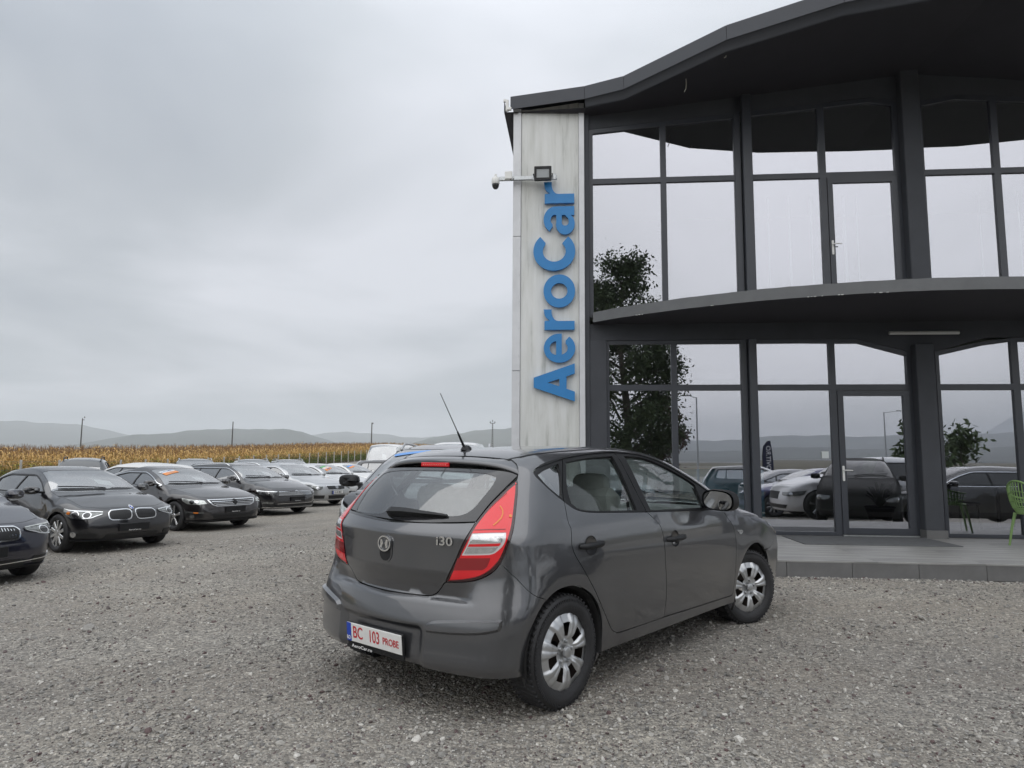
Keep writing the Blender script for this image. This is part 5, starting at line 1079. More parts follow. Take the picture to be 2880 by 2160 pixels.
byfl(build_car('sedan_car', scc, (.016, .013, .014), 'dark brown four-door coupe with a wide chrome grille and slanted windscreen stickers', front_cc(), 'five', .33, chrome_line=True, plate=(None, .475, 0, True), sticker=((M_STK['white'], 'AUTOMAT'), (M_STK['orange'], 'DIESEL')), group=ROW), scc, -6.62, 16.95, -30)
sb8 = gshape(2.79, .87, 1.10, .916, 1.47, 'estate', .765, .955)
byfl(build_car('estate_car', sb8, (.008, .008, .011), 'black estate car with chrome roof rails and chrome-barred grille', front_b8(), 'five', .33, chrome_line=True, rails=.045, plate=(None, .47, 0, True), group=ROW), sb8, -6.5, 21.2, -30)
sb6 = gshape(2.71, .95, 1.10, .91, 1.465, 'sedan', .775, .965)
byfl(build_car('sedan_car', sb6, (.46, .47, .48), 'silver sedan with a black grille and the plate GL-89-MRS', front_b6(), 'five', .325, chrome_line=True, plate=('GL\u00b789 MRS', .475, 0, False), group=ROW, metal=.65), sb6, -6.4, 25.1, -30)
sa4 = gshape(2.81, .85, 1.05, .913, 1.43, 'sedan', .75, .94)
byfl(build_car('sedan_car', sa4, (.60, .61, .62), 'pale silver sedan with green, white and orange windscreen stickers', front_plain(), 'five', .325, sticker=((M_STK['green'], ''), (M_STK['white'], 'AUTOMAT'), (M_STK['orange'], 'DIESEL')), group=ROW, metal=.3), sa4, -6.25, 29.0, -29)
byfl(build_car('sedan_car', sa4, (.72, .72, .71), 'white sedan with blue and orange windscreen stickers, farthest of the front row', front_plain(), 'five', .325, sticker=((M_STK['blue'], ''), (M_STK['orange'], '')), group=ROW, metal=0), sa4, -6.1, 33.0, -29)
sm = gshape(2.70, .84, .66, .905, 1.56, 'mpv', .99, 1.04, xc=2.62, zc=1.10, rake=1.15)
place(build_car('family_car', sm, (.050, .050, .054), 'dark grey family car with roof rails facing us behind the hatchback', front_mpv(), 'cover', .32, rails=.05, rail_mat=M_SILVER, sticker=((M_STK['blue'], ''),), mirror_col=False, metal=.5), -.83, 10.0, -90, -.02)
# second row, mostly roofs showing over the first
BACK = 'cars parked in the second row by the maize'
ss = gshape(2.70, .86, .90, .90, 1.60, 'suv', .86, 1.02)
def back(s, nm, col, label, x, y, head, **k): return place(build_car(nm, s, col, label, front_plain(), 'five', .34, full=False, group=BACK, **k), x, y, head)
back(ss, 'suv_car', (.028, .030, .034), 'dark grey suv with roof rails behind the brown coupe, left of three alike', -12.3, 26.6, -62, rails=.05, rail_mat=M_SILVER)
back(ss, 'suv_car', (.022, .022, .026), 'dark grey suv with roof rails behind the black estate, middle of three alike', -10.9, 28.6, -62, rails=.05, rail_mat=M_SILVER)
back(ss, 'suv_car', (.030, .031, .036), 'dark grey suv with roof rails, rightmost and farthest of three alike', -10.4, 31.6, -62, rails=.05, rail_mat=M_SILVER)
back(sb8, 'estate_car', (.72, .72, .71), 'white estate car roof showing between the two front black cars', -10.6, 21.0, 153)
back(ss, 'suv_car', (.36, .05, .06), 'red car with its roof just showing at the far left edge', -15.6, 17.6, -62)
back(sb8, 'estate_car', (.05, .05, .055), 'dark grey estate with pale roof rails behind the black sedan, at the left edge', -12.4, 13.7, 150, rails=.04, rail_mat=M_REFLECTOR)
back(ss, 'suv_car', (.045, .05, .055), 'dark suv with thick black roof rails behind the black sedan roof', -14.2, 22.8, 118, rails=.07, rail_mat=M_BLACK)
back(ss, 'suv_car', (.018, .019, .024), 'black suv seen side-on over the silver sedan roofs', -7.6, 36.5, 5)
back(sb8, 'estate_car', (.20, .21, .22), 'grey estate car low beyond the white sedan', -9.6, 46.0, 20, rails=.04)
sv = gshape(3.4, .95, 1.0, 1.0, 2.5, 'van', 1.10, 1.25, xc=3.35, zc=1.35, rake=.95)
place(build_car('panel_van', sv, (.74, .74, .73), 'white high-roofed panel van beyond the grey family car', front_plain(), 'cover', .34, cat='van', full=False, metal=0), -7.0, 42.0, -99)
sp = gshape(3.2, .95, 1.0, .95, 2.12, 'van', 1.02, 1.15, xc=3.05, zc=1.2, rake=.9)
place(build_car('pickup_truck', sp, (.74, .74, .73), 'white van with its roof and mirror just showing above the hatchback roof', front_plain(), 'cover', .34, cat='van', metal=0), -1.95, 27.5, -94)
# ---------------------------------------------------------------- the grey hatchback in front
def build_hatch():
    s = hatch_shape()
    def dent(z0):                                                # recess for the rear number plate
        X, Y, D = s.rear
    car = empty('hatchback', (-.339, 4.4646, 0), math.radians(49.29), 'dark grey five-door hatchback seen from behind with a red-lettered number plate', 'car')
    P = paint('paint_grey', (.088, .090, .097), .60, .29)
    sc = s.xa - s.R*math.pi/2                                    # the centre line of the tail in (s, z)
    mir = lambda L: [(2*sc - a, b) for a, b in reversed(L)]
    L3 = lambda pts, y=-.86: s.q('lat', np.stack([np.array(pts)[:, 0], np.full(len(pts), y), np.array(pts)[:, 1]], 1))
    XZ = lambda L: [tuple(p) for p in L]
    # outlines in (s, z) ------------------------------------------------
    dlo_top = [(-.119, 1.282), (-.085, 1.303), (.04, 1.332), (.289, 1.364), (.535, 1.390), (.816, 1.408), (1.02, 1.410), (1.272, 1.394), (1.497, 1.346), (1.71, 1.266), (1.902, 1.178), (2.05, 1.095), (2.13, 1.035)]
    dlo_bot = [(2.13, 1.035), (2.10, .985), (1.98, .976), (1.6, .988), (1.3, .998), (.945, 1.010), (.429, 1.034), (.252, 1.047), (.157, 1.068), (.095, 1.102), (.029, 1.144), (-.044, 1.198), (-.112, 1.258), (-.119, 1.282)]
    bsh = [(.945, 1.010), (1.033, .937), (1.074, .85), (1.090, .671), (1.120, .442), (1.113, .306)]
    rsh = [(.52, .309), (.448, .347), (.343, .469), (.236, .609), (.144, .725), (.074, .814), (.048, .876), (.058, .965), (.057, 1.02), (.083, 1.111)]
    fsh = [(2.10, .985), (2.125, .947), (2.239, .823), (2.275, .692), (2.261, .545), (2.247, .334), (2.225, .290)]
    arc_r = L3(circ(0, .305, .352, 205, -25, 40)); arc_f = L3(circ(2.65, .305, .362, 205, -25, 40))
    zb = .228
    # roof seam, shared by the side and the roof (3-D via the side domain)
    seam_xy = [(-.06, .47), (.02, .525), (.16, .552), (.46, .545), (.81, .532), (1.2, .535), (1.5, .575), (1.62, .60)]
    top_right = [(x, -y) for x, y in seam_xy]; ts, _ = s.at('top', crv(top_right, closed=False)); seam_lat = s.q('lat', ts)
    # A-pillar / windscreen edge and bonnet edge
    ap = [(1.62, -.60), (1.9, -.665), (2.15, -.715), (2.40, -.752), (2.52, -.765)]; aps, _ = s.at('top', crv(ap, closed=False)); ap_lat = s.q('lat', aps)
    bo = [(2.52, -.765), (2.8, -.765), (3.1, -.745), (3.32, -.70)]; bos, _ = s.at('top', crv(bo, closed=False)); bo_lat = s.q('lat', bos)
    lamp_out = [(-.250, 1.240), (-.262, 1.18), (-.283, 1.105), (-.311, .996), (-.33, .938), (-.357, .859), (-.38, .808), (-.414, .764), (-.467, .728), (-.535, .705), (-.655, .690)]
    lamp_in = [(-.655, .690), (-.640, .725), (-.606, .797), (-.567, .89), (-.534, .956), (-.5, 1.017), (-.429, 1.104), (-.33, 1.19), (-.250, 1.240)]
    spo_end = [(-.250, 1.240), (-.226, 1.289), (-.222, 1.33), (-.25, 1.357)]
    # ---- body side: fender + sill + quarter + pillars, holes for glass and doors
    rl = seam_lat[0]
    zf = .66                                                    # front bumper line
    fl_out = [(2.95, .80), (3.25, .775), (3.42, .74)]            # headlamp sits ahead
    nose_end = s.q('lat', bos[-1:])[0]
    outer = crv(XZ(seam_lat), XZ(ap_lat), XZ(bo_lat), [tuple(nose_end), (3.28, .80)], [(3.28, .80), (3.14, .72), (3.02, .64), (2.97, .60)],
                [(2.97, .60)] + [tuple(p) for p in arc_f if p[1] < .60 and p[0] > 2.65][0:0] + [tuple(p) for p in arc_f[::-1] if not (p[0] > 2.65 and p[1] < .585)],
                [tuple(arc_f[0]), (2.24, zb), (.40, zb), tuple(arc_r[-1])][0:1] + [(float(arc_f[0][0]), zb)], [(float(arc_f[0][0]), zb), (float(arc_r[-1][0]), zb)], [(float(arc_r[-1][0]), zb), tuple(arc_r[-1])],
                [tuple(p) for p in arc_r[::-1] if not (p[0] < 0 and p[1] < .60)],
                [tuple([tuple(p) for p in arc_r[::-1] if not (p[0] < 0 and p[1] < .60)][-1]), (-.148, .607), (-.209, .635), (-.251, .667), (-.313, .739), (-.38, .808)],
                lamp_out[:7][::-1], spo_end, [(-.25, 1.357), tuple(rl)])
    d = .0
    bi = next(i for i, p in enumerate(dlo_bot) if p == (.945, 1.010)); ri = next(i for i, p in enumerate(dlo_bot) if p == (.095, 1.102)); 
    rear_low = crv(bsh, [bsh[-1], (1.05, .303), (.62, .305), (.52, .309)], rsh, [rsh[-1]] + dlo_bot[bi+1:ri][::-1] + [(.945, 1.010)])
    front_low = crv([(2.10, .985)] + dlo_bot[2:bi] + [(.945, 1.010)], bsh, [bsh[-1], (1.5, .298), (2.1, .289), (2.225, .290)], fsh[::-1])
    hole = crv(dlo_top, dlo_bot[:2], fsh, [fsh[-1], (2.1, .287), (1.5, .296), (1.113, .303), (.62, .303), (.52, .307)], rsh, [rsh[-1], (.029, 1.144), (-.044, 1.198), (-.112, 1.258), (-.119, 1.282)])
    body = MB(); body.both(panel(s, 'lat', outer, [inset(hole, -.002)], .07))
    roof = crv(top_right, [(1.62, -.60), (1.66, -.3), (1.675, 0), (1.66, .3), (1.62, .60)], [(x, y) for x, y in seam_xy][::-1], [(-.06, .47), (-.085, .2), (-.095, 0), (-.085, -.2), (-.06, -.47)])
    body.add(panel(s, 'top', inset(roof, .003), (), .09))
    bon = crv([(2.52, -.765), (2.8, -.765), (3.1, -.745), (3.32, -.70)], [(3.32, -.70), (3.45, -.45), (3.485, 0), (3.45, .45), (3.32, .70)], [(3.32, .70), (3.1, .745), (2.8, .765), (2.52, .765)], [(2.52, .765), (2.60, .4), (2.62, 0), (2.60, -.4), (2.52, -.765)])
    body.build('body', P, car)
    one(panel(s, 'top', inset(bon, .003), (), .08), 'bonnet', P, car)
    one(panel(s, 'top', inset(crv([(1.62, -.60), (1.9, -.665), (2.15, -.715), (2.40, -.752), (2.52, -.765)], [(2.52, -.765), (2.60, -.4), (2.62, 0), (2.60, .4), (2.52, .765)], [(2.52, .765), (2.40, .752), (2.15, .715), (1.9, .665), (1.62, .60)],
        [(1.62, .60), (1.66, .3), (1.675, 0), (1.66, -.3), (1.62, -.60)]), .004), (), .1, -.003), 'windscreen', M_WSCREEN, car)
    # dark liner behind the gaps, wheel housings, underside
    ln = MB(); ln.both(panel(s, 'lat', inset(crv(dlo_bot[bi:ri+1][::-1], dlo_bot[1:bi+1][::-1], [(2.10, .985), (2.2, .8), (2.2, .3)], [(2.2, .3), (.45, .3)], [(.45, .3), (.1, .8), (.095, 1.102)]), -.03), (), .12, -.05, 0))
    RA = np.array(((1, 0, 0), (0, 0, 1), (0, 1, 0.)))
    for x, r in ((0, .352), (2.65, .362)):
        ln.both(xf(lathe([(r-.002, -.305), (r-.014, -.28), (r-.014, .0), (r-.06, .34), (.001, .36)], 36, 'z', (0, 0, 0), math.radians(-13), math.radians(193)), (x, -.555, .305), M=RA))
    ln.add(box((1.40, 0, .27), (3.4, 1.2, .10))); ln.add(box((1.32, 0, .29), (1.85, 1.60, .12))); ln.add(box((-.30, 0, .33), (.44, .9, .08))); ln.build('underbody', M_DARK, car)
    # ---- doors
    def glass(outl, name, mat, par, h=.09, off=-.006): return outl
    g_rear = crv([(.152, 1.100), (.168, 1.18), (.235, 1.27), (.308, 1.340)], [(.308, 1.340), (.54, 1.366), (.885, 1.384)], [(.885, 1.384), (.872, 1.24), (.838, 1.028)], [(.838, 1.028), (.593, 1.038), (.34, 1.05), (.21, 1.066), (.152, 1.100)])
    g_front = crv([(1.008, 1.019), (1.021, 1.218), (1.040, 1.385)], [(1.040, 1.385), (1.18, 1.383), (1.313, 1.370), (1.48, 1.328), (1.66, 1.262), (1.80, 1.200), (1.86, 1.165)], [(1.86, 1.165), (1.845, 1.08), (1.83, .999)], [(1.83, .999), (1.4, 1.010), (1.008, 1.019)])
    f_rear = crv([(.083, 1.111), (.12, 1.19), (.2, 1.28), (.289, 1.364)], [p for p in dlo_top if .28 < p[0] < 1.0][0:3] + [(.955, 1.4095)], [(.955, 1.4095), (.942, 1.211), (.945, 1.010)], dlo_bot[bi:ri][0:4] + [(.083, 1.111)])
    f_front = crv([(.955, 1.4095)] + [p for p in dlo_top if p[0] > 1.0], dlo_bot[:bi+1], [(.945, 1.010), (.942, 1.211), (.955, 1.4095)])
    f_quart = crv([(.083, 1.111), (.12, 1.19), (.2, 1.28), (.289, 1.364)], [(.289, 1.364), (.04, 1.332), (-.085, 1.303), (-.119, 1.282), (-.112, 1.258), (-.044, 1.198), (.029, 1.144), (.083, 1.111)])
    g_quart = crv([(-.088, 1.268), (.013, 1.300), (.196, 1.333)], [(.196, 1.333), (.142, 1.24), (.072, 1.135)], [(.072, 1.135), (.029, 1.162), (-.04, 1.212), (-.088, 1.268)])
    for sd in (1, -1):
        mm = (lambda c: c) if sd == 1 else mirror
        for low, fr, gl, hx, nm in ((rear_low, f_rear, g_rear, (.108, .329, .862), 'rear'), (front_low, f_front, g_front, (1.116, 1.353, .821), 'front')):
            dr = one(mm(panel(s, 'lat', inset(low, .0025), (), .06)), 'door', P, car)
            one(mm(panel(s, 'lat', inset(fr, .003), [gl], .07, -.003, .02)), 'window_frame', M_BLACK, dr)
            one(mm(panel(s, 'lat', inset(gl, -.004), (), .12, -.016, 0)), 'window', M_CARGLASS, dr)
            x0, x1, hz = hx; xm = (x0+x1)/2; pc, nn = s.at('lat', [(xm, hz)]); y = pc[0][1]
            hb = MB()
            pth = [(x0+.01, y+.004, hz-.004), (x0+.03, y-.026, hz-.003), (x0+.07, y-.036, hz), (x1-.06, y-.036, hz+.003), (x1-.025, y-.028, hz+.004), (x1-.005, y+.004, hz+.004)]
            pth = crv(pth, step=.015, closed=False) if False else np.array(pth); n_ = len(pth)
            hb.add(mm(tube(pth, .016, 10, rs=[.014, .018, .019, .018, .016, .012])))
            hb.build('door_handle', M_BLACK, dr)
            cup, cn = s.at('lat', circ(xm+.005, hz-.004, .056, n=28), .0035); cc, c0 = s.at('lat', [(xm+.005, hz-.004)], .001)
            Vc = np.concatenate([cc, cup]); Nc = np.concatenate([c0, cn*.45 + np.array([(0, 0, v) for v in -np.sin(np.radians(np.linspace(0, 360, 28)))])*1.5]); Nc /= np.linalg.norm(Nc, axis=1, keepdims=True)
            one(mm((Vc, [(0, i, i+1) for i in range(1, 28)], Nc)), 'handle_recess', P, dr)
        q = one(mm(panel(s, 'lat', inset(f_quart, .003), [g_quart], .06, -.003, .02)), 'quarter_window', M_BLACK, car)
        one(mm(panel(s, 'lat', inset(g_quart, -.004), (), .1, -.012, 0)), 'pane', M_DARKGLASS, q)
        one(mm(stripe(s, 'lat', XZ(inset(crv(dlo_top, closed=False)[4:-3], 0)), .009, .004)), 'window_seal', M_BLACK, car)
        one(mm(stripe(s, 'top', [(x, -y) for x, y in seam_xy], .011, .001)), 'roof_moulding', M_BLACK, car)
        # mirror
        mb = MB(); c0 = np.array((1.80, -.985, 1.062)); n1, n2 = 14, 20; G = np.zeros((n1, n2+1, 3)); NN = np.zeros_like(G)
        for i in range(n1):
            v = -1 + 2*i/(n1-1)
            for j in range(n2+1):
                a = 2*math.pi*j/n2; ca, sa = math.cos(a), math.sin(a); rr = math.sqrt(max(0, 1-max(0, v)**2.2)); rr = max(rr, 0) if v > 0 else 1-.06*v*v
                sx = lambda t: math.copysign(abs(t)**.75, t)
                G[i, j] = (c0[0] + v*.075 + .045*ca*rr*.0 + (.03*sx(ca)*-1 if v < 0 else -.03*sx(ca)*rr), c0[1] + .118*sx(ca)*rr, c0[2] + .080*sx(sa)*rr + (.010*sx(ca)))
        mb.add(mm(grid_chunk(G))); hs = mb.build('wing_mirror', M_BLACK, car)
        ring = G[0, :-1]; rn = np.array((-1, -.10, -.16)); rn /= np.linalg.norm(rn); cc = ring.mean(0); g2 = cc + (ring-cc)*.88 + rn*.004
        one(mm((g2, [tuple(range(n2))], np.tile(rn, (n2, 1)))), 'mirror_glass', M_MIRROR, hs)
        one(mm(beam((1.86, -.80, 1.02), (1.84, -.93, 1.025), .07, .05, b=.012)), 'mirror_arm', M_BLACK, hs)
        # side repeater, bumper rub strip
        one(mm(panel(s, 'lat', crv([(2.312, .793), (2.36, .798), (2.414, .784)], [(2.414, .784), (2.39, .764), (2.345, .762), (2.312, .793)]), (), .05, .006, .006)), 'side_repeater', M_REFLECTOR, car)
        # tail lamp
        lm = one(mm(panel(s, 'lat', inset(crv(lamp_out, lamp_in), .003), (), .05, .002, .02)), 'tail_lamp', MAT_LAMP_DARK, car)
        body_l = inset(crv(lamp_out, lamp_in), .016)
        wh = crv([(-.516, .956), (-.43, .963), (-.353, .965)], [(-.353, .965), (-.358, .925), (-.375, .893), (-.405, .862), (-.43, .852)], [(-.43, .852), (-.50, .846), (-.566, .841)], [(-.566, .841), (-.537, .9), (-.516, .956)])
        one(mm(panel(s, 'lat', body_l, [wh], .05, .005, .004)), 'red_lens', M_REDLENS, lm)
        one(mm(panel(s, 'lat', wh, [], .03, .003, 0)), 'white_surround', MAT_LAMP_WHITE, lm)
        w1 = crv([(-.510, .950), (-.363, .958)], [(-.363, .958), (-.374, .919)], [(-.374, .919), (-.525, .908)], [(-.525, .908), (-.510, .950)]); w2 = crv([(-.537, .884), (-.392, .893)], [(-.392, .893), (-.41, .868), (-.43, .861)], [(-.43, .861), (-.552, .850)], [(-.552, .850), (-.537, .884)])
        rd = crv([(-.527, .903), (-.378, .914)], [(-.378, .914), (-.386, .899)], [(-.386, .899), (-.534, .889)], [(-.534, .889), (-.527, .903)])
        one(mm(panel(s, 'lat', w1, [], .03, .005, .002)), 'reversing_lens', M_REFLECTOR, lm); one(mm(panel(s, 'lat', w2, [], .03, .005, .002)), 'reversing_lens', M_REFLECTOR, lm)
        one(mm(panel(s, 'lat', rd, [], .03, .006, .002)), 'red_bar', M_REDLENS, lm)
        dk = crv([(-.585, .825), (-.425, .836)], [(-.425, .836), (-.44, .79), (-.462, .772)], [(-.462, .772), (-.607, .760)], [(-.607, .760), (-.585, .825)])
        one(mm(panel(s, 'lat', dk, [], .03, .0065, .002)), 'fog_lens', M_REDDARK, lm)
        one(mm(stripe(s, 'lat', [(-.375, 1.096), (-.362, 1.07), (-.372, 1.035), (-.412, .998)], .006, .007)), 'amber_strip', M_AMBER, lm)
        one(mm(stripe(s, 'lat', [(-.635, .706), (-.54, .722), (-.475, .742), (-.425, .778), (-.392, .82)], .004, .0065)), 'lens_rib', M_REDDARK, lm); one(mm(stripe(s, 'lat', [(-.51, .972), (-.43, .978), (-.355, .980)], .004, .0065)), 'lens_rib', M_REDDARK, lm); one(mm(stripe(s, 'lat', [(-.44, 1.07), (-.40, 1.11), (-.33, 1.165)], .003, .0065)), 'lens_rib', M_REDDARK, lm)
        one(mm(panel(s, 'lat', circ(-.325, 1.045, .008, n=10), [], .1, .008, 0)), 'bulb_spot', M_AMBER, lm)
        # head lamp
        hl = crv([(2.98, .775), (3.16, .80), (3.34, .79)], [(3.34, .79), (3.50, .74)], [(3.50, .74), (3.42, .655)], [(3.42, .655), (3.2, .66), (2.98, .775)])
        h_ = one(mm(panel(s, 'lat', hl, (), .06, .003, .02)), 'headlamp', M_REFLECTOR, car)
    # ---- tail: tailgate, glass, spoiler, bumper
    tg_low = [(-.664, .686), (-.70, .64), (-.735, .614), (-.80, .604), (sc, .599)]
    gl_line = [(-.505, 1.012), (-.66, 1.002), (-.93, .993), (sc, .989)]
    m1 = lambda L: [(2*sc - a, b) for a, b in L]
    tg = crv(gl_line + mir(gl_line)[1:], mir(lamp_in[:6]), m1([(-.655, .690)] + tg_low[:1]), m1(tg_low) + tg_low[::-1][1:], [tg_low[0], (-.655, .690)], lamp_in[:6] + [(-.505, 1.012)])
    T = one(panel(s, 'lat', inset(tg, .003), (), .028), 'tailgate', P, car)
    gtop = [(-.236, 1.262), (-.30, 1.283), (-.45, 1.294), (-.75, 1.300), (sc, 1.302)]
    go = crv(gtop + mir(gtop)[1:], mir([(-.497, 1.02), (-.429, 1.107), (-.33, 1.195), (-.236, 1.262)]), mir(gl_line) + gl_line[::-1][1:], [(-.505, 1.012), (-.497, 1.02), (-.429, 1.107), (-.33, 1.195), (-.236, 1.262)])
    ci = [(-.385, 1.252), (-.41, 1.21), (-.463, 1.15), (-.53, 1.075), (-.58, 1.048), (-.64, 1.037), (-.76, 1.034)]
    cl = crv(ci, [(-.76, 1.034), (-.90, 1.034), (-1.0, 1.034)], [(-1.0, 1.034), (-1.05, 1.052), (-1.18, 1.046), (-1.24, 1.022)], [(-1.24, 1.022), (-1.4, 1.018), (-1.56, 1.020)], [(-1.56, 1.020), (-1.61, 1.055), (-1.69, 1.14), (-1.755, 1.22), (-1.77, 1.25)], [(-1.77, 1.25), (-1.68, 1.268), (-1.413, 1.278), (sc, 1.282), (-.75, 1.279), (-.48, 1.27), (-.385, 1.252)])
    rw = one(panel(s, 'lat', inset(go, .004), [cl], .06, .002, .012), 'rear_window', M_GLOSSBLACK, T)
    one(panel(s, 'lat', inset(cl, -.003), (), .1, .0005, 0), 'pane', glassmat('rear_screen_glass', (.55, .60, .59), .20), T)
    # spoiler
    ys = np.linspace(-.60, .60, 41); A, B_, C_, D_ = [], [], [], []
    for y in ys:
        t = abs(y)/.60; e = max(0, (t-.86)/.14)
        A.append((-.095+.11*y*y + e*.02, .80*y if False else y*(1-.02*e), 0)); 
        xe = -.218 + .26*y*y + .03*t**6; ze = 1.344 - .085*y*y - .045*t**7; B_.append((xe, y, ze)); C_.append((xe+.012, y, ze-.016 - .004*t)); D_.append((xe+.055+.01*t, y, ze-.052 + .006*t))
    at, _ = s.at('top', [(a[0], a[1]*.80) for a in A], .001); A = at.copy()
    edge = np.array(B_); mid = (A + edge)/2 + np.array((0, 0, .010))
    for k, y in enumerate(ys):
        pass
    up = grid_chunk(np.stack([A + np.array((.0, 0, -.004)), A*.66 + edge*.34 + (0, 0, .006), mid + (0, 0, .0005), A*.2 + edge*.8 + (0, 0, .006), edge, np.array(C_)]), True)
    sp = one(up, 'spoiler', P, T)
    un = grid_chunk(np.stack([np.array(C_), np.array(C_)*.5 + np.array(D_)*.5, np.array(D_), np.array(D_) + (.06, 0, -.004)])); one(un, 'spoiler_underside', M_GLOSSBLACK, T)
    bl = MB(); bl.add(xf(box((0, 0, 0), (.016, .25, .027), .004), (-.212, 0, 1.318))); L_ = bl.build('brake_light', M_REDLENS, T)
    for k in range(11): one(box((-.2205, -.10+.02*k, 1.318), (.003, .007, .007)), 'bulb_spot', M_REDGLOW, L_)
    # emblem, badge, wiper
    pe, ne = s.at('lat', [(sc, .866)]); pe = pe[0]
    def onrear(c, y, z, off=.003):                               # a flat piece (facing -y) laid on the tail at (y, z)
        q = s.q('lat', np.array([[-.55, y, z]])); p, n = s.at('lat', q, off); n = n[0]; xx = np.cross((0, 0, 1.), -n); xx = np.cross(n, (0, 0, 1.))*-1; xx /= np.linalg.norm(xx); zz = np.cross(xx, -n)
        # local x -> image right (car's -y), local -y -> outward normal
        return xf(c, p[0], M=np.stack([xx*1.0, -n, zz], 1))
    ell = lambda a, b, n=36: np.stack([a*np.cos(np.linspace(0, 2*math.pi, n, endpoint=False)), b*np.sin(np.linspace(0, 2*math.pi, n, endpoint=False))], 1)
    hd = MB(); hd.add(onrear(prism(rrect(-.058, -.105, .058, .058, .056, 8), .006), 0, .866, .004)); hb_ = hd.build('tailgate_handle', P, T)
    one(onrear(prism(rrect(-.048, -.095, .048, .02, .045, 8), .004), 0, .866, .0055), 'handle_recess', M_DARK, T)
    em = MB(); em.add(onrear(prism(ell(.056, .045), .010, [ell(.047, .037)]), 0, .868, .016)); em.add(onrear(prism(ell(.048, .038), .004), 0, .868, .0085), 1)
    em.add(onrear(prism([(-.034, -.020), (-.022, -.026), (-.010, -.004), (.006, .004), (.018, -.026), (.030, -.022), (.034, .020), (.022, .026), (.010, .006), (-.006, -.002), (-.018, .026), (-.030, .022)], .008), 0, .868, .016)); em.build('emblem', [M_CHROME, P], T)
    one(onrear(text_chunk('i30', .066, .004, .012, 1.35), -.44, .908, .006), 'model_badge', M_CHROME, T)
    one(onrear(text_chunk('HYUNDAI', .034, .001, 0, 1.3), .46, .872, .002), 'old_badge_mark', P2_DULL, T)
    wp = MB(); 
    def onz(y, z, off):
        q = s.q('lat', np.array([[-.5, y, z]])); p, n = s.at('lat', q, off); return p[0]
    p0, p1 = onz(.055, 1.038, .035), onz(-.40, 1.034, .02)
    V0 = []
    for t, w, d_ in ((0, .030, .035), (.06, .036, .045), (.3, .030, .042), (.6, .022, .03), (.9, .014, .018), (1, .010, .012)):
        y = .055*(1-t) - .40*t; z = 1.030 + (.004 if t > .2 else 0); base = onz(y, z, .004); n = s.N(base[None])[0]; upv = np.array((0, 0, 1.)) - n*n[2]; upv /= np.linalg.norm(upv)
        V0.append([base - upv*w*.75, base - upv*w*.5 + n*d_, base + upv*w*.5 + n*d_*.9, base + upv*w*.72])
    V0 = np.array(V0); wp.add(flat(V0.reshape(-1, 3), [(i*4+j, i*4+(j+1) % 4, i*4+4+(j+1) % 4, i*4+4+j) for i in range(5) for j in range(4)] + [(0, 3, 2, 1), (20, 21, 22, 23)])); wp.build('rear_wiper', M_BLACK, T)
    one(tube([onz(-.175, 1.30, .002), onz(-.178, 1.25, .002)], .0018, 5), 'aerial_cable', M_BLACK, T)
    # bumper
    bl_ = L3(circ(0, .305, .352, 205, 150, 20)); bb = [(float(bl_[0][0]), .236), (-.494, .235), (-.65, .243), (-.872, .258), (sc, .262)]
    half = crv([(-.148, .607), (-.209, .635), (-.251, .667), (-.313, .739), (-.38, .808)], lamp_out[6:], [(-.655, .690), (-.664, .686)], tg_low, closed=False)
    arcp = [tuple(p) for p in L3(circ(0, .305, .352, 118, 205, 30))]
    arcp = [p for p in arcp if p[1] < .607]
    hb2 = [tuple(p) for p in half]
    bp = crv(hb2[::6] + [hb2[-1]] if False else hb2, mir(hb2), mir([(-.148, .607)] + arcp)[::1][::-1][0:1] + [q for q in [(2*sc-a, b) for a, b in [(-.148, .607)] + arcp]][1:], [(2*sc-arcp[-1][0], arcp[-1][1]), (2*sc-bb[0][0], bb[0][1])], mir(bb)[::-1] if False else [(2*sc-a, b) for a, b in bb], [(a, b) for a, b in bb[::-1]], [bb[0], arcp[-1]], arcp[::-1] + [(-.148, .607)])
    Bm = one(panel(s, 'lat', inset(bp, .0025), (), .024, 0, .02), 'rear_bumper', P, car)
    st = crv([(-.735, .478), (-.70, .499), (-.588, .516), (-.47, .528), (-.372, .533)], [(-.372, .533), (-.374, .50), (-.385, .476)], [(-.385, .476), (-.45, .458), (-.524, .447), (-.63, .440), (-.735, .438)], [(-.735, .438), (-.735, .478)])
    for mm in (lambda c: c, mirror):
        m_ = MB(); [m_.add(mm(c)) for c in raised(s, 'lat', st, .04, .020, .014)]; m_.build('rub_strip', P, Bm)
    # number plate on its holder
    def flatrear(c, y, z, x, tilt=.10, yaw=.0): return xf(c, (x, y, z), M=np.array(((0, 1, 0), (-1, 0, 0), (0, 0, 1.))) @ np.array(((1, 0, 0), (0, math.cos(tilt), -math.sin(tilt)), (0, math.sin(tilt), math.cos(tilt)))))
    PX, PZ = -.652, .350
    hl_ = MB().add(flatrear(box((0, .006, -.012), (.50, .012, .145), .004), 0, PZ, PX)); hold = hl_.build('plate_holder', M_BLACK, car)
    one(flatrear(text_chunk('AeroCar.ro', .026, .001, .012, 1.5, 'LEFT'), .20, PZ-.072, PX-.0015), 'lettering', M_WHITE, hold)
    pl = one(flatrear(box((0, -.004, .004), (.485, .006, .105), .002), 0, PZ, PX), 'number_plate', M_PLATE, car)
    pp = lambda c, x, z: flatrear(c, -x, PZ+.004+z, PX-.0085)
    one(pp(box((0, .0006, 0), (.040, .0015, .103)), -.222, 0), 'blue_band', M_EUBLUE, pl)
    tx = MB()
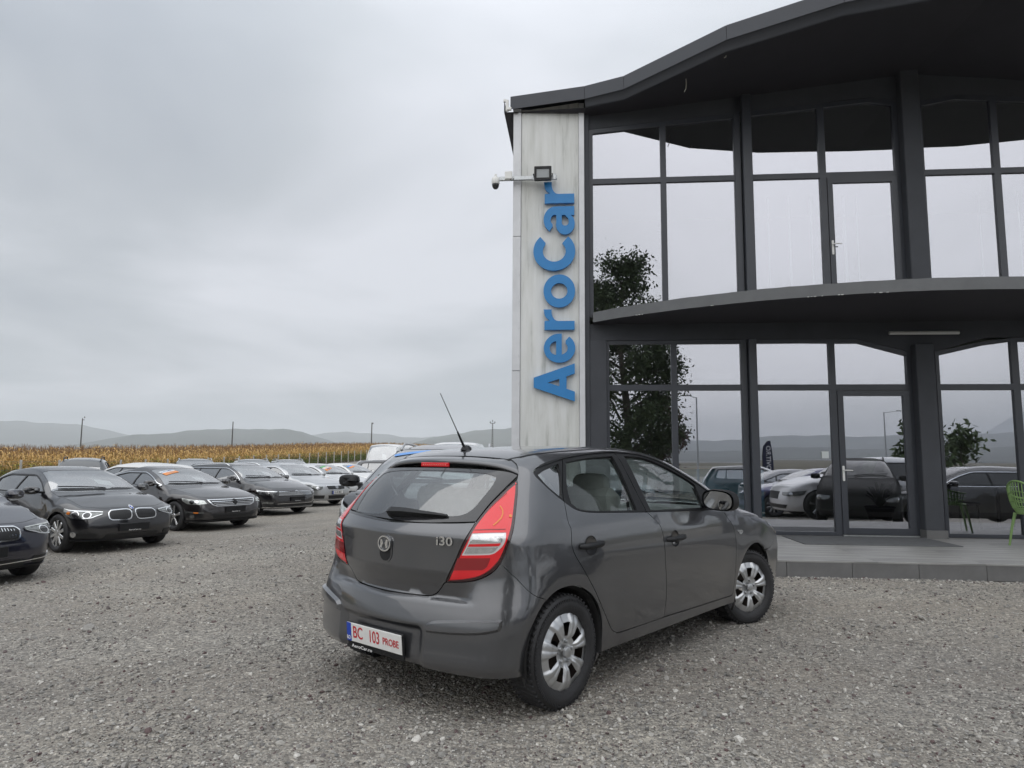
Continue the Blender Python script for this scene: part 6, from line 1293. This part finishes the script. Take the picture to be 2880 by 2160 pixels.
    for t, x, z, sz, sx in (('BC', -.140, 0, .094, .80), ('103', .008, 0, .094, .72), ('PROBE', .152, -.004, .054, .86)): tx.add(pp(text_chunk(t, sz, .0012, .008, sx), x, z))
    tx.build('lettering', M_REDTEXT, pl)
    one(pp(text_chunk('RO', .030, .001, .01, .8), -.222, -.033), 'country_code', M_WHITE, pl)
    sr = MB()
    for k in range(12): sr.add(pp(box((.012*math.cos(k*math.pi/6), -.0006, .012*math.sin(k*math.pi/6)), (.0028, .0008, .0028)), -.222, .022))
    sr.build('star_ring', pm('star_yellow', (.7, .5, .05), .5), pl)
    # front: grille and bumper, seen only from the side
    fcx = 2.4+.88*math.pi/2; af_ = [tuple(q_) for q_ in L3(circ(2.65, .305, .362, 60, -10, 40)) if q_[1] < .585]
    fb = crv([(2.97, .60), (3.02, .64), (3.14, .72), (3.20, .66), (3.42, .655), (3.5, .70)], [(3.5, .70), (2*(2.4+.88*math.pi/2)-3.5, .70)], [(2*(2.4+.88*math.pi/2)-3.5, .70), (2*(2.4+.88*math.pi/2)-3.42, .655), (2*(2.4+.88*math.pi/2)-3.2, .66), (2*(2.4+.88*math.pi/2)-3.14, .72), (2*(2.4+.88*math.pi/2)-3.02, .64), (2*(2.4+.88*math.pi/2)-2.97, .60)],
        [(2*fcx-a, b) for a, b in [(2.97, .60)] + af_], [(2*fcx-af_[-1][0], af_[-1][1]), af_[-1]], af_[::-1] + [(2.97, .60)])
    fbo = one(panel(s, 'lat', inset(fb, .002), (), .07, 0, .02), 'front_bumper', P, car); fc = 2.4+.88*math.pi/2
    one(panel(s, 'lat', crv([(fc-.33, .62), (fc+.33, .62)], [(fc+.33, .62), (fc+.36, .68)], [(fc+.36, .68), (fc-.36, .68)], [(fc-.36, .68), (fc-.33, .62)]), (), .08, .004, .004), 'grille', M_BLACK, fbo)
    one(panel(s, 'lat', crv([(fc-.40, .30), (fc+.40, .30)], [(fc+.40, .30), (fc+.34, .47)], [(fc+.34, .47), (fc-.34, .47)], [(fc-.34, .47), (fc-.40, .30)]), (), .08, .004, .004), 'air_intake', M_BLACK, fbo)
    # aerial
    ab = MB(); pz = s.at('top', [(.05, 0)])[0][0]; ax = .055
    ab.add(xf(lathe([(.001, .032), (.014, .03), (.028, .020), (.036, .006), (.040, 0)][::-1], 18), M=np.diag((1.25, .75, 1.)), loc=(ax+.01, 0, pz[2]-.001)))
    ab.add(cyl((ax-.012, 0, pz[2]+.018), (ax-.075, 0, pz[2]+.115), .009, 8, .006)); ab.add(cyl((ax-.075, 0, pz[2]+.115), (ax-.235, 0, pz[2]+.355), .0032, 6, .0022)); ab.build('aerial', M_BLACK, car)
    # wheels
    wheel('cover', car, (0, -.765, .300), R=.306, detail=True); wheel('cover', car, (0, .765, .300), 0, True, R=.306, detail=True)
    wheel('cover', car, (2.65, -.765, .300), math.radians(-22), R=.306, detail=True); wheel('cover', car, (2.65, .765, .300), math.radians(-18), True, R=.306, detail=True)
    # cabin
    def seat(x, y, rear=False, w=.46):
        st_ = MB(); zz = .30
        st_.add(box((x+.24, y, .52), (.52, w, .16), .05)); st_.add(xf(box((0, 0, .30), (.15, w*.96, .60), .055), (x-.02, y, .56), M=np.array(((1, 0, -.30), (0, 1, 0), (0, 0, 1.)))))
        return st_, (x-.02-.30*.60, y)
    for x, y, w in ((1.16, -.36, .48), (1.16, .36, .48), (.36, 0, 1.20)):
        b, (hx_, hy_) = seat(x, y, w=w); so = b.build('seat', M_SEAT, car)
        for yy in ((y,) if w < 1 else (-.38, .38)):
            hr = MB(); hz_ = 1.155 if w < 1 else 1.08; c = np.array((hx_+.02, yy, hz_)); G = np.zeros((9, 21, 3))
            for i, v in enumerate(np.linspace(-1, 1, 9)):
                for j in range(21):
                    a = 2*math.pi*j/20; r_ = (1-abs(v)**4)**.35; f_ = lambda t: math.copysign(abs(t)**.6, t); G[i, j] = c + np.array((.055*v, .145*f_(math.cos(a))*r_, .105*f_(math.sin(a))*r_))
            hr.add(grid_chunk(G)); hr.build('headrest', M_SEAT, so)
    da = MB(); da.add(box((2.22, 0, .86), (.55, 1.40, .22), .06)); da.add(box((2.0, 0, .72), (.3, 1.36, .3), .06)); da.build('dashboard', M_TRIM, car)
    sw = MB(); tt = np.linspace(0, 2*math.pi, 33)[:-1]; sw.add(tube([(1.80-.06*math.cos(a), .36+.185*math.sin(a), .90+.175*math.cos(a)) for a in tt], .015, 8, True)); sw.add(beam((1.80, .19, .9), (1.80, .53, .9), .05, .03)); sw.build('steering_wheel', M_BLACK, car)
    ps = MB(); ps.add(box((-.18, 0, .93), (.42, 1.10, .03), .01)); ps.build('parcel_shelf', M_SEATD, car)
    fl = MB(); fl.add(box((1.3, 0, .37), (2.9, 1.45, .04))); fl.build('cabin_floor', M_SEATD, car)
    hlq = crv([(.05, -.50), (.4, -.52), (1.0, -.51), (1.55, -.52)], [(1.55, -.52), (1.6, 0), (1.55, .52)], [(1.55, .52), (1.0, .51), (.4, .52), (.05, .50)], [(.05, .50), (0, 0), (.05, -.50)])
    V_, F_, N_ = panel(s, 'top', hlq, (), .12, -.035, 0); one((V_, F_, -N_), 'headlining', M_SEAT, car)
    for mm in (lambda c: c, mirror):
        pi = MB(); V_, F_, N_ = panel(s, 'lat', inset(hole, .02), [inset(g_front, -.012), inset(g_rear, -.012), inset(g_quart, -.012)], .09, -.045, 0); pi.add(mm((V_, F_, -N_))); pi.build('inner_trim', M_TRIM, car)
        one(mm(tube([(.96, -.60, 1.36), (.98, -.66, 1.1), (.98, -.70, .8)], .012, 6)), 'seat_belt', M_SEATD, car)
    return car
MAT_LAMP_DARK = pm('lamp_rim', (.035, .006, .008), .12, coat=.6)
MAT_LAMP_WHITE = pm('lamp_white', (.72, .72, .73), .2, .2, coat=.5)
M_REDTEXT = pm('red_lettering', (.50, .02, .03), .45)
P2_DULL = pm('badge_ghost', (.11, .11, .115), .3, .5)
def lensmat(name, c, grid=0.0):
    m = pm(name, c, .12, coat=.8, spec=.5); t = m.node_tree; b = t.nodes['Principled BSDF']; L = t.links.new
    tc = t.nodes.new('ShaderNodeTexCoord'); ch = t.nodes.new('ShaderNodeTexVoronoi'); ch.inputs['Scale'].default_value = 120; L(tc.outputs['Object'], ch.inputs['Vector'])
    bn = t.nodes.new('ShaderNodeBump'); bn.inputs['Strength'].default_value = .12; bn.inputs['Distance'].default_value = .004; L(ch.outputs['Distance'], bn.inputs['Height']); L(bn.outputs[0], b.inputs['Normal'])
    b.inputs['Subsurface Weight'].default_value = .0; return m
M_REDLENS = lensmat('red_lens', (.74, .014, .022)); M_REDDARK = lensmat('dark_red_lens', (.26, .010, .014))
M_REDGLOW = pm('lamp_diode', (.85, .25, .22), .3)
# ---------------------------------------------------------------- sign, lamps, camera and loose things at the showroom
def FX(c): V, F, N = c; R = np.array(((EV[0], NV[0], 0), (EV[1], NV[1], 0), (0, 0, 1))); return V @ R.T, F, N @ R.T
def fthing(name, label, cat, s, D, z, group=None): return empty(name, sN(s, D, z), YAW, label, cat, group)
def loc(c, s, D, z): V, F, N = c; return V - np.array((s, D, z)), F, N
def letters():
    """bold rounded capitals drawn as outlines; units: cap height 1 along x, reading direction along y, later stood on end"""
    def arc(cx, cy, rx, ry, a0, a1, n=26): t = np.radians(np.linspace(a0, a1, n)); return [(cx+rx*math.cos(a), cy+ry*math.sin(a)) for a in t]
    w = .215
    def ring_letter(rx, ry, cx, a0, a1): return arc(cx, .365, rx, ry, a0, a1) + arc(cx, .365, rx-w, ry-w*.92, a1, a0)
    A = ([(0, 0), (.235, 0), (.305, .20), (.605, .20), (.675, 0), (.92, 0), (.575, 1.0), (.335, 1.0)], [[(.365, .375), (.545, .375), (.455, .66)]])
    e = (arc(.37, .375, .37, .385, 0, 318) + [(.555, .20)] + arc(.37, .375, .175, .185, -55, -148, 10) + [(.205, .30), (.735, .30)], [arc(.37, .40, .165, .165, 8, 172, 14) ])
    e = (arc(.37, .37, .37, .385, -2, 322, 40) + [(.56, .22)] + arc(.37, .37, .17, .20, -48, -160, 12) + [(.20, .315), (.738, .315)], [[(.20, .455), (.545, .455)] + arc(.372, .455, .172, .155, 5, 175, 14)])
    r = ([(0, 0), (.215, 0), (.215, .40)] + arc(.44, .40, .225, .165, 180, 90, 10) + [(.50, .562), (.50, .762)] + arc(.44, .46, .24, .29, 85, 150, 8) + [(.215, .74), (0, .74)], [])
    o = (arc(.39, .375, .39, .39, 0, 352, 48), [arc(.39, .375, .185, .20, 0, 352, 40)])
    C = (arc(.50, .5, .50, .52, 42, 318, 44) + [(.70, .30)] + arc(.50, .5, .27, .285, 306, 54, 36) + [(.715, .715)], [])
    a = ([(.47, 0), (.685, 0), (.685, .47)] + arc(.365, .465, .32, .30, 2, 150, 20) + [(.20, .54)] + arc(.36, .49, .125, .10, 150, 0, 10) + [(.475, .45), (.30, .45)] + arc(.26, .225, .26, .235, 95, 285, 22) + [(.40, .02), (.47, .085)], [[(.475, .31), (.33, .31)] + arc(.30, .228, .09, .088, 100, 260, 10) + [(.38, .145), (.475, .235)]])
    return [(A, 2.304, .627, 'A'), (e, 2.944, .487, 'e'), (r, 3.495, .345, 'r'), (o, 3.873, .562, 'o'), (C, 4.502, .585, 'C'), (a, 5.124, .49, 'a'), (r, 5.672, .375, 'r')]
def sign():
    z0 = 2.304; sg = fthing('showroom_sign', 'large blue raised lettering reading AeroCar up the white tower', 'sign', -.28, 11.16, z0); cap = .672
    for (ol, hs), z, ln, ch in [(q[0], 1.355+(q[1]-1.355)*.9946, q[2]*.9946, q[3]) for q in letters()]:
        ol = np.array(ol); wl = ol[:, 0].max() - ol[:, 0].min(); sc = ln/wl
        tr = lambda L: np.stack([.060 - np.array(L)[:, 1]*cap, z + (np.array(L)[:, 0]-ol[:, 0].min())*sc], 1)
        one(loc(prism(tr(ol), .055, [tr(h) for h in hs], loc=(0, 11.115, 0)), -.28, 11.16, z0), 'letter', M_BLUE, sg)
sign()
def lamps():
    f = fthing('floodlight', 'black square floodlight on the bracket above the blue letters', 'floodlight', -.463, 10.97, 6.10); q = lambda c: loc(c, -.463, 10.97, 6.10)
    one(q(prism(rrect(-.607, 5.99, -.318, 6.228, .012), .055, [rrect(-.568, 6.03, -.357, 6.186, .006)], loc=(0, 10.94, 0))), 'housing', M_BLACK, f); one(q(box((-.463, 10.99, 6.108), (.27, .05, .20), .01)), 'heat_sink', M_BLACK, f)
    one(q(box((-.4625, 10.955, 6.108), (.213, .006, .158))), 'lamp_glass', pm('floodlight_glass', (.26, .28, .29), .2, coat=.5), f); one(q(tube([(-.62, 10.98, 6.11), (-.62, 11.05, 6.10), (-.463, 11.07, 6.09), (-.306, 11.05, 6.10), (-.306, 10.98, 6.11)], .010, 6)), 'yoke', M_BLACK, f)
    b = fthing('mounting_bracket', 'galvanised steel arm across the white tower carrying lamp and camera', 'bracket', -.7, 11.12, 6.09); q = lambda c: loc(c, -.7, 11.12, 6.09)
    one(q(box((-.72, 11.10, 6.092), (.98, .05, .065), .004)), 'arm', M_GALV, b)
    for x in (-.62, -.27): one(q(box((x, 11.07, 6.095), (.05, .02, .10), .004)), 'clamp', M_GALV, b)
    j = fthing('junction_box', 'small pale junction box on the bracket beside the camera', 'junction box', -1.045, 11.05, 6.12); q = lambda c: loc(c, -1.045, 11.05, 6.12)
    one(q(box((-1.045, 11.05, 6.125), (.125, .07, .135), .008)), 'box', M_PVC, j); one(q(tube([(-1.02, 11.03, 6.06), (-.99, 11.02, 6.02), (-.965, 11.04, 6.04), (-.96, 11.06, 6.08)], .006, 5)), 'cable', M_BLACK, j)
    c = fthing('security_camera', 'white dome security camera hanging off the left end of the bracket', 'camera', -1.268, 11.08, 6.10); q = lambda ch: loc(ch, -1.268, 11.08, 6.10)
    one(q(cyl((-1.24, 11.09, 6.10), (-1.17, 11.10, 6.095), .02, 8)), 'arm', M_PVC, c); one(q(lathe([(.001, 6.165), (.022, 6.165), (.024, 6.12), (.055, 6.105), (.068, 6.08), (.068, 6.005), (.060, 5.99), (.001, 5.99)][::-1], 20, c=(-1.27, 11.08, 0))), 'body', M_PVC, c); one(q(lathe([(.001, 5.905), (.030, 5.912), (.050, 5.935), (.060, 5.965), (.062, 5.992), (.001, 5.992)], 20, c=(-1.27, 11.08, 0))), 'dome', M_GLOSSBLACK, c)
    t = fthing('strip_light', 'unlit white tube light under the curved balcony', 'strip light', 5.55, 11.16, 3.33); q = lambda ch: loc(ch, 5.55, 11.16, 3.33)
    one(q(box((5.555, 11.19, 3.40), (1.04, .05, .04), .008)), 'housing', pm('lamp_casing', (.30, .30, .30), .5), t); one(q(cyl((5.03, 11.15, 3.385), (6.08, 11.15, 3.385), .028, 12)), 'diffuser', pm('opal_diffuser', (.62, .62, .60), .4), t)
    for s, D, z, l, lab in ((1.82, 10.40, 7.33, .20, 'long loose cable end hanging under the roof edge'), (2.32, 9.86, 7.40, .055, 'short loose cable end hanging farther up the roof edge')):
        o = tag(one(tube([(0, 0, .04), (.004, 0, -l*.3), (-.002, 0, -l*.7), (-.02, -.01, -l*.85), (-.028, -.01, -l)], .007, 5), 'loose_cable', pm('pale_cable', (.42, .40, .34), .6) if 'pale_cable' not in bpy.data.materials else bpy.data.materials['pale_cable']), lab, 'cable'); o.location = sN(s, D, z)
lamps()
def terrace_things():
    m = tag(one(flat(*box((0, 0, 0), (2.12, 1.06, .012), .003)[:2]), 'door_mat', pm('rubber_mat', (.115, .12, .125), .8, var=.12, vscale=8, bump=.3, bscale=120)), 'wide thin grey mat on the terrace before the glass door', 'mat'); m.location = sN(4.32, 10.62, .2015); m.rotation_euler = (0, 0, YAW)
    n = tag(one(prism([(-.09, -.135), (.09, -.135), (.09, .135), (-.09, .135)], .002), 'paper_notice', pm('notice_paper', (.33, .37, .28), .8)), 'tilted greenish paper notice stuck inside the lower glass door', 'notice'); n.location = sN(4.72, 11.345, 1.33); n.rotation_euler = (0, math.radians(25), YAW)
    n = tag(one(prism([(-.055, -.055), (.055, -.055), (.055, .055), (-.055, .055)], .002), 'window_sticker', pm('sticker_paper', (.62, .66, .66), .5)), 'small white sticker on the window left of the lower door', 'sticker'); n.location = sN(4.03, 11.322, 1.46); n.rotation_euler = (0, 0, YAW)
    # armchair of green plastic slats
    MG = pm('green_plastic', (.205, .33, .115), .42, var=.05)
    c = fthing('armchair', 'pale green slatted plastic armchair at the right frame edge', 'armchair', 6.46, 10.28, .195); c.rotation_euler = (0, 0, YAW + math.radians(18))
    sh = MB(); rim = []
    def prof(a, t):                                            # a: angle round the tub (0 = back), t: 0 rim .. 1 seat
        zt = .64 + .27*math.exp(-(a/1.1)**2); r0x, r0y = .31, .29; k = math.cos(min(1, t)*math.pi/2)**.75; rx, ry = .21 + (r0x-.21)*k, .20 + (r0y-.20)*k; return (-math.cos(a)*rx + .0, math.sin(a)*ry, .455 + (zt-.455)*(1-t)**1.05)
    A = np.linspace(-2.15, 2.15, 31)
    one(tube([prof(a, 0) for a in A], .014, 7), 'rim', MG, c)
    sl = None
    for a in A[1:-1]: one(tube([prof(a, t) for t in (0, .25, .5, .75, 1)], .0075, 5), 'slat', MG, c)
    for t in (.3, .58, .82): one(tube([prof(a, t) for a in A], .007, 5), 'hoop', MG, c)
    st = MB(); st.add(tube([(-.20*math.cos(a), .20*math.sin(a), .455) for a in np.linspace(0, 2*math.pi, 25)[:-1]], .014, 6, True)); st.build('seat_ring', MG, c)
    for y in np.linspace(-.17, .17, 11): x = math.sqrt(max(0, .2**2-y*y)); one(tube([(-x, y, .455), (0, y, .445), (x, y, .455)], .007, 5), 'slat', MG, c)
    for sx in (-1, 1):
        for sy in (-1, 1): one(tube([(sx*.16, sy*.16, .46), (sx*.20, sy*.19, .25), (sx*.235, sy*.215, .0)], .017, 7, rs=[.022, .018, .014]), 'leg', MG, c)
    # inside the showroom, seen dimly through the glass
    p = fthing('planter', 'black tapered planter standing inside behind the lower glass door', 'planter', 5.75, 13.5, .2); one(lathe([(.001, .0), (.16, 0), (.25, .30), (.27, .31), (.26, .33), (.23, .31), (.001, .28)], 24), 'pot', M_BLACK, p)
    lf = MB(); r = random.Random(4)
    for i in range(26): a = r.uniform(0, 6.28); h = r.uniform(.3, .75); d = np.array((math.cos(a), math.sin(a), 0)); s_ = np.array((-d[1], d[0], 0)); q = [np.array((0, 0, .28)) + d*t*.32 + np.array((0, 0, h*(t*1.6 - t*t*.9))) for t in (0, .4, .75, 1)]; V = []; [V.extend([x - s_*w_, x + s_*w_]) for x, w_ in zip(q, (.008, .03, .03, .003))]; lf.add(flat(np.array(V), [(0, 1, 3, 2), (2, 3, 5, 4), (4, 5, 7, 6)]))
    lf.build('foliage', pm('house_plant', (.05, .085, .03), .6), p)
    k = fthing('reception_counter', 'light blue and white counter inside the lower left windows', 'counter', 1.75, 12.05, .2); MBL = pm('counter_blue', (.30, .66, .80), .5); MW = pm('counter_white', (.84, .86, .86), .5)
    one(box((0, 0, .52), (2.9, .5, 1.0), .02), 'front_panel', MBL, k); one(box((0, 0, .12), (2.92, .52, .24), .01), 'base', MW, k); one(box((0, -.03, 1.04), (3.0, .62, .05), .01), 'worktop', MW, k); one(prism(rrect(-.95, .62, -.45, .98, .05), .02, [rrect(-.93, .64, -.47, .96, .04)], loc=(0, -.275, 0)), 'outline_panel', MW, k)
    for x, lab in ((1.25, 'small white cup at the left end of the blue counter'), (1.42, 'white mug beside the cup on the blue counter')):
        u = fthing('cup', lab, 'cup', x, 11.95, 1.265, 'cups on the counter'); one(lathe([(.001, 0), (.038, 0), (.045, .10), (.040, .10), (.035, .01), (.001, .012)], 14), 'body', MW, u); one(tube([(.04, 0, .02), (.07, 0, .035), (.07, 0, .075), (.042, 0, .085)], .006, 5), 'handle', MW, u)
    def table(s, D, lab): 
        t = fthing('cafe_table', lab, 'table', s, D, .2, 'dark tables inside the showroom'); one(lathe([(.001, .73), (.40, .73), (.40, .755), (.001, .755)], 28), 'table_top', M_BLACK, t); one(cyl((0, 0, .02), (0, 0, .74), .03, 10), 'column', M_BLACK, t); one(lathe([(.001, 0), (.24, 0), (.22, .02), (.001, .035)], 20), 'foot', M_BLACK, t)
    table(7.5, 12.9, 'dark round table inside behind the right-hand window')
    for s, D, rz, lab in ((6.75, 12.7, .3, 'dark chair inside, left of the round table'), (8.2, 13.1, 3.4, 'dark chair inside, right of the round table')):
        h = fthing('chair', lab, 'chair', s, D, .2, 'dark chairs inside the showroom'); h.rotation_euler = (0, 0, YAW+rz); one(box((0, 0, .45), (.44, .44, .05), .015), 'seat', M_BLACK, h); one(xf(box((0, 0, 0), (.03, .42, .42), .01), (-.22, 0, .72)), 'backrest', M_BLACK, h)
        for sx in (-1, 1):
            for sy in (-1, 1): one(cyl((sx*.18, sy*.18, .44), (sx*.2, sy*.2, 0), .014, 6), 'leg', M_BLACK, h)
    # upright blind slats behind the upper glass
    MS = pm('blind_slat', (.80, .82, .82), .7)
    for i, (s, w) in enumerate(((3.28, .022), (3.62, .030), (3.97, .026), (4.50, .045), (4.70, .020), (6.62, .016), (7.22, .018))):
        B = tag(one(box((0, 0, 1.1), (w, .012, 2.2)), 'vertical_blind', MS), ['white blind slat behind the upper window, first left of the glass door', 'white blind slat in the middle of the upper window left of the door', 'white blind slat nearest the left jamb of the upper door', 'broad white blind slat behind the upper door near its handle', 'thin white blind slat in the middle of the upper door glass', 'thin white blind slat behind the window right of the column', 'white blind slat at the right end of the upper floor'][i], 'blind slat', 'blind slats behind the upper windows'); B.location = sN(s*11.8/11.34*1.0, 11.8, 3.72); B.rotation_euler = (0, 0, YAW)
terrace_things()
# ---------------------------------------------------------------- what stands behind the camera and shows in the glass
def leaf_mat(name, a, b_):
    m, t, b = nmat(name); L = t.links.new; g = t.nodes.new('ShaderNodeNewGeometry'); r = t.nodes.new('ShaderNodeValToRGB'); r.color_ramp.elements[0].color = (*a, 1); r.color_ramp.elements[1].color = (*b_, 1); L(g.outputs['Random Per Island'], r.inputs[0]); L(r.outputs[0], b.inputs['Base Color']); b.inputs['Roughness'].default_value = .7; return m
M_LEAF = leaf_mat('tree_leaf', (.025, .045, .014), (.075, .105, .035)); M_LEAFR = leaf_mat('red_leaf', (.055, .022, .018), (.10, .04, .028)); M_LEAFS = leaf_mat('sapling_leaf', (.05, .085, .03), (.11, .15, .06)); M_BARK = pm('bark', (.085, .07, .055), .9, var=.3, vscale=10, bump=.5, bscale=30)
def tree(x, y, h, rad, label, shape, n, leaf, mat, clear=.8, seed=1, group=None):
    z = float(gz(x, y)); t = empty('tree', (x, y, z), label=label, cat='tree', group=group); r = np.random.default_rng(seed); tr = MB(); tr.add(tube([(0, 0, -.1), (.03*h, 0, h*.3), (0, .02*h, h*.6), (0, 0, h*.92)], 1, 8, rs=[h*.024, h*.018, h*.010, h*.003]))
    cl = []
    for i in range(46):
        u = r.random()**.8; zz = clear + (h-clear)*u; a = r.random()*6.28; R = rad*shape(u)*(.75+.35*r.random()); e = np.array((R*math.cos(a), R*math.sin(a), zz + .12*R)); b0 = np.array((0, 0, zz - .35*R - .1)); tr.add(tube([b0, (b0+e)/2 + (0, 0, .05*R), e], 1, 5, rs=[h*.006, h*.004, h*.0015])); cl.append((e, b0))
    tr.build('trunk', M_BARK, t)
    C = np.array([e for e, _ in cl]); k = r.integers(0, len(C), n); f = r.random(n)**.45; B = np.array([b0 for _, b0 in cl]); c = B[k] + (C[k]-B[k])*f[:, None]*1.05 + r.normal(0, rad*.13, (n, 3))
    d = r.normal(0, 1, (n, 3)); d /= np.linalg.norm(d, axis=1, keepdims=True); u2 = np.cross(d, r.normal(0, 1, (n, 3))); u2 /= np.linalg.norm(u2, axis=1, keepdims=True); s = leaf*(.6+.8*r.random((n, 1)))
    V = np.concatenate([(c - d*s)[:, None], (c + u2*s*.45)[:, None], (c + d*s)[:, None], (c - u2*s*.45)[:, None]], 1).reshape(-1, 3); nn = np.cross(d, u2); nn = np.where(nn[:, 2:] < 0, -nn, nn); N = np.repeat(nn, 4, 0); F = [tuple(range(4*i, 4*i+4)) for i in range(n)]
    one((V, F, N), 'crown', mat, t); return t
def W2(s, D): p = sN(s, D); return float(p[0]), float(p[1])
egg = lambda u: .35 + .75*math.sin(min(1, u*1.05)**.75*math.pi)**.8 if u < .9 else .30
tree(*W2(2.2, -7.3), 10.1, 2.3, 'tall dense dark green tree reflected in the left windows', egg, 30000, .085, M_LEAF, .9, 2)
tree(*W2(3.9, -8.6), 4.4, 1.1, 'small dark red-leaved tree beside the tall tree, seen reflected', egg, 5000, .08, M_LEAFR, .5, 5)
frond = lambda u: 1.0 - .8*u
tree(*W2(11.4, -1.3), 3.1, 1.0, 'feathery young tree reflected beside the column', frond, 900, .11, M_LEAFS, .4, 8, 'young trees seen reflected right of the door')
tree(*W2(14.0, -3.3), 2.9, 1.5, 'spreading feathery sapling reflected in the right-hand window', frond, 1000, .11, M_LEAFS, .4, 9, 'young trees seen reflected right of the door')
def lamp_post(s, D, h, arm, label):
    x, y = W2(s, D); p = empty('street_lamp', (x, y, -.4), YAW, label, 'street lamp', 'street lamps across the road'); one(cyl((0, 0, 0), (0, 0, h), .10, 10, .055), 'pole', M_GALV, p); one(tube([(0, 0, h-.03), (arm*.5, 0, h+.02), (arm, 0, h+.14)], .035, 6), 'arm', M_GALV, p); one(xf(box((0, 0, 0), (.55, .2, .09), .03), (arm*1.2, 0, h+.15)), 'lamp_head', M_HLDARK, p)
lamp_post(10.4, -35.3, 7.1, -.55, 'street lamp with its arm to the left, reflected left of the pier'); lamp_post(34.3, -55.3, 7.2, 1.3, 'farther street lamp with its arm to the right, reflected in the door')
def flag():
    x, y = W2(9.52, -11.3); f = empty('feather_flag', (x, y, -.35), YAW + math.pi, 'dark blue and red feather flag with white upright lettering, reflected', 'flag')
    one(tube([(.30, 0, 0), (.30, 0, 1.9), (.24, 0, 2.35), (.05, 0, 2.60), (-.12, 0, 2.62)], .012, 6), 'pole', M_BLACK, f)
    o = crv([(.29, .72), (.29, 1.9), (.23, 2.33), (.05, 2.57), (-.10, 2.60)], [(-.10, 2.60), (-.16, 2.2), (-.21, 1.6), (-.23, .66)], [(-.23, .66), (.29, .72)], step=.06)
    up = o[o[:, 1] > 1.16]; one(prism(crv([(.29, 1.20), (.29, 1.9), (.23, 2.33), (.05, 2.57), (-.10, 2.60)], [(-.10, 2.60), (-.16, 2.2), (-.21, 1.6), (-.225, 1.0)], [(-.225, 1.0), (.29, 1.20)], step=.06), .006, loc=(0, -.003, 0)), 'cloth', pm('flag_navy', (.022, .026, .065), .8), f)
    one(prism([(.29, .70), (-.23, .64), (-.2255, 1.0), (.29, 1.198)], .006, loc=(0, -.003, 0)), 'cloth', pm('flag_red', (.60, .07, .04), .8), f)
    one(xf(text_chunk('AUTOVIT.RO', .30, .002, .015, 1.0), (.02, -.008, 1.50), M=np.array(((0, 0, -1), (0, 1, 0), (1, 0, 0.)))), 'lettering', M_WHITE, f)
flag()
M_VDARK = glassmat('privacy_glass', (.05, .055, .06), .08)
SEEN = 'cars parked opposite the showroom, seen in its glass'
def opp(car, s, D, head, z): x, y = W2(s, D); car.location = (x, y, z); car.rotation_euler = (0, 0, YAW + math.radians(head)); return car
sq5 = gshape(2.81, .89, .93, .95, 1.65, 'suv', .88, 1.04)
opp(build_car('suv_car', sq5, (.74, .74, .74), 'white suv with five-spoke wheels reflected left of the door', front_plain(), 'five', .37, metal=0, group=SEEN, cabin=False, tint=M_VDARK), 6.35+2.81, 3.4, 180, -.16)
shb = gshape(2.65, .86, .75, .90, 1.46, 'estate', .78, .95)
opp(build_car('hatchback_car', shb, (.030, .028, .115), 'dark blue hatchback reflected behind the white suv nose', front_plain(), 'ten', .33, group=SEEN, cabin=False), 6.13+2.65, .3, 180, -.34)
opp(build_car('suv_car', ss, (.008, .008, .009), 'black off-roader reflected in the lower glass door', front_plain(), 'five', .38, group=SEEN, rails=.06, rail_mat=M_BLACK, metal=.1, cabin=False, tint=M_VDARK), 7.95, 3.0, 114, -.14)
opp(build_car('estate_car', sb8, (.007, .007, .009), 'black estate with a chrome window line reflected right of the column', front_plain(), 'ten', .33, chrome_line=True, group=SEEN, cabin=False, tint=M_VDARK), 11.2, 4.2, 180, -.20)
opp(build_car('suv_car', ss, (.010, .010, .012), 'black suv reflected just above the hatchback door mirror', front_plain(), 'ten', .33, full=False, group=SEEN, cabin=False), 6.2, -6.2, 10, -.40)
opp(build_car('sedan_car', sa4, (.20, .20, .21), 'grey saloon reflected between the door mirror and the pier', front_plain(), 'ten', .33, full=False, group=SEEN, cabin=False), 6.9, -2.2, 0, -.38)
build_hatch()
